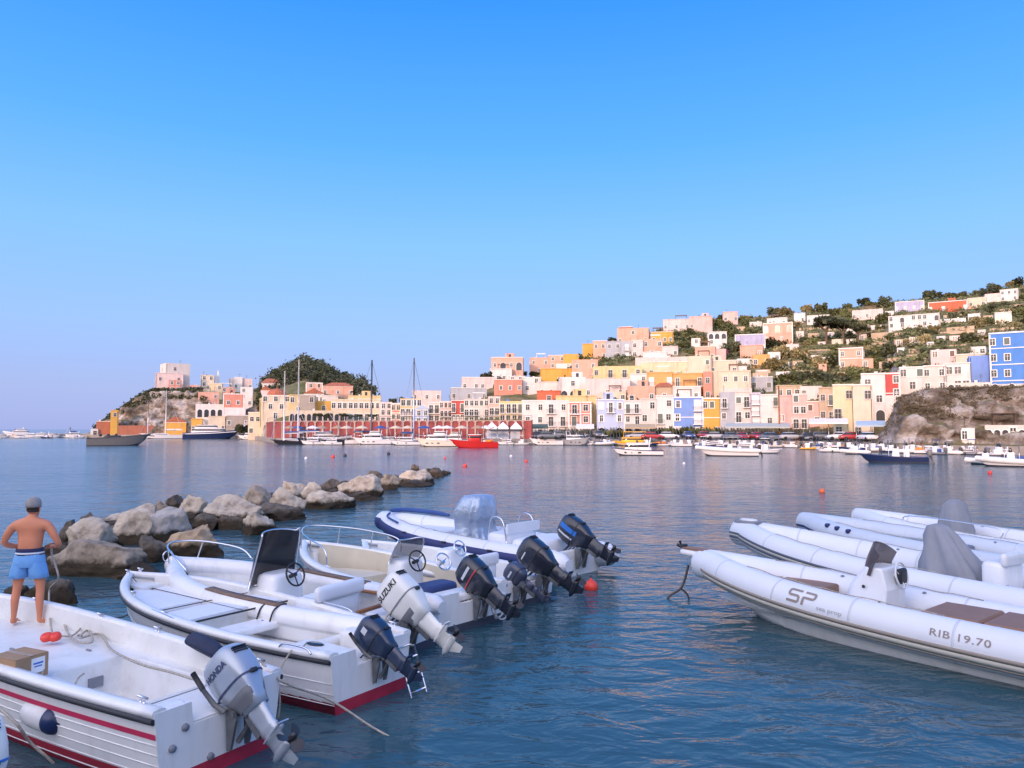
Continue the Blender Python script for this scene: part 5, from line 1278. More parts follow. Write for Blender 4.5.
    g.add([X @ Vector(v) for v in [(xl + .10 * k, 0, lz - .03), (xl - .10 * k, 0, lz - .03), (xl - .13 * k, 0, lz - .20 * k), (xl - .02 * k, 0, lz - .20 * k), (xl + .0, .014, lz - .03), (xl, -.014, lz - .03)]], [(0, 4, 3), (4, 1, 2, 3), (0, 3, 5), (5, 3, 2, 1)])
    g.build('drive_leg', lm, cow)
    pr = MB(); hx = xl - .20 * k
    rings = [[X @ Vector((hx + x, r_ * k * math.cos(t), lz + r_ * k * math.sin(t))) for t in [2 * PI * j / 12 for j in range(12)]] for x, r_ in ((.04, .042), (-.06, .036), (-.09, .015))]
    pr.loft(rings, 0, closed=True, cap=True)
    for j in range(3):
        a = 2 * PI * j / 3 + .4; pts = []
        for rr, w_, tw in ((.03, .04, .6), (.08, .065, .5), (.13, .07, .4), (.165, .035, .3)):
            d = Vector((0, math.cos(a), math.sin(a))); tng = Vector((0, -math.sin(a), math.cos(a))); 
            for sg in (-1, 1): pts.append(X @ (Vector((hx - .01, 0, lz)) + d * rr * k + (tng * math.cos(tw) + Vector((1, 0, 0)) * math.sin(tw)) * w_ * k * sg))
        pr.add(pts, [(0, 2, 3, 1), (2, 4, 5, 3), (4, 6, 7, 5)], 0, True)
    pr.build('propeller', M('propeller_alloy', (.05, .05, .055), .4, metal=.5, var=0), cow)
    # bracket stays on the transom, swivel part turns with the leg
    b = MB(); Y_ = Matrix.Translation(Vector(loc)) @ Matrix.Rotation(R(yaw), 4, 'Z') @ Matrix.Scale(sc, 4)
    for sg in (-1, 1):
        b.add([Y_ @ Vector(v) for v in [(.03, sg * .10, .03), (-.10, sg * .10, .05), (-.14, sg * .10, -.05), (-.06, sg * .10, -.38), (.0, sg * .10, -.40), (.03, sg * .13, .03), (-.10, sg * .13, .05), (-.14, sg * .13, -.05), (-.06, sg * .13, -.38), (.0, sg * .13, -.40)]], [(0, 1, 2, 3, 4), (9, 8, 7, 6, 5), (0, 5, 6, 1), (1, 6, 7, 2), (2, 7, 8, 3), (3, 8, 9, 4), (4, 9, 5, 0)])
    b.tube([Y_ @ Vector((-.09, -.14, .0)), Y_ @ Vector((-.09, .14, .0))], .03 * sc, 0, 8)
    b.box((-.15, 0, -.02), (.10, .16, .30), 0, T=X); b.box((-.13, 0, -.3), (.07, .12, .3), 0, T=X)
    b.tube([Y_ @ Vector((-.03, 0, -.33)), X @ Vector((-.14, 0, -.22))], .03 * sc, 0, 8)
    b.build('mounting_bracket', M('bracket_metal', (.16, .17, .18), .45, metal=.4, var=.3, scale=8), cow)
    hs = MB(); r_ = random.Random(int(abs(loc[1]) * 100 + tilt))
    for k_ in range(4): hs.tube(catmull([X @ Vector((-.02, -.05 + .03 * k_, .05)), Y_ @ Vector((.08, -.1 + .06 * k_, .14 + r_.uniform(-.04, .06))), Y_ @ Vector((.25, -.15 + .1 * k_, .0 + r_.uniform(-.05, .05))), Y_ @ Vector((.38, -.12 + .09 * k_, -.12))], 4), .013 * sc, 0, 6)
    hs.build('control_cable', BLK, cow)
    if tiller:
        t = MB(); t.tube([X @ Vector((-.02, .16, .02)), Y_ @ Vector((.10, .22, .10)), Y_ @ Vector((.26, .25, .24))], [.032 * sc, .030 * sc, .026 * sc], 0, 8); t.tube([Y_ @ Vector((.26, .25, .24)), Y_ @ Vector((.42, .27, .40))], .03 * sc, 1, 10); t.build('tiller', [GREYB, BLK], cow)
    def wrap(sg, zc_, off=0.0, rot=0.0, xo=0.0):
        
        def f(p):
            x = p.x * math.cos(rot) - p.y * math.sin(rot); y = p.x * math.sin(rot) + p.y * math.cos(rot)
            lx = -x * sg + xo; z = zc_ + y; a = interp(z, [(q[0], q[2]) for q in secs]); bb = interp(z, [(q[0], q[3]) for q in secs]); xc = interp(z, [(q[0], q[1]) for q in secs])
            t = max(-.985, min(.985, lx / a)); yy = bb * (1 - abs(t) ** 3.8) ** (1 / 3.8)
            return X @ Vector((xc + lx, sg * (yy + .004 + max(0, p.z)), z + .10 * lx))
        return f
    if txt:
        for sg in (1, -1): lettering(txt, tsize, txtm, cow, None, ext=.0025, bold=.003, sx=1.05, warp=wrap(sg, (secs[4][0] + secs[5][0]) / 2 + .03 if style != 'small' else .22, rot=ttilt))
    if marks:
        for z0, z1, m_, a0, a1 in marks:
            for sg in (1, -1):
                mk = MB(); f = wrap(sg, 0); n = 10
                nz_ = max(1, int((z1 - z0) / .04)); rg = [[f(Vector((lerp(a0, a1, i / n), lerp(z0, z1, j / nz_), .003))) for j in range(nz_ + 1)] for i in range(n + 1)]
                mk.loft(rg, 0, closed=False, smooth=True, flip=(sg > 0))
                mk.build('stripe', m_, cow)
    return cow
def rail(parent, pts, r=.012, m=None, name='hand_rail', k=6, closed=False):
    b = MB(); b.tube(catmull(pts, k, closed), r, 0, 8, closed=closed); return b.build(name, m or CHR, parent)
def wheel(parent, c, r, tilt, m=None):
    T = Matrix.Translation(Vector(c)) @ Matrix.Rotation(R(tilt), 4, 'Y'); b = MB()
    b.tube([T @ Vector((math.cos(a) * 0 + 0, r * math.cos(a), r * math.sin(a))) for a in [2 * PI * j / 24 for j in range(24)]], .014, 0, 8, closed=True)
    for j in range(3): a = 2 * PI * j / 3 + .5; b.tube([T @ Vector((.02, 0, 0)), T @ Vector((0, r * math.cos(a), r * math.sin(a)))], .01, 0, 6)
    b.tube([T @ Vector((.12, 0, 0)), T @ Vector((-.01, 0, 0))], .03, 0, 8); return b.build('steering_wheel', m or BLK, parent)
def cleat(parent, p, rz=0):
    b = MB(); T = Matrix.Translation(Vector(p)) @ Matrix.Rotation(rz, 4, 'Z'); b.tube([T @ Vector((-.07, 0, .045)), T @ Vector((.07, 0, .045))], .012, 0, 6); b.tube([T @ Vector((-.025, 0, 0)), T @ Vector((-.025, 0, .045))], .012, 0, 6); b.tube([T @ Vector((.025, 0, 0)), T @ Vector((.025, 0, .045))], .012, 0, 6); return b.build('cleat', CHR, parent)
SILV = M('silver_cowling_paint', (.40, .45, .52), .3, metal=.35, var=.05, coat=.4); WCOWL = M('white_cowling_paint', (.74, .74, .70), .3, var=.03, coat=.3)
BCOWL = M('black_cowling_paint', (.018, .022, .035), .25, var=.05, coat=.5); DBCOWL = M('dark_blue_cowling_paint', (.02, .035, .075), .28, var=.08, coat=.4); GCOWL = M('grey_blue_cowling_paint', (.05, .06, .10), .35, var=.05, coat=.3)
TXN = M('navy_lettering', (.04, .06, .14), .5, var=0); TXB = M('black_lettering', (.02, .02, .02), .5, var=0); TXW = M('silver_lettering', (.55, .57, .60), .4, var=0); STR = M('red_stripe', (.6, .03, .04), .4, var=0); STB = M('blue_stripe', (.02, .16, .55), .4, var=0); TXG = M('taupe_lettering', (.28, .23, .20), .6, var=0)

# ---- boat with the man (silver motor)
b1, st1 = fore_boat('open_boat', 'large open white boat with crimson side stripe and silver outboard, the man stands on it', (-2.66, 6.96), 148.0, 7.2, 1.70, 1.34, .70, .84, deck=.52, cap=.11, well=(.72, 2.35, -.46, .36, .12), notch=(.32, .50), strakes=(.42, .54, .66, .78, .9), rubf=.10, rubr=.03, anti=ANTIR, wl=.13, p=2.8, deck_s=.96)
sb = MB()
for sg in (1, -1): band(sb, st1, .27, .345, .006, sg)
sb.build('side_stripe', PINKR, b1)
outboard(b1, (-.06, -.12, .50), 50, .84, SILV, SILV, 'HONDA', TXN, tiller=True, tsize=.10, stripe=TXN, lab='silver outboard motor tilted up')
tb = MB(); tb.rbox((.35, 0, .50), (.70, .95, .06), .03); tb.build('aft_deck', GELI, b1)
for sg in (1, -1):
    q = MB(); q.rbox((.10, sg * .46, .60), (.20, .26, .22), .04); q.build('quarter_block', GEL, b1)
for x, sg in ((.25, 1), (.25, -1), (3.0, 1), (2.2, -1), (3.4, -1), (5.0, -1)): cleat(b1, (x, sg * (.76 if x > 1 else .62), .735 + (.012 if x > 2 else 0)))
fx = MB()
for x, y in ((2.75, .3), (2.9, -.35), (3.7, .1), (4.6, .45), (3.6, -.62)): fx.rbox((x, y, .528), (.09, .03, .02), .005)
fx.build('deck_fitting', GREYR, b1)
pl = MB(); pl.box((.728 + .01 + .02, .1, .0), (.001, .001, .001)); 
v = MB(); v.box((2.315, -.12, .33), (.02, .16, .11)); v.build('vent_plate', GREYR, b1)
for y, z in ((.38, .50), (.50, .36), (-.46, .38), (.12, .16)): fx = MB(); fx.lathe([(.001, .02), (.03, .02), (.035, .0), (.035, -.01)], 0, 10, Matrix.Translation((-.01, y, z)) @ Matrix.Rotation(-PI / 2, 4, 'Y')); fx.build('transom_fitting', GREYR, b1)
# ---- boat with sun pads
b2, st2 = fore_boat('open_boat', 'white open boat with padded foredeck, dark blue outboard and a steel ladder', (-1.60, 8.66), 144.5, 5.45, 1.74, 1.24, .64, .84, deck=.30, cap=.11, well=None, notch=(.26, .46), strakes=(.5, .66, .82), rubf=.10, rubr=.03, wl=.13, p=3.0)
outboard(b2, (-.05, -.05, .48), 60, .68, DBCOWL, DBCOWL, None, None, style='round', stripe=TXB, marks=[(.32, .44, TXW, .02, .14)], tiller=True, lab='dark blue outboard motor tilted up')
def pad(x0, x1, z, h_, m, parent, name, st, inset=.16, y0=-9, y1=9):
    b = MB(); rgT = []; n = 8; qs = [q for q in st if x0 <= q['x'] <= x1]
    for q in qs:
        hh = max(.02, min(q['hw'] - inset, yat(q, z) - .04)); a, c = max(-hh, y0), min(hh, y1)
        rgT.append([(q['x'], a, z), (q['x'], a, z + h_ - .025), (q['x'], a + .03, z + h_), (q['x'], (a + c) / 2, z + h_ + .006), (q['x'], c - .03, z + h_), (q['x'], c, z + h_ - .025), (q['x'], c, z)])
    b.loft(rgT, 0, closed=False, smooth=False)
    for r_, rev in ((rgT[0], 0), (rgT[-1], 1)):
        o = len(b.v); b.v.extend(Vector(p_) for p_ in r_); f = [o + i for i in range(7)]; b.face(f[::-1] if rev else f)
    return b.build(name, m, parent)
fd = pad(2.5, 5.3, .30, .31, GELI, b2, 'foredeck', st2, .12)
pad(3.32, 5.05, .615, .06, VINYL, b2, 'sun_pad', st2, .17, .01, 9); pad(3.32, 5.05, .615, .06, VINYL, b2, 'sun_pad', st2, .17, -9, -.01)
pad(2.45, 3.30, .615, .06, VINYL, b2, 'sun_pad', st2, .15)
pp = MB(); pp.tube([(3.31, -.66, .682), (3.31, .66, .682)], .007, 0, 5); pp.tube([(2.44, -.70, .67), (2.44, .70, .67)], .013, 0, 6); pp.tube([(3.32, 0, .684), (5.0, 0, .684)], .006, 0, 5); pp.tube([(2.45, .02, .684), (3.3, .02, .684)], .004, 0, 5); pp.build('cushion_piping', TXB, b2)
q = MB(); q.rbox((2.2, 0, .50), (.36, 1.34, .10), .03); q.build('thwart', GEL, b2)
q = MB(); q.rbox((.42, .37, .46), (.85, .36, .34), .06); q.build('aft_locker', GELI, b2)
q = MB(); q.rbox((.42, -.37, .46), (.85, .36, .34), .06); q.build('aft_locker', GELI, b2)
q = MB(); q.rbox((.30, 0, .42), (.55, .55, .10), .04); q.build('aft_deck', GELI, b2)
q = MB(); T_ = Matrix.Translation((1.13, .0, .42)); q.rbox((.95, .0, .40), (.18, 1.15, .22), .05); q.build('locker_bulkhead', GELI, b2)
q = MB(); q.lathe([(.001, .01), (.075, .01), (.085, 0)], 0, 20, Matrix.Translation((.55, .185, .50)) @ Matrix.Scale(1.7, 4, (1, 0, 0)) @ Matrix.Rotation(PI / 2, 4, 'X')); q.build('oval_hatch', DARKG, b2)
q = MB(); q.lathe([(.001, .01), (.06, .01), (.07, 0)], 0, 20, Matrix.Translation((.55, .37, .632)) @ Matrix.Scale(1.9, 4, (1, 0, 0))); q.build('oval_hatch', DARKG, b2)
def ladder(parent, x, y, z0, w_, n, step, ang):
    b = MB(); T = Matrix.Translation((x, y, z0)) @ Matrix.Rotation(R(ang), 4, 'Y')
    for sg in (-1, 1): b.tube([T @ Vector((0, sg * w_ / 2, 0)), T @ Vector((0, sg * w_ / 2, -n * step))], .012, 0, 8)
    for k in range(n): b.tube([T @ Vector((0, -w_ / 2, -k * step - step * .6)), T @ Vector((0, w_ / 2, -k * step - step * .6))], .013, 0, 8)
    b.tube([T @ Vector((0, -w_ / 2, 0)), T @ Vector((.08, -w_ / 2, .03)), T @ Vector((.08, w_ / 2, .03)), T @ Vector((0, w_ / 2, 0))], .012, 0, 8)
    return b.build('boarding_ladder', CHR, parent)
ladder(b2, -.1, -.46, .50, .26, 3, .19, 22)
rail(b2, [(.2, .72, .66), (.3, .72, .71), (.62, .74, .71), (.72, .74, .66)], .011); rail(b2, [(2.6, .86, .66), (2.7, .86, .71), (3.3, .82, .73), (3.4, .81, .68)], .010); rail(b2, [(1.2, -.80, .66), (1.4, -.80, .71), (2.3, -.82, .72), (2.5, -.82, .67)], .010)
for x, y, z in ((5.35, .10, .86), (5.35, -.10, .86), (.3, -.66, .66), (4.2, .62, .76), (3.0, .84, .69)): cleat(b2, (x * .99, y * .96, z))
lk = MB(); lk.box((5.0, 0, .70), (.5, .34, .04)); lk.build('anchor_locker', GELI, b2)
# ---- white boat with dark windscreen, white motor
b3, st3 = fore_boat('console_boat', 'white console boat with tall smoked windscreen, wooden rail strips and large white outboard', (-1.50, 10.2), 149.5, 4.95, 2.0, 1.75, .55, .80, deck=.25, cap=.26, notch=(.3, .42), rub=GREYR, rubf=.5, rubr=.02, wl=.12, anti=ANTI, p=2.6)
tb = MB()
for sg in (1, -1):
    pts = [(q['x'], sg * max(.0, q['hw'] - .12), q['zs'] + .02) for q in st3]; tb.tube([(-.15, sg * .74, .55)] + pts, [.09] + [.145] * len(pts), 0, 14)
tb.build('side_tube', GEL, b3)
for sg in (1, -1):
    w_ = MB(); pts = [q for q in st3 if 1.3 < q['x'] < 2.9]; w_.loft([[(q['x'], sg * (q['hw'] - .20), q['zs'] + .170), (q['x'], sg * (q['hw'] - .05), q['zs'] + .170), (q['x'], sg * (q['hw'] - .05), q['zs'] + .15), (q['x'], sg * (q['hw'] - .20), q['zs'] + .15)] for q in pts], 0, closed=True, cap=True); w_.build('wood_strip', M('weathered_teak_strip', (.20, .13, .09), .75, var=.3, scale=10), b3)
cs = MB(); cs.rbox((2.35, .0, .58), (.52, .66, .72), .08, taper=(.8, .92)); cs3 = cs.build('console', GEL, b3)
ws = MB(); n = 12; lo = []; hi = []
for i in range(n + 1):
    a = lerp(-1.25, 1.25, i / n); lo.append((2.42 + .34 * math.cos(a), .44 * math.sin(a) / .95, .72)); hi.append((2.25 + .26 * math.cos(a), .37 * math.sin(a) / .95, 1.56 - .06 * (a / 1.25) ** 2))
md = [tuple((Vector(p) * .5 + Vector(q) * .5) + Vector((.03, 0, 0))) for p, q in zip(lo, hi)]
ws.loft([lo, md, hi], 0, closed=False); SMK = M('smoked_windscreen', (.012, .011, .014), .25, var=0, alpha=.965); ws.build('windscreen', SMK, cs3)
rail(cs3, [lo[0]] + [hi[0]] + hi[1:-1:2] + [hi[-1]] + [lo[-1]], .012, k=3); wheel(cs3, (2.02, 0, .93), .17, 20)
se = MB(); se.rbox((1.35, 0, .56), (.50, .95, .34), .07); se.rbox((1.12, 0, .80), (.14, .95, .22), .06); se.build('helm_seat', VINYL, b3)
for k in range(2): q = MB(); q.rbox((.55, -.35 + .7 * k, .45), (.5, .5, .10), .04); q.build('aft_seat', VINYL, b3)
q = MB(); q.rbox((1.0, -.62, .66), (.8, .10, .05), .02); q.rbox((.5, -.1, .62), (.06, .9, .06), .02); q.build('wood_trim', WOODB, b3)
q = pad(3.1, 4.4, .25, .22, VINYL, b3, 'bow_cushion', st3, .33)
outboard(b3, (-.05, -.05, .46), 56, .92, WCOWL, WCOWL, 'SUZUKI', TXB, style='tall', tsize=.125, stripe=GREYR, ttilt=0.0, lab='large white outboard motor tilted up')
rail(b3, [(3.7, .62, .92), (4.0, .60, 1.08), (4.6, .34, 1.18), (4.85, 0, 1.2), (4.6, -.34, 1.18), (4.0, -.60, 1.08), (3.7, -.62, .92)], .014, name='bow_rail'); rail(b3, [(4.6, .34, 1.18), (4.65, .25, .85)], .012, name='bow_rail'); rail(b3, [(4.6, -.34, 1.18), (4.65, -.25, .85)], .012, name='bow_rail')
rail(b3, [(4.84 + .0 * math.cos(a), .09 * math.cos(a) + .16, .98 + .09 * math.sin(a)) for a in [2 * PI * k / 10 for k in range(10)]], .01, name='bow_ring', closed=True)
hh = MB()
for x in (1.35, 1.6):
    hh.tube(catmull([(x, .80, .74), (x + .01, .98, .70), (x + .02, 1.05, .55), (x + .04, 1.06, .44)], 4), .012, 0, 6)
hh.build('fender_strap', TXB, b3); q = MB(); q.add([(1.36, 1.075, .52), (1.52, 1.075, .40), (1.66, 1.075, .43), (1.5, 1.075, .56), (1.36, 1.06, .52), (1.52, 1.06, .40), (1.66, 1.06, .43), (1.5, 1.06, .56)], [(0, 1, 2, 3), (7, 6, 5, 4), (0, 4, 5, 1), (1, 5, 6, 2), (2, 6, 7, 3), (3, 7, 4, 0)]); q.build('blue_tag', STB, b3)
q = MB(); q.tube(catmull([(.25, -.70, .66), (.9, -.66, .68), (1.6, -.64, .66), (1.75, -.60, .6)], 5), [.05] * 16, 0, 10); q.build('rolled_awning', VINYL, b3)
q = MB()
for k_ in range(46): pass
q.tube(catmull([(1.9 + .16 * math.cos(k_ * .8), .35 + .12 * math.sin(k_ * .8), .27 + .002 * k_) for k_ in range(30)], 3), .009, 0, 5); q.build('coiled_line', ROPE, b3)
q = MB(); q.rbox((.75, .05, .34), (.42, .28, .18), .06); q.tube([(.75, .05, .43), (.75, .05, .47)], .03, 1, 10); q.build('fuel_tank', [M('grey_fuel_tank', (.20, .21, .24), .5), BLK], b3)
q = MB(); q.tube(catmull([(1.3 + .15 * math.cos(k_ * .8) , -.15 + .13 * math.sin(k_ * .8), .315 + .002 * k_) for k_ in range(26)] + [(1.1, .1, .33), (.9, .3, .5), (.6, .45, .66), (.45, .62, .68)], 3), .009, 0, 5); q.build('coiled_line', ROPE, b2)
# ---- boat with beige interior
BEI = M('beige_interior', (.62, .56, .44), .55, var=.08, scale=3, stain=.3, stain_col=(.4, .36, .28)); GWS = M('grey_windscreen', (.10, .11, .13), .12, var=0, alpha=.8)
b4, st4 = fore_boat('console_boat', 'white boat with beige interior, bow rail and dark outboard with red line', (-.62, 11.75), 138.5, 4.7, 1.9, 1.6, .60, .88, deck=.22, cap=.14, notch=(.3, .42), rub=GREYR, rubf=.12, wl=.12, anti=ANTI, innerm=BEI, p=2.5)
cs = MB(); cs.rbox((1.55, .05, .55), (.5, .56, .72), .07, taper=(.8, .92)); cs4 = cs.build('console', GEL, b4)
ws = MB(); lo = [(1.52 + .24 * math.cos(a), .05 + .34 * math.sin(a), .86) for a in [lerp(-1.3, 1.3, i / 8) for i in range(9)]]; hi = [(1.36 + .2 * math.cos(a), .05 + .30 * math.sin(a), 1.22) for a in [lerp(-1.3, 1.3, i / 8) for i in range(9)]]
ws.loft([lo, hi], 0, closed=False); ws.build('windscreen', GWS, cs4); rail(cs4, [lo[0], hi[0], hi[3], hi[5], hi[-1], lo[-1]], .013, k=4); wheel(cs4, (1.24, .05, .90), .17, 20); wheel(cs4, (1.10, -.42, .84), .15, 30, CHR)
q = MB(); q.rbox((.8, .1, .42), (.45, .8, .36), .06); q.build('helm_seat', M('navy_cushion', (.03, .05, .16), .6), b4)
q = MB(); q.rbox((.3, 0, .47), (.45, 1.2, .12), .04); q.build('aft_deck', GEL, b4)
pad(2.6, 4.3, .22, .2, BEI, b4, 'bow_bench', st4, .3)
rr_ = [(2.7, .82, .74), (2.8, .82, 1.02), (3.5, .68, 1.12), (4.15, .40, 1.17), (4.5, 0, 1.2), (4.15, -.40, 1.17), (3.5, -.68, 1.12), (2.8, -.82, 1.02), (2.7, -.82, .74)]
rail(b4, rr_, .013, name='bow_rail')
for x, y, z in ((3.4, .70, 1.1), (4.1, .43, 1.16), (3.4, -.70, 1.1), (4.1, -.43, 1.16)): rail(b4, [(x, y, z), (x + .05, y * .95, z - .36)], .011, name='rail_post')
outboard(b4, (-.05, -.1, .46), 60, .86, BCOWL, BCOWL, None, None, style='tall', stripe=TXB, marks=[(.20, .235, STR, -.24, .24), (.34, .40, TXW, -.12, .18)], lab='black outboard motor with a red line')
# ---- boat between, two motors
b5, st5 = fore_boat('open_boat', 'low white boat with one large black outboard and one small grey outboard', (.28, 13.30), 141.0, 4.5, 1.8, 1.55, .48, .70, deck=.2, cap=.14, notch=(.34, .38), rub=GREYR, rubf=.12, wl=.10, anti=ANTI, p=2.5)
outboard(b5, (-.05, -.30, .46), 60, .93, BCOWL, BCOWL, None, None, style='tall', stripe=TXB, marks=[(.40, .43, TXW, -.16, .02)], lab='large black outboard motor')
outboard(b5, (-.05, .34, .36), 60, .86, GCOWL, GCOWL, None, None, style='small', stripe=TXB, marks=[(.20, .24, TXW, -.1, .06)], lab='small grey auxiliary outboard motor')
q = MB(); q.rbox((1.1, .1, .45), (.35, .8, .4), .08); q.rbox((.95, .1, .68), (.12, .8, .22), .05); q.build('helm_seat', VINYL, b5); cs = MB(); cs.rbox((1.9, 0, .5), (.45, .55, .6), .07, taper=(.8, .9)); c5 = cs.build('console', GEL, b5); wheel(c5, (1.64, 0, .82), .15, 25, CHR)
q = MB(); q.rbox((.35, 0, .38), (.5, 1.2, .1), .04); q.build('aft_deck', GELI, b5)
# ---------------------------------------------------------------- inflatable boats
def rib(name, lab, S, head, L, B, tr, zs, zb, tubem, stripe, topm=None, group='inflatable boats moored on the right', deckm=None, conem=None, hullm=GEL, cone=.35):
    root = empty(name, (S[0], S[1], 0), R(head)); tag(root, lab, 'inflatable boat', group)
    st = hull_shape(L * .97, B * .80, B * .76, zs - tr * .7, zb - tr * .7, 36, p=2.6, zp=2.2, chine=.80, rake=.10)
    hull_mb(st, .03).build('hull', [hullm, hullm], root)
    # centre line of the tube
    path = []
    for q in st: path.append(Vector((q['x'], max(.0, (B / 2 - tr) * (q['hw'] / (B * .40))), zs + (zb - zs) * q['s'] ** 2.2 - tr)))
    near = [p for p in path if p.x < L * .955]
    tip = near[-1]; full = [Vector((p.x, p.y, p.z)) for p in near] 
    loop = full + [Vector((L * .985, tip.y * .55, tip.z + .01)), Vector((L * .995, 0, tip.z + .015)), Vector((L * .985, -tip.y * .55, tip.z + .01))] + [Vector((p.x, -p.y, p.z)) for p in full[::-1]]
    cn = cone
    loop = [Vector((-cn, loop[0].y, loop[0].z)), Vector((-cn * .6, loop[0].y, loop[0].z))] + loop + [Vector((-cn * .6, -loop[0].y, loop[0].z)), Vector((-cn, -loop[0].y, loop[0].z))]
    rad = [tr * .45, tr * .85] + [tr * (1 - .10 * (max(0, p.x) / L) ** 3) for p in loop[2:-2]] + [tr * .85, tr * .45]
    t = MB(); t.tube(loop, rad, 0, 28); tube = t.build('buoyancy_tube', tubem, root)
    # rubbing strake: bands on the outer face of the tube, at given angles
    def tube_pt(i, ang, off):
        p = loop[i]; a = loop[max(0, i - 1)]; b = loop[min(len(loop) - 1, i + 1)]; d = (b - a); d.z = 0; d.normalize(); out = Vector((d.y, -d.x, 0)); 
        if out.dot(Vector((p.x - L * .4, p.y, 0))) < 0 and abs(p.y) > .05: out = -out
        if abs(p.y) <= .05: out = Vector((1, 0, 0))
        r_ = rad[i] + off; return p + out * r_ * math.cos(ang) + Vector((0, 0, r_ * math.sin(ang)))
    for a0, a1, off, m_ in stripe:
        na = max(2, int(abs(a1 - a0) / 7)); sb = MB(); sb.loft([[tube_pt(i, R(a0), -.006)] + [tube_pt(i, R(lerp(a0, a1, k / na)), off + .004 * math.sin(PI * k / na)) for k in range(na + 1)] + [tube_pt(i, R(a1), -.006)] for i in range(1, len(loop) - 1)], 0, closed=False, smooth=True); sb.build('rubbing_strake', m_, tube)
    sm_ = MB(); last = None
    for i in range(4, len(loop) - 4):
        if last is None or (loop[i] - last).length > 1.15:
            last = loop[i]; d = (loop[i + 1] - loop[i - 1]).normalized()
            sm_.tube([loop[i] - d * .018, loop[i] - d * .016, loop[i] + d * .016, loop[i] + d * .018], [rad[i] - .002, rad[i] + .0025, rad[i] + .0025, rad[i] - .002], 0, 28, cap=False)
    sm_.build('seam_tape', M('tube_seam_tape', (.60, .62, .66), .55, var=.05), tube)
    for sg in (1, -1):
        for k_ in range(3):
            ii = min(range(len(loop)), key=lambda i: abs(loop[i].x - (1.2 + 1.3 * k_)) + (10 if loop[i].y * sg < 0 else 0)); p_ = tube_pt(ii, R(118), .004)
            va = MB(); va.lathe([(.001, .014), (.022, .014), (.028, .004), (.03, 0)], 0, 12, Matrix.Translation(p_)); va.build('air_valve', GREYR, tube)
        gl = [tube_pt(min(range(len(loop)), key=lambda i: abs(loop[i].x - xx) + (10 if loop[i].y * sg < 0 else 0)), R(98), .012 + (.012 if k_ % 2 else -.004)) for k_, xx in enumerate([L * .30 + L * .05 * j for j in range(11)])]
        g_ = MB(); g_.tube(catmull(gl, 4), .007, 0, 6); g_.build('grab_rope', ROPE, tube)
    D = MB(); dz = .22
    D.loft([[(p.x, p.y, dz), (p.x, -p.y, dz)] for p in path if p.x < L * .93], 0, closed=False, smooth=False); D.build('deck', deckm or GELI, root)
    tq = MB(); tq.rbox((.05, 0, .3), (.10, B - 2 * tr - .02, .5), .03); tq.build('transom', hullm, root)
    return root, st, tube, loop, rad, tube_pt
WTUBE = M('white_tube_fabric', (.74, .76, .80), .5, var=.03, scale=1.5, stain=.15, stain_col=(.6, .6, .6)); NTUBE = M('navy_tube_fabric', (.02, .03, .14), .5, var=.1); STG = M('taupe_strake', (.30, .26, .22), .6, var=.05); STL = M('pale_strake', (.62, .58, .50), .55, var=.05); STD = M('dark_grey_strake', (.10, .12, .16), .6, var=.05); BRN = M('brown_cushion', (.27, .145, .085), .55, var=.12, bump=.1, bscale=6); GCOV = M('grey_cover_fabric', (.27, .28, .31), .85, var=.12, scale=2, bump=.2, bscale=9); SILC = M('silver_tarpaulin', (.42, .50, .62), .32, metal=.45, var=.12, scale=3, bump=.9, bscale=6)
def cushion(parent, pts, z, h_, m, name='cushion', crease=True):
    """polygonal pad with rounded upper edge"""
    c = sum((Vector((x, y, 0)) for x, y in pts), Vector()) / len(pts); b = MB(); rings = []
    for zz, k in ((z, 0), (z + h_ * .65, 0), (z + h_ * .92, .018), (z + h_, .05)):
        rg = []
        for x, y in pts:
            d = c - Vector((x, y, 0)); rg.append((x + d.normalized().x * k, y + d.normalized().y * k, zz))
        rings.append(rg)
    b.loft(rings, 0, closed=True, cap=True, smooth=False); return b.build(name, m, parent)
# navy tube boat, left group
b6, st6, tb6, lp6, rd6, tp6 = rib('inflatable_boat', 'large inflatable with navy side tubes, white top and silver covered console', (1.40, 15.95), 137.5, 6.7, 2.3, .27, .62, .88, WTUBE, [(-62, 28, .006, NTUBE)], group='motor boats moored stern out on the left', cone=.42)
cushion(b6, [(4.0, -.62), (6.0, -.38), (6.0, .38), (4.0, .62)], .22, .35, VINYL, 'bow_pad')
pts = [Vector((L_, y_, .97 + z_)) for L_, y_, z_ in ((6.25, .1, -.06), (6.1, -.3, -.06), (5.5, -.64, -.10), (4.9, -.80, -.16))]; q = MB(); q.tube(catmull(pts, 5), [.03] + [.055] * 13 + [.04] * 2, 0, 8); q.build('bow_roll', CANV, b6)
q = MB(); q.tube(catmull([(6.2, .15, .86), (5.8, .55, .82), (5.0, .85, .76)], 5), .025, 0, 6); q.build('grab_line', CANV, b6)
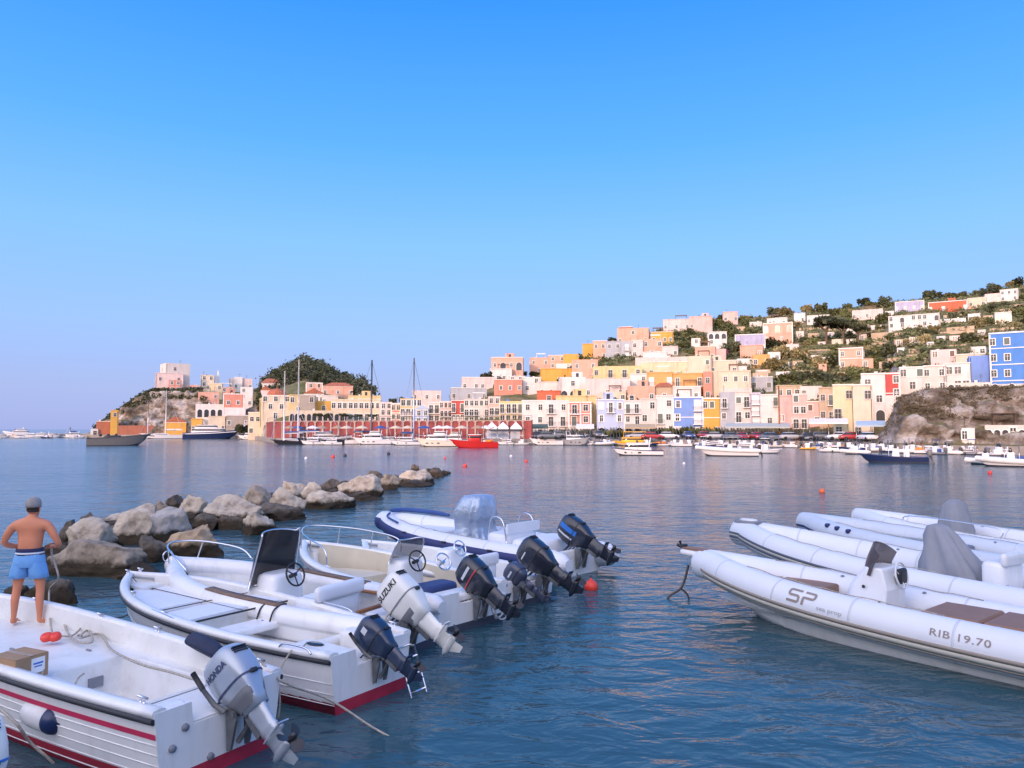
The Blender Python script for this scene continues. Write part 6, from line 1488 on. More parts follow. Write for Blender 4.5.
# draped silver cover
def drape(parent, secs, m, name='console_cover', n=28, fold=.06, seed=1, e=3.0):
    b = MB(); r_ = random.Random(seed); ph = [r_.uniform(0, 6.28) for _ in range(4)]; rings = []
    for k, (z, xc, yc, a, bb, f) in enumerate(secs):
        rg = []
        for j, (c_, s_) in enumerate(sup(n * 2, e)):
            t = 2 * PI * j / (n * 2); w_ = 1 + f * fold * (math.sin(5 * t + ph[0] + 2 * z) + .7 * math.sin(9 * t + ph[1] + 3 * z) + .6 * math.sin(14 * t + ph[2]) + 2.2 * noise.noise(Vector((c_ * 2.5, s_ * 2.5, z * 3 + seed))))
            rg.append((xc + a * c_ * w_, yc + bb * s_ * w_, z + f * .02 * math.sin(4 * t + ph[3])))
        rings.append(rg)
    b.loft(rings, 0, closed=True, cap=True); return b.build(name, m, parent)
drape(b6, [(.25, 3.05, 0, .52, .50, 1.4), (.45, 3.06, 0, .46, .46, 1.2), (.70, 3.08, 0, .42, .43, .9), (.95, 3.10, 0, .40, .44, .6), (1.0, 3.10, 0, .46, .48, .6), (1.2, 3.08, 0, .42, .46, .4), (1.42, 3.0, 0, .34, .40, .2), (1.50, 2.98, 0, .28, .34, .1), (1.53, 2.98, 0, .12, .15, 0)], SILC, fold=.10)
q = MB(); q.rbox((1.9, 0, .5), (.7, 1.1, .5), .08); q.build('helm_seat', VINYL, b6); q = MB(); q.rbox((.9, 0, .5), (.9, 1.5, .42), .1); q.build('aft_locker', VINYL, b6)
rail(b6, [(2.2, .5, .5), (2.1, .5, 1.05), (1.75, .5, 1.06), (1.6, .5, .55)], .016); rail(b6, [(2.2, -.5, .5), (2.1, -.5, 1.05), (1.75, -.5, 1.06), (1.6, -.5, .55)], .016); q = MB(); q.box((1.55, 0, .88), (.04, 1.1, .22)); q.build('seat_back', VINYL, b6)
outboard(b6, (-.05, 0, .54), 64, 1.0, BCOWL, BCOWL, None, None, style='tall', stripe=TXB, marks=[(.12, .58, STB, .00, .11), (.16, .56, TXW, -.12, -.08)], lab='black outboard motor with a blue stripe')
for (i_, a_) in ((9, 25), (16, 25), (24, 25)):
    p_ = tp6(i_, R(a_), .01); q = MB(); q.rbox(tuple(p_), (.14, .05, .04), .01); q.build('tube_handle', TXB, tb6)
# ---- right side
r1, sr1, tr1, lpr1, rdr1, tpr1 = rib('inflatable_boat', 'white inflatable nearest on the right, taupe stripes, brown cushions and open steering console', (7.25, 8.78), 129.2, 6.1, 2.0, .275, .66, .98, WTUBE, [(-34, -14, .010, STL), (-14, -3, .014, STG), (-42, -34, .010, STG)])
def on_tube(tp, loop, xpos, sg=1):
    xs = [(abs(p.x - xpos) + (10 if p.y * sg < 0 else 0), i) for i, p in enumerate(loop)]; return min(xs)[1]
def tube_text(s, size, m, tube, loop, tp, x_c, ang, sg=1, sx=1.1, italic=0.0, bold=.004, r=.27, space=1.0, dy=0.0):
    # walk along the tube towards the stern as the text runs
    def f(p):
        x = x_c - p.x
        idx = [i for i in range(len(loop) - 1) if loop[i].y * sg > 0 or abs(loop[i].y) < 1e-6]
        best = None
        for i in idx:
            a, b = loop[i].x, loop[i + 1].x
            if min(a, b) <= x <= max(a, b) and loop[i + 1].y * sg >= 0: best = (i, (x - a) / (b - a)); break
        if best is None: best = (on_tube(tp, loop, x, sg), 0)
        i, t = best; an = R(ang) + (p.y + dy) / r; A = tp(i, an, .004 + max(0, p.z)); B_ = tp(i + 1, an, .004 + max(0, p.z)); return A.lerp(B_, t)
    return lettering(s, size, m, tube, None, ext=.002, bold=bold, sx=sx, italic=italic, warp=f, space=space)

def stroke_text(strokes, wd, m, tube, loop, tp, x_c, ang, sg=1, r=.27, italic=0.0):
    mb = MB()
    for pl in strokes:
        pts = []
        for a, b in zip(pl, pl[1:]):
            n = max(1, int((Vector(b) - Vector(a)).length / .02)); pts += [Vector(a).lerp(Vector(b), k / n) for k in range(n)]
        pts.append(Vector(pl[-1])); rg = []
        for i, p in enumerate(pts):
            d = (pts[min(i + 1, len(pts) - 1)] - pts[max(i - 1, 0)]).normalized(); nrm = Vector((-d.y, d.x)); rw = []
            for e_ in (-1, 1):
                q_ = p + nrm * wd / 2 * e_; q_ = Vector((q_.x + q_.y * italic, q_.y, 0)); rw.append(WARP(q_, loop, tp, x_c, ang, sg, r))
            rg.append(rw)
        mb.loft(rg, 0, closed=False)
    return mb.build('lettering', m, tube)
def WARP(p, loop, tp, x_c, ang, sg, r):
    x = x_c - p.x; best = None
    for i in range(len(loop) - 1):
        a, b = loop[i].x, loop[i + 1].x
        if min(a, b) <= x <= max(a, b) and loop[i].y * sg > 0 and loop[i + 1].y * sg >= 0: best = (i, (x - a) / (b - a)); break
    i, t = best; an = R(ang) + p.y / r; A = tp(i, an, .006); B_ = tp(i + 1, an, .006); return A.lerp(B_, t)
S_ = [(.17, .09), (-.0, .09), (-.015, .075), (-.015, .02), (0, .0), (.13, .0), (.15, -.02), (.15, -.075), (.13, -.09), (-.03, -.09)]
P_ = [(.22, -.11), (.22, .0), (.36, .0), (.385, .02), (.385, .07), (.365, .09), (.22, .09)]
stroke_text([S_], .036, TXG, tr1, lpr1, tpr1, 3.80, 34, italic=.12); stroke_text([P_], .036, TXG, tr1, lpr1, tpr1, 3.80, 34, italic=.12); tube_text('sea prop', .085, M('light_grey_lettering', (.42, .42, .45), .6, var=0), tr1, lpr1, tpr1, 3.18, 14, sx=1.25, bold=.0)
tube_text('RIB 19.70', .125, TXG, tr1, lpr1, tpr1, 1.52, 24, sx=1.3, bold=.001, space=1.1)
cushion(r1, [(3.75, -.44), (4.6, -.42), (4.6, .42), (3.75, .44)], .40, .24, BRN, 'bow_cushion'); cushion(r1, [(4.61, -.42), (5.25, -.20), (5.25, .20), (4.61, .42)], .40, .24, BRN, 'bow_cushion')
q = MB(); q.rbox((6.18, 0, .86), (.62, .32, .12), .05, taper=(.97, .8)); ns = q.build('bow_platform', GEL, r1); cushion(ns, [(5.95, -.13), (6.42, -.11), (6.42, .11), (5.95, .13)], .92, .03, BRN, 'platform_pad'); q = MB(); q.tube([(6.42, -.06, .93), (6.52, 0, .95), (6.54, .02, 1.04)], .022, 0, 8); q.tube([(6.40, .07, .93), (6.55, .07, .97)], .03, 0, 8); q.rbox((6.48, 0, .96), (.12, .16, .05), .02); q.build('anchor_roller', TXB, ns)
cs = MB(); cs.loft([[(x, y, .22) for x, y in [(3.35, -.34), (3.45, -.2), (3.45, .2), (3.35, .34), (2.72, .36), (2.68, 0), (2.72, -.36)]], [(x, y, .80) for x, y in [(3.18, -.29), (3.28, -.17), (3.28, .17), (3.18, .29), (2.68, .31), (2.64, 0), (2.68, -.31)]], [(x, y, 1.10) for x, y in [(2.98, -.27), (3.05, -.16), (3.05, .16), (2.98, .27), (2.76, .28), (2.74, 0), (2.76, -.28)]]], 0, closed=True, cap=True, smooth=False); c1 = cs.build('console', GEL, r1)
b_ = c1.modifiers.new('bevel', 'BEVEL'); b_.width = .03; b_.segments = 3; b_.limit_method = 'ANGLE'
ws = MB(); A_ = [lerp(-1.35, 1.35, i / 12) for i in range(13)]; lo = [(2.84 + .28 * math.cos(a), .32 * math.sin(a), .98) for a in A_]; hi = [(2.72 + .25 * math.cos(a), .28 * math.sin(a), 1.44 - .16 * (a / 1.35) ** 2) for a in A_]; md = [tuple(Vector(p).lerp(Vector(q), .5) + Vector((.02, 0, 0))) for p, q in zip(lo, hi)]; ws.loft([lo, md, hi], 0, closed=False); ws.build('windscreen', M('bronze_windscreen', (.07, .045, .045), .1, var=0, alpha=.9), c1)
wheel(c1, (2.60, 0, 1.00), .18, 12, M('white_wheel_rim', (.7, .7, .7), .4, var=0)); q = MB(); q.rbox((2.62, -.05, .98), (.08, .22, .22), .03); q.build('instrument_panel', BLK, c1)
q = MB(); [q.lathe([(.001, .012), (.022, .012), (.025, 0)], 0, 12, Matrix.Translation(p_) @ Matrix.Rotation(-PI / 2, 4, 'X')) for p_ in ((3.0, .325, .82), (2.78, .335, .62), (2.78, .335, .54))]; q.build('switch', TXB, c1)
cushion(r1, [(1.45, -.48), (2.2, -.46), (2.2, .46), (1.45, .48)], .22, .42, BRN, 'helm_seat'); cushion(r1, [(.45, -.48), (1.44, -.48), (1.44, .48), (.45, .48)], .22, .42, BRN, 'aft_seat'); q = MB(); q.rbox((.34, 0, .74), (.16, 1.0, .36), .06); q.build('seat_back', BRN, r1)
q = MB(); q.rbox((.0, .0, .50), (.45, 1.45, .30), .08); q.build('stern_moulding', GEL, r1)
outboard(r1, (-.15, 0, .62), 8, 1.1, DBCOWL, DBCOWL, None, None, style='tall', stripe=TXB)
r2, sr2, tr2, lpr2, rdr2, tpr2 = rib('inflatable_boat', 'white inflatable with double dark grey strakes and a grey cover over its console', (8.95, 11.1), 123.0, 7.0, 2.4, .30, .68, 1.08, WTUBE, [(2, 11, .012, STD), (-16, -7, .012, STD), (-7, 2, .006, STL), (-30, -16, .006, TUBEG)])
drape(r2, [(.24, 2.30, 0, .58, .48, 1.5), (.45, 2.33, 0, .53, .45, 1.5), (.7, 2.36, 0, .46, .40, 1.4), (.95, 2.42, 0, .37, .34, 1.3), (1.2, 2.50, 0, .26, .27, 1.0), (1.38, 2.56, 0, .16, .19, .4), (1.42, 2.56, 0, .06, .09, 0)], GCOV, seed=4, e=2.4); drape(r2, [(.23, 2.95, 0, .42, .42, .5), (.40, 2.95, 0, .38, .40, .4), (.46, 2.9, 0, .32, .34, .2), (.47, 2.9, 0, .2, .2, 0)], GCOV, 'seat_cover', seed=5)
cushion(r2, [(4.0, -.6), (5.6, -.4), (5.6, .4), (4.0, .6)], .22, .12, GELI, 'bow_deck')
q = MB(); q.rbox((1.55, 0, .58), (.38, .75, .72), .08); q.rbox((1.38, 0, .98), (.12, .7, .22), .05); q.build('helm_seat', GEL, r2); q = MB(); q.rbox((.6, 0, .5), (.6, 1.3, .5), .1); q.build('aft_seat', GEL, r2)
q = MB(); q.rbox((6.72, 0, 1.02), (.55, .42, .08), .03, 1); q.lathe([(.001, .03), (.13, .03), (.15, 0)], 0, 16, Matrix.Translation((6.7, 0, 1.06)) @ Matrix.Scale(1.5, 4, (1, 0, 0))); q.build('bow_step', [GEL, GREYR], r2)
r3, sr3, tr3, lpr3, rdr3, tpr3 = rib('inflatable_boat', 'pale grey inflatable with planked grey deck behind the grey covered one', (11.15, 13.9), 119.5, 6.9, 2.3, .27, .62, .92, M('pale_grey_tube_fabric', (.58, .63, .70), .5, var=.05), [(-20, -8, .012, NTUBE)], deckm=GREYB)
q = cushion(r3, [(2.8, -.6), (4.9, -.5), (4.9, .5), (2.8, .6)], .22, .30, M('grey_planked_pad', (.16, .20, .27), .7, var=.1), 'bow_pad')
ln = MB(); [ln.box((3.85, -.4 + .16 * k, .525), (2.0, .012, .008)) for k in range(6)]; ln.build('pad_seam', TXW, r3)
for k in range(3): p_ = tpr3(on_tube(tpr3, lpr3, 5.5 - .32 * k, 1), R(45), .01); q = MB(); q.rbox(tuple(p_), (.10, .12, .10), .03); q.build('tube_strap', NTUBE, tr3)
r4, sr4, tr4, lpr4, rdr4, tpr4 = rib('inflatable_boat', 'farthest white inflatable of the right group with an orange engine cover', (12.95, 15.0), 117.5, 6.9, 2.3, .26, .60, .9, WTUBE, [(-18, -6, .012, STR)])
drape(r4, [(.24, 4.1, 0, .40, .42, 1), (.6, 4.1, 0, .36, .40, .9), (.9, 4.1, 0, .31, .34, .6), (1.2, 4.1, 0, .24, .28, .3), (1.34, 4.1, 0, .1, .12, 0)], GCOV, seed=9, e=2.5); rail(r4, [(2.6, .8, .6), (2.7, .8, .85), (4.8, .75, .9), (4.9, .74, .66)], .014); q = MB(); q.rbox((1.6, .1, .6), (.3, .3, .5), .08); q.build('orange_box', ORG, r4)
# boat whose stern shows in the lower left corner
b7, st7 = fore_boat('motor_boat', 'white motor cowling and stern of a boat in the lower left corner', (-4.40, 5.38), 150, 4.5, 1.6, 1.4, .42, .62, deck=.2, notch=(.3, .36), anti=ANTI, rub=NTUBE)
outboard(b7, (-.02, -.48, .40), 20, .85, WCOWL, WCOWL, None, None, style='round', stripe=STB, marks=[(.42, .47, STB, -.12, .14), (.50, .53, STB, -.1, .08)])
# ================================================================ rocks of the breakwater
def rock_mat(name, base, dark):
    m, nt, b = _nodes(name); N = nt.nodes; L = nt.links
    b.inputs['Roughness'].default_value = .85; b.inputs['Specular IOR Level'].default_value = .3
    tc = N.new('ShaderNodeTexCoord'); ge = N.new('ShaderNodeNewGeometry'); sx = N.new('ShaderNodeSeparateXYZ'); L.new(ge.outputs['Position'], sx.inputs[0])
    def nz(sc, d=8, r=.65):
        n = N.new('ShaderNodeTexNoise'); n.inputs['Scale'].default_value = sc; n.inputs['Detail'].default_value = d; n.inputs['Roughness'].default_value = r; L.new(tc.outputs['Object'], n.inputs['Vector']); return n.outputs['Fac']
    r = N.new('ShaderNodeValToRGB'); c = r.color_ramp; c.elements[0].position = .32; c.elements[0].color = (*dark, 1); c.elements[1].position = .62; c.elements[1].color = (*base, 1)
    e = c.elements.new(.45); e.color = (*[lerp(a, d_, .6) for a, d_ in zip(dark, base)], 1); e = c.elements.new(.8); e.color = (*[min(1, v * 1.25) for v in base], 1); L.new(nz(2.2), r.inputs['Fac'])
    # algae and wetness near the water: a stain that stays where it is
    ad = N.new('ShaderNodeMath'); ad.operation = 'MULTIPLY_ADD'; L.new(nz(3.5, 4), ad.inputs[0]); ad.inputs[1].default_value = -.45; L.new(sx.outputs['Z'], ad.inputs[2])
    r2 = N.new('ShaderNodeValToRGB'); r2.color_ramp.elements[0].position = .02; r2.color_ramp.elements[0].color = (1, 1, 1, 1); r2.color_ramp.elements[1].position = .16; r2.color_ramp.elements[1].color = (0, 0, 0, 1); L.new(ad.outputs[0], r2.inputs['Fac'])
    mx = N.new('ShaderNodeMix'); mx.data_type = 'RGBA'; L.new(r2.outputs['Color'], mx.inputs['Factor']); L.new(r.outputs['Color'], mx.inputs['A']); mx.inputs['B'].default_value = (.055, .04, .025, 1); L.new(mx.outputs['Result'], b.inputs['Base Color'])
    bp = N.new('ShaderNodeBump'); bp.inputs['Strength'].default_value = .9; bp.inputs['Distance'].default_value = .10; L.new(nz(6, 10, .75), bp.inputs['Height']); L.new(bp.outputs['Normal'], b.inputs['Normal'])
    return m
RK = {'pale': rock_mat('pale_limestone', (.72, .61, .48), (.26, .20, .15)), 'dark': rock_mat('dark_weathered_stone', (.20, .165, .13), (.05, .042, .036)), 'tan': rock_mat('tan_sandstone', (.60, .45, .29), (.26, .19, .13)), 'grey': rock_mat('grey_stone', (.58, .54, .50), (.25, .225, .20)), 'brown': rock_mat('brown_pitted_stone', (.46, .38, .29), (.14, .11, .085))}
def rock(x0, x1, yt, yb, tone, lab, seed, dp=.85):
    r_ = random.Random(seed); P = on((x0 + x1) / 2, yb, 0); sc = P.y / F; w_ = (x1 - x0) * sc / 2 * 1.04; hh = (yb - yt) * sc * 1.0
    bm = bmesh.new(); bmesh.ops.create_icosphere(bm, subdivisions=5, radius=1.0)
    cuts = [(Vector((r_.gauss(0, 1), r_.gauss(0, 1), r_.gauss(.25, .8))).normalized(), r_.uniform(.5, .85)) for _ in range(14)]
    off = Vector((seed * 3.7, seed * 1.3, 0))
    for v in bm.verts:
        p = v.co.copy()
        for n_, d_ in cuts:
            k = p.dot(n_) - d_
            if k > 0: p -= n_ * k * .96
        p += p.normalized() * (noise.fractal(p * 1.4 + off, 1, 2, 5) * .10 + noise.fractal(p * 4 + off, .8, 2, 5) * .06 - abs(noise.noise(p * 2.2 + off * 2)) * .10)
        v.co = Vector((p.x * w_ * 1.24, p.y * w_ * dp, p.z * (hh * .62 + .25) + hh * .40 - .12))
    zm = max(v.co.z for v in bm.verts)
    for v in bm.verts:
        if v.co.z > 0: v.co.z *= hh * .94 / zm
    me = bpy.data.meshes.new('rock'); bm.to_mesh(me); bm.free(); me.materials.append(RK[tone])
    for p_ in me.polygons: p_.use_smooth = True
    o = bpy.data.objects.new('rock', me); COL.objects.link(o); o.location = P + Vector((0, w_ * dp * .5, 0)); o.rotation_euler = (0, 0, r_.uniform(-.25, .25)); tag(o, lab, 'rock', 'boulders of the breakwater')
    return o
RL = [(45, 139, 540, 577, 'brown', 'broad low brown boulder nearest the man, with pitted surface'), (64, 109, 516, 556, 'pale', 'tall pale boulder standing behind the broad low one'), (110, 151, 510, 545, 'pale', 'pale triangular boulder right of the tall pale one'),
      (93, 153, 504, 530, 'pale', 'flat pale slab on top of the ridge behind the triangular boulder'), (142, 190, 507, 542, 'grey', 'smooth grey boulder leaning left of the orange tan one'), (156, 218, 525, 558, 'tan', 'large orange tan boulder by the first bow rail'),
      (52, 76, 519, 548, 'dark', 'dark boulder between the man and the tall pale one'), (128, 164, 536, 562, 'dark', 'dark wet rock between the brown and the tan boulders'), (20, 68, 581, 606, 'dark', 'dark wet rock just behind the legs of the man'), (0, 30, 585, 604, 'dark', 'low dark rock left of the legs of the man'),
      (172, 206, 494, 521, 'pale', 'streaked pale boulder at the left end of the long slab'), (198, 263, 494, 525, 'pale', 'long pale slab lying over dark stones'), (233, 272, 485, 512, 'brown', 'rounded brown boulder behind the long slab'),
      (266, 303, 486, 517, 'pale', 'sloping pale boulder right of the rounded brown one'), (239, 278, 512, 535, 'pale', 'white topped wet boulder in front of the long slab'), (275, 303, 480, 502, 'pale', 'small pale boulder behind the sloping one'),
      (299, 324, 481, 505, 'pale', 'lumpy pale boulder in the middle of the breakwater'), (214, 240, 514, 530, 'dark', 'dark stone under the right end of the long slab'), (186, 218, 512, 530, 'dark', 'dark stone under the left end of the long slab'), (252, 304, 503, 520, 'dark', 'flat dark wet stone under the sloping pale boulder'),
      (338, 375, 473, 497, 'pale', 'domed pale boulder, roundest of the far stones'), (308, 348, 490, 509, 'pale', 'low pale boulder in front of the domed one'), (317, 341, 478, 494, 'dark', 'dark stones left of the domed boulder'), (361, 383, 470, 488, 'dark', 'dark stone right of the domed boulder'),
      (336, 376, 492, 501, 'dark', 'wet dark ledge under the domed boulder'), (377, 400, 473, 490, 'brown', 'brown stone in the far part of the breakwater'), (397, 431, 469, 485, 'pale', 'pale boulder near the far tip'), (396, 432, 480, 487, 'dark', 'wet dark ledge under the far pale boulder'), (427, 441, 467, 477, 'dark', 'dark stone at the far tip of the breakwater'),
      (437, 449, 470, 474, 'dark', 'last low stone at the very tip of the breakwater'), (411, 418, 463.5, 473, 'dark', 'small upright stone on top of the far pale boulder'), (76, 98, 512, 530, 'dark', 'dark stone peeking out behind the tall pale boulder'), (150, 176, 500, 520, 'brown', 'brown stone behind the smooth grey boulder'), (104, 150, 566, 580, 'dark', 'small dark wet stone in the water in front of the broad boulder'), (160, 186, 494, 512, 'dark', 'dark stone at the back behind the streaked boulder')]
for i, (a, b_, c_, d_, t, l) in enumerate(RL): rock(a, b_, c_, d_, t, l, i + 1, dp=.85 if t != 'dark' else 1.0)
rbm = MB(); rg_ = random.Random(77)
for k in range(240):
    t = rg_.random() ** .8; px = lerp(50, 440, t) + rg_.gauss(0, 4); py = lerp(560, 476, t ** .72) + rg_.uniform(-9, 9) * (1 - t * .6); p = on(px, py, 0); s_ = rg_.uniform(.12, .42); n = 7
    rings = []
    for z, k_ in ((-.3, .9), (0, 1.0), (.5, .9), (.85, .55), (1.0, .12)):
        rings.append([p + Vector((math.cos(2 * PI * j / n + k) * s_ * k_ * rg_.uniform(.75, 1.2), math.sin(2 * PI * j / n + k) * s_ * k_ * rg_.uniform(.75, 1.2), z * s_ * .9)) for j in range(n)])
    rbm.loft(rings, 0, closed=True, cap=True, smooth=False)
o = rbm.build('rubble', RK['dark']); tag(o, 'small wet dark stones filling the gaps between the boulders', 'rubble', kind='stuff')
# ================================================================ the man
SKIN = M('tanned_skin', (.62, .225, .115), .5, var=.12, scale=4, bump=.08, bscale=12); 
SH = M('light_blue_swim_shorts', (.16, .38, .72), .8, var=.08, scale=6, bump=.25, bscale=10); SHN = M('navy_waistband', (.015, .02, .08), .8); SHW = M('white_drawn_stripe', (.7, .7, .72), .8)
HAIR = M('short_dark_hair', (.035, .025, .02), .9); CAPM = M('grey_cap_cloth', (.30, .28, .27), .9, var=.15, scale=20)
def skin_obj(name, verts, edges, radii, sub=2, root=0):
    me = bpy.data.meshes.new(name); me.from_pydata([tuple(v) for v in verts], edges, []); o = bpy.data.objects.new(name, me); COL.objects.link(o)
    md = o.modifiers.new('skin', 'SKIN'); md.use_smooth_shade = True
    sv = me.skin_vertices[0].data
    for i, r_ in enumerate(radii): sv[i].radius = (r_, r_) if not isinstance(r_, tuple) else r_; sv[i].use_root = (i == root)
    s_ = o.modifiers.new('sub', 'SUBSURF'); s_.levels = sub; s_.render_levels = sub
    dg = bpy.context.evaluated_depsgraph_get(); res = bpy.data.meshes.new_from_object(o.evaluated_get(dg)); bpy.data.objects.remove(o); return res
def join(meshes, name, m, parent):
    bm = bmesh.new()
    for q in meshes: bm.from_mesh(q)
    me = bpy.data.meshes.new(name); bm.to_mesh(me); bm.free(); me.materials.clear(); me.materials.append(m)
    for p_ in me.polygons: p_.use_smooth = True; p_.material_index = 0
    o = bpy.data.objects.new(name, me); COL.objects.link(o); o.parent = parent; return o
def person():
    P = on(27, 624, .535); root = empty('person', P, R(6)); root.scale = (.97, .94, .94); tag(root, 'tanned man in light blue swim shorts and grey cap, pulling a rope', 'person')
    V = []; Rr = []; E = []
    def add(p, r_, par=None):
        V.append(Vector(p)); Rr.append(r_); i = len(V) - 1
        if par is not None: E.append((par, i))
        return i
    pel = add((0, 0, .93), (.155, .125)); wa = add((0, .0, 1.05), (.150, .115), pel); ab = add((0, .01, 1.17), (.172, .118), wa); ch = add((0, .02, 1.29), (.20, .122), ab); uc = add((0, .02, 1.385), (.182, .10), ch)
    nk = add((0, .025, 1.47), (.068, .064), uc); hd = add((0, .045, 1.545), (.065, .07), nk)
    for sg in (-1, 1):
        sh = add((sg * .19, .015, 1.39), .072, uc); dl = add((sg * .245, .01, 1.33), .062, sh); ua = add((sg * .305, .0, 1.23), .052, dl); el = add((sg * .355, .02, 1.12), .042, ua)
        fa = add((sg * .31, .12, 1.07), .042, el); wr = add((sg * .20, .235, 1.04), .027, fa); hp = add((sg * .155, .27, 1.03), (.038, .022), wr); add((sg * .125, .30, 1.02), (.032, .018), hp)
        hpj = add((sg * .105, .0, .86), .096, pel); th = add((sg * .13, .01, .68), .082, hpj); kn = add((sg * .15, .015, .49), .056, th); cf = add((sg * .158, -.02, .34), .056, kn); an = add((sg * .165, -.015, .10), .034, cf)
        hl = add((sg * .168, -.04, .045), .036, an); ft = add((sg * (.19 if sg < 0 else .24), .06, .035), (.040, .028), hl); add((sg * (.20 if sg < 0 else .285), .14 if sg < 0 else .11, .024), (.040, .018), ft)
    body = skin_obj('body', V, E, Rr)
    for v in body.vertices:
        c = v.co
        if c.y < .03 and 1.02 < c.z < 1.45 and abs(c.x) < .2:
            c.y += .020 * math.exp(-(c.x / .018) ** 2) * min(1, (1.45 - c.z) * 6)
            c.y -= .014 * math.exp(-((abs(c.x) - .085) / .045) ** 2 - ((c.z - 1.33) / .06) ** 2)
            c.y += .010 * math.exp(-((abs(c.x) - .13) / .03) ** 2 - ((c.z - 1.22) / .05) ** 2)
            c.y -= .008 * math.exp(-((abs(c.x) - .04) / .02) ** 2) * (1 if c.z < 1.2 else .4)
    # head with brow, nose, chin and ears
    h = MB(); rings = []
    for z, ry, rx, yo in ((-.125, .030, .030, .035), (-.11, .052, .045, .028), (-.085, .068, .056, .018), (-.05, .082, .066, .006), (-.01, .094, .073, .0), (.03, .099, .077, -.003), (.07, .094, .075, -.006), (.10, .076, .062, -.008), (.12, .045, .04, -.008), (.127, .01, .01, -.008)):
        rg = []
        for j in range(24):
            t = 2 * PI * j / 24; x = rx * math.cos(t); y = ry * math.sin(t) + yo
            if math.sin(t) > .95 and -.05 < z < .02: y += .022 * (1 - abs(z + .02) / .04)      # nose
            if math.sin(t) > .8 and .02 < z < .05: y += .006                                  # brow
            if .5 < math.sin(t) < .93 and -.02 < z < .02: y -= .008                             # eye hollow
            rg.append((x, y + .06, z + 1.60))
        rings.append(rg)
    h.loft(rings, 0, closed=True, cap=True)
    for sg in (1, -1): h.tube([(sg * .074, .055, 1.61), (sg * .088, .045, 1.605), (sg * .086, .045, 1.575), (sg * .074, .055, 1.57)], .010, 0, 6)
    for sg in (1, -1): h.lathe([(.001, .006), (.008, .004), (.010, 0)], 0, 8, Matrix.Translation((sg * .028, .145, 1.605)) @ Matrix.Rotation(-PI / 2, 4, 'X'))
    hm = meshof(h, 'head', SKIN); parts = [body, hm]
    for sg in (-1, 1):   # fingers and thumb curled round the rope
        for k, (ln, dx) in enumerate(((.072, 0), (.08, .018), (.075, .036), (.06, .052))):
            b0 = Vector((sg * (.135 - .01 * k), .29 + .012 * k, 1.045 - dx * .8)); vv = [b0, b0 + Vector((-sg * .022, .024, 0)), b0 + Vector((-sg * .048, .018, -.004)), b0 + Vector((-sg * .052, -.008, -.006))]
            parts.append(skin_obj('finger', vv, [(0, 1), (1, 2), (2, 3)], [.010, .009, .0085, .007], 1))
        b0 = Vector((sg * .16, .275, 1.055)); parts.append(skin_obj('thumb', [b0, b0 + Vector((-sg * .02, .0, .022)), b0 + Vector((-sg * .045, .015, .020))], [(0, 1), (1, 2)], [.011, .010, .008], 1))
        for k in range(5):
            tx = sg * (.20 if sg < 0 else .285) + (k - 2) * .015; ty = (.145 if sg < 0 else .115); parts.append(skin_obj('toe', [Vector((tx, ty, .02)), Vector((tx + sg * .004, ty + .032, .014))], [(0, 1)], [.011, .008], 1))
    ob = join(parts, 'body', SKIN, root)
    # shorts: two legs and a waist
    s_ = MB(); n = 24
    def ell(cx, cy, cz, a, b, f=0): return [(cx + a * (1 + f * .03 * math.sin(7 * t + cx * 9)) * math.cos(t), cy + b * (1 + f * .04 * math.sin(5 * t + 1)) * math.sin(t), cz) for t in [2 * PI * j / n for j in range(n)]]
    s_.loft([ell(0, 0, 1.045, .165, .128), ell(0, -.003, .98, .180, .142), ell(0, -.008, .90, .196, .155, .5), ell(0, -.006, .83, .20, .155, .6), ell(0, 0, .80, .19, .14)], 0, closed=True)
    for sg in (-1, 1): s_.loft([ell(sg * .085, -.004, .88, .10, .13), ell(sg * .108, 0, .80, .108, .138, 1), ell(sg * .122, .002, .72, .112, .125, 1.4), ell(sg * .132, .004, .645, .118, .120, 2), ell(sg * .132, .004, .645, .108, .110, 2)], 0, closed=True)
    so_ = s_.build('shorts', SH, root)
    q = MB(); q.loft([ell(0, 0, 1.005, .172, .137), ell(0, 0, 1.012, .1755, .141), ell(0, 0, 1.055, .1690, .133), ell(0, 0, 1.058, .160, .125)], 0, closed=True); q.build('waistband', SHN, so_)
    q = MB(); q.loft([ell(0, 0, .985, .1805, .1445), ell(0, 0, 1.004, .1765, .1405)], 0, closed=True); q.build('white_stripe', SHW, so_)
    q = MB(); q.loft([ell(0, -.001, .965, .1835, .1475), ell(0, 0, .985, .1805, .1445)], 0, closed=True); q.build('navy_stripe', SHN, so_)
    # hair below the cap and the cap
    q = MB(); q.loft([[(.0 + .079 * math.cos(t), .052 + .098 * math.sin(t), z) for t in [R(a) for a in range(-200, 21, 20)]] for z in (1.60, 1.64, 1.66)] , 0, closed=False)
    q.loft([[(.074 * k * math.cos(t), .055 + .092 * k * math.sin(t), z) for t in [R(a) for a in range(-190, 11, 20)]] for z, k in ((1.555, .93), (1.58, 1.0), (1.61, 1.06))], 0, closed=False); q.build('hair', HAIR, root)
    c = MB(); c.loft([[(rx * math.cos(t), .052 + ry * math.sin(t), z) for t in [2 * PI * j / 24 for j in range(24)]] for z, rx, ry in ((1.622, .090, .110), (1.66, .094, .114), (1.705, .088, .107), (1.74, .068, .084), (1.76, .037, .047), (1.765, .006, .008))], 0, closed=True, cap=True)
    c.loft([[(.086 * math.cos(t) * 1.0, .052 + .10 * math.sin(t), 1.636) for t in [R(a) for a in range(20, 161, 14)]], [(.080 * math.cos(t), .052 + .175 * math.sin(t), 1.62 - .012 * math.sin(t)) for t in [R(a) for a in range(20, 161, 14)]]], 0, closed=False); c.build('cap', CAPM, root)
    return root, P
man, MP = person()
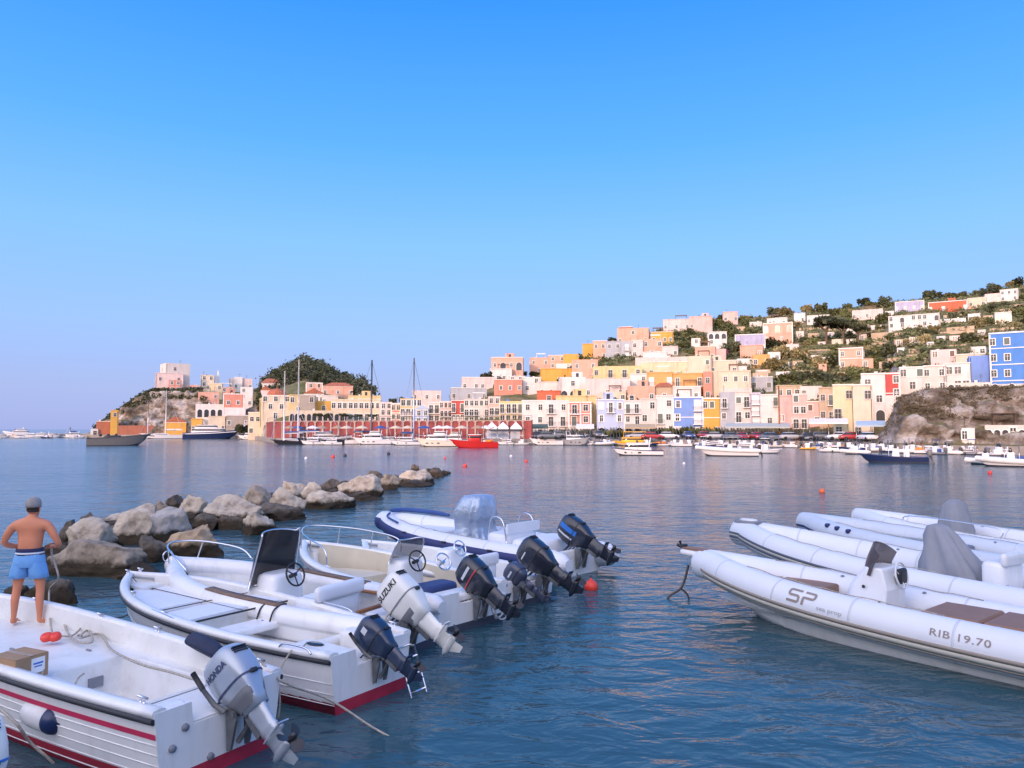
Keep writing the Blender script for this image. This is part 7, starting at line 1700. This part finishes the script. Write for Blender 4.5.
# ================================================================ loose things on the boats
def in_boat(b, x, y, z): return Matrix.Translation(b.location) @ Matrix.Rotation(b.rotation_euler.z, 4, 'Z') @ Vector((x, y, z))
bpy.context.view_layer.update()
def rope(name, pts, r, m, lab, cat='rope', k=8):
    w_ = [Vector(p) for p in pts]; c = w_[0].copy(); root_pts = [p - c for p in catmull(w_, k)]
    b = MB(); b.tube(root_pts, r, 0, 7); o = b.build(name, m, None, c); tag(o, lab, cat); return o
DK = .57
hand = MP + Vector((.05, .29, .97))
rope('rope', [hand + Vector((.06, 0, .02)), hand + Vector((.10, -.05, -.12)), Vector((MP.x + .30, MP.y + .15, 1.1)), on(49, 600, DK + .05) + Vector((0, 0, .12)), on(52, 632, DK), on(62, 636, DK), on(75, 634, DK), on(84, 620, DK + .01), on(72, 612, DK + .05), on(64, 622, DK), on(74, 640, DK), on(92, 642, DK + .02), on(88, 630, DK), on(80, 638, DK + .02), on(100, 634, DK), on(112, 650, DK), on(140, 664, DK), on(170, 672, DK + .02), on(196, 680, DK + .05)], .013, ROPE, 'beige rope running from the hands of the man in loops along the deck')
rope('mooring_rope', [in_boat(b1, .25, -.62, .77), in_boat(b1, -.06, -.66, .60), on(330, 700, .30), on(372, 727, .05), on(405, 745, -.05)], .012, ROPE, 'pale mooring rope running from the nearest boat down into the water')
rope('mooring_rope', [on(-5, 705, .45), on(15, 722, .45), on(30, 742, .22), on(48, 758, .05), on(62, 772, -.1)], .014, ROPE, 'cream mooring rope crossing the lower left corner')
rope('mooring_rope', [in_boat(b1, 4.9, -.70, .80), on(118, 618, .45), on(140, 596, .20), on(158, 584, .10)], .010, ROPED, 'thin dark line from the nearest boat towards the tan boulder')
rope('mooring_rope', [in_boat(b2, .5, .74, .66), in_boat(b2, .5, .90, .45), in_boat(b2, .45, .92, .15), in_boat(b2, .45, .95, -.05)], .010, ROPE, 'thin rope hanging over the side of the padded boat')
ch = rope('mooring_chain', [in_boat(r1, 6.35, .02, .62), in_boat(r1, 6.42, .04, .35), in_boat(r1, 6.48, .10, .18), in_boat(r1, 6.62, .22, .05), in_boat(r1, 6.7, .28, -.1)], .022, ROPED, 'dark knotted mooring line under the bow of the nearest right inflatable')
rope('mooring_line', [in_boat(r1, 6.48, .10, .20), in_boat(r1, 6.40, .0, .08), in_boat(r1, 6.38, -.05, -.08)], .018, ROPED, 'short loose end beside the dark knotted mooring line')
rope('rope', [in_boat(b3, .05, .3, .55), in_boat(b3, .1, .1, .62), in_boat(b3, -.02, -.1, .5), in_boat(b3, .12, -.3, .6), in_boat(b3, 0, -.5, .52)], .014, ROPE, 'tangled rope on the stern of the boat with the white motor')
coil = []
for k in range(40):
    a = k * .55; coil.append(in_boat(b4, -.18 + .05 * math.sin(k * .9), -.45 + (.16 + .02 * math.sin(k)) * math.cos(a), .30 + (.20 + .02 * math.cos(k * 1.3)) * math.sin(a)))
rope('rope_coil', coil, .010, M('white_rope_fibre', (.62, .62, .60), .9, var=.2, scale=30), 'pale rope coil hanging at the stern beside the red lined motor', k=3)
# fender
fe = empty('fender', on(45, 716, .36), R(148)); tag(fe, 'white cylindrical fender with navy end hanging on the nearest boat', 'fender')
q = MB(); q.lathe([(.01, -.30), (.05, -.295), (.10, -.27), (.125, -.22), (.13, -.15), (.13, .16)], 0, 24, Matrix.Rotation(-PI / 2, 4, 'Y')); q.build('fender_body', M('white_fender_vinyl', (.74, .75, .76), .35, var=.06, scale=4, stain=.2), fe)
q = MB(); q.lathe([(.13, .16), (.13, .19), (.118, .24), (.08, .275), (.035, .29), (.03, .33), (.005, .335)], 0, 24, Matrix.Rotation(-PI / 2, 4, 'Y')); q.build('end_cap', NAVY, fe)
q = MB(); q.tube(catmull([(-.33, 0, 0), (-.36, -.04, .12), (-.30, -.12, .34), (-.25, -.22, .38)], 5), .009, 0, 6); q.tube(catmull([(.30, 0, 0), (.32, -.03, .14), (.28, -.12, .36)], 5), .009, 0, 6); q.build('hanging_cord', ROPE, fe)
# cardboard box
bx = empty('cardboard_box', on(19, 677, DK), R(148 - 90 + 8)); tag(bx, 'closed brown cardboard box with a white label lying on the nearest deck', 'box')
CB = M('corrugated_cardboard', (.36, .23, .13), .85, var=.12, scale=5, stain=.2)
q = MB(); q.box((0, 0, .115), (.34, .40, .23)); bo = q.build('box_body', CB, bx, bevel=.006)
q = MB(); q.box((-.086, 0, .234), (.166, .39, .004), rz=0); q.box((.086, 0, .235), (.166, .39, .004)); q.build('top_flap', CB, bx); q = MB(); q.box((0, 0, .2385), (.05, .40, .002)); q.build('packing_tape', M('packing_tape', (.42, .33, .22), .25), bx)
q = MB(); q.box((.06, -.2012, .13), (.14, .002, .15)); q.build('paper_label', M('white_paper', (.78, .78, .78), .6), bx)
q = MB(); q.box((.06, -.2032, .15), (.10, .002, .018)); q.box((.06, -.2032, .12), (.08, .002, .012)); q.build('printed_bar', STB, bx)
# red floats, navy seat
for i, (px, py) in enumerate(((46.5, 641), (55, 640.5))):
    p_ = on(px, py, DK); q = MB(); q.lathe([(.008, -.035), (.035, -.045), (.062, -.03), (.07, 0), (.062, .03), (.035, .045), (.008, .035)], 0, 18, Matrix.Rotation(R(20), 4, 'X')); o = q.build('net_float', REDF, None, p_ + Vector((0, 0, .045))); tag(o, ['left one of the two red net floats lying on the nearest deck', 'right one of the two red net floats lying on the nearest deck'][i], 'float', 'red net floats on the deck')
p_ = in_boat(b1, 1.12, -.58, .66); q = MB()
q.loft([[(x * k, y * k, z) for x, y in [(.28, .0), (.16, .11), (-.12, .13), (-.28, .06), (-.28, -.06), (-.12, -.13), (.16, -.11)]] for z, k in ((-.05, .85), (-.03, 1.0), (.04, 1.0), (.09, .85), (.11, .5))], 0, closed=True, cap=True); o = q.build('seat_cushion', M('navy_fabric', (.02, .03, .07), .8, var=.2, scale=8, bump=.3), None, p_, R(148)); o.rotation_euler = (R(38), R(-10), R(150)); o.location = p_ + Vector((0, 0, .12)); tag(o, 'dark navy folded cushion on the far gunwale beside the silver motor', 'cushion'); bv = o.modifiers.new('b', 'BEVEL'); bv.width = .02; bv.segments = 3
rf = empty('buoy', on(206, 579, .10)); tag(rf, 'small red buoy wedged between two bows near the tan boulder', 'buoy'); q = MB(); q.lathe([(.01, -.10), (.07, -.08), (.11, 0), (.09, .07), (.03, .11), (.025, .17), (.005, .175)], 0, 18); q.build('float', REDF, rf); q = MB(); q.tube([(0, 0, .15), (.02, 0, .24), (.0, 0, .3)], .012, 0, 6); q.build('eyelet', BLK, rf)
# ================================================================ unseen hill added behind the viewer to shade the near water and boats
hb = MB(); rows = []
for i in range(61):
    x = -420 + i * 13.0; hgt = 25 + 3 * noise.noise(Vector((x * .015, 2, 0))); rows.append([(x, -26, -2), (x, -27, 1.2), (x, -34, 1.4), (x, -42, hgt * .45), (x, -58, hgt * .85 + noise.noise(Vector((x * .07, 0, 0))) * 2), (x, -72, hgt + noise.noise(Vector((x * .05, 5, 0))) * 2), (x, -110, hgt * .9), (x, -190, 0)])
hb.loft(rows, 0, closed=False, flip=True); o = hb.build('hill', bpy.data.materials['hillside_ground']); tag(o, kind='structure')
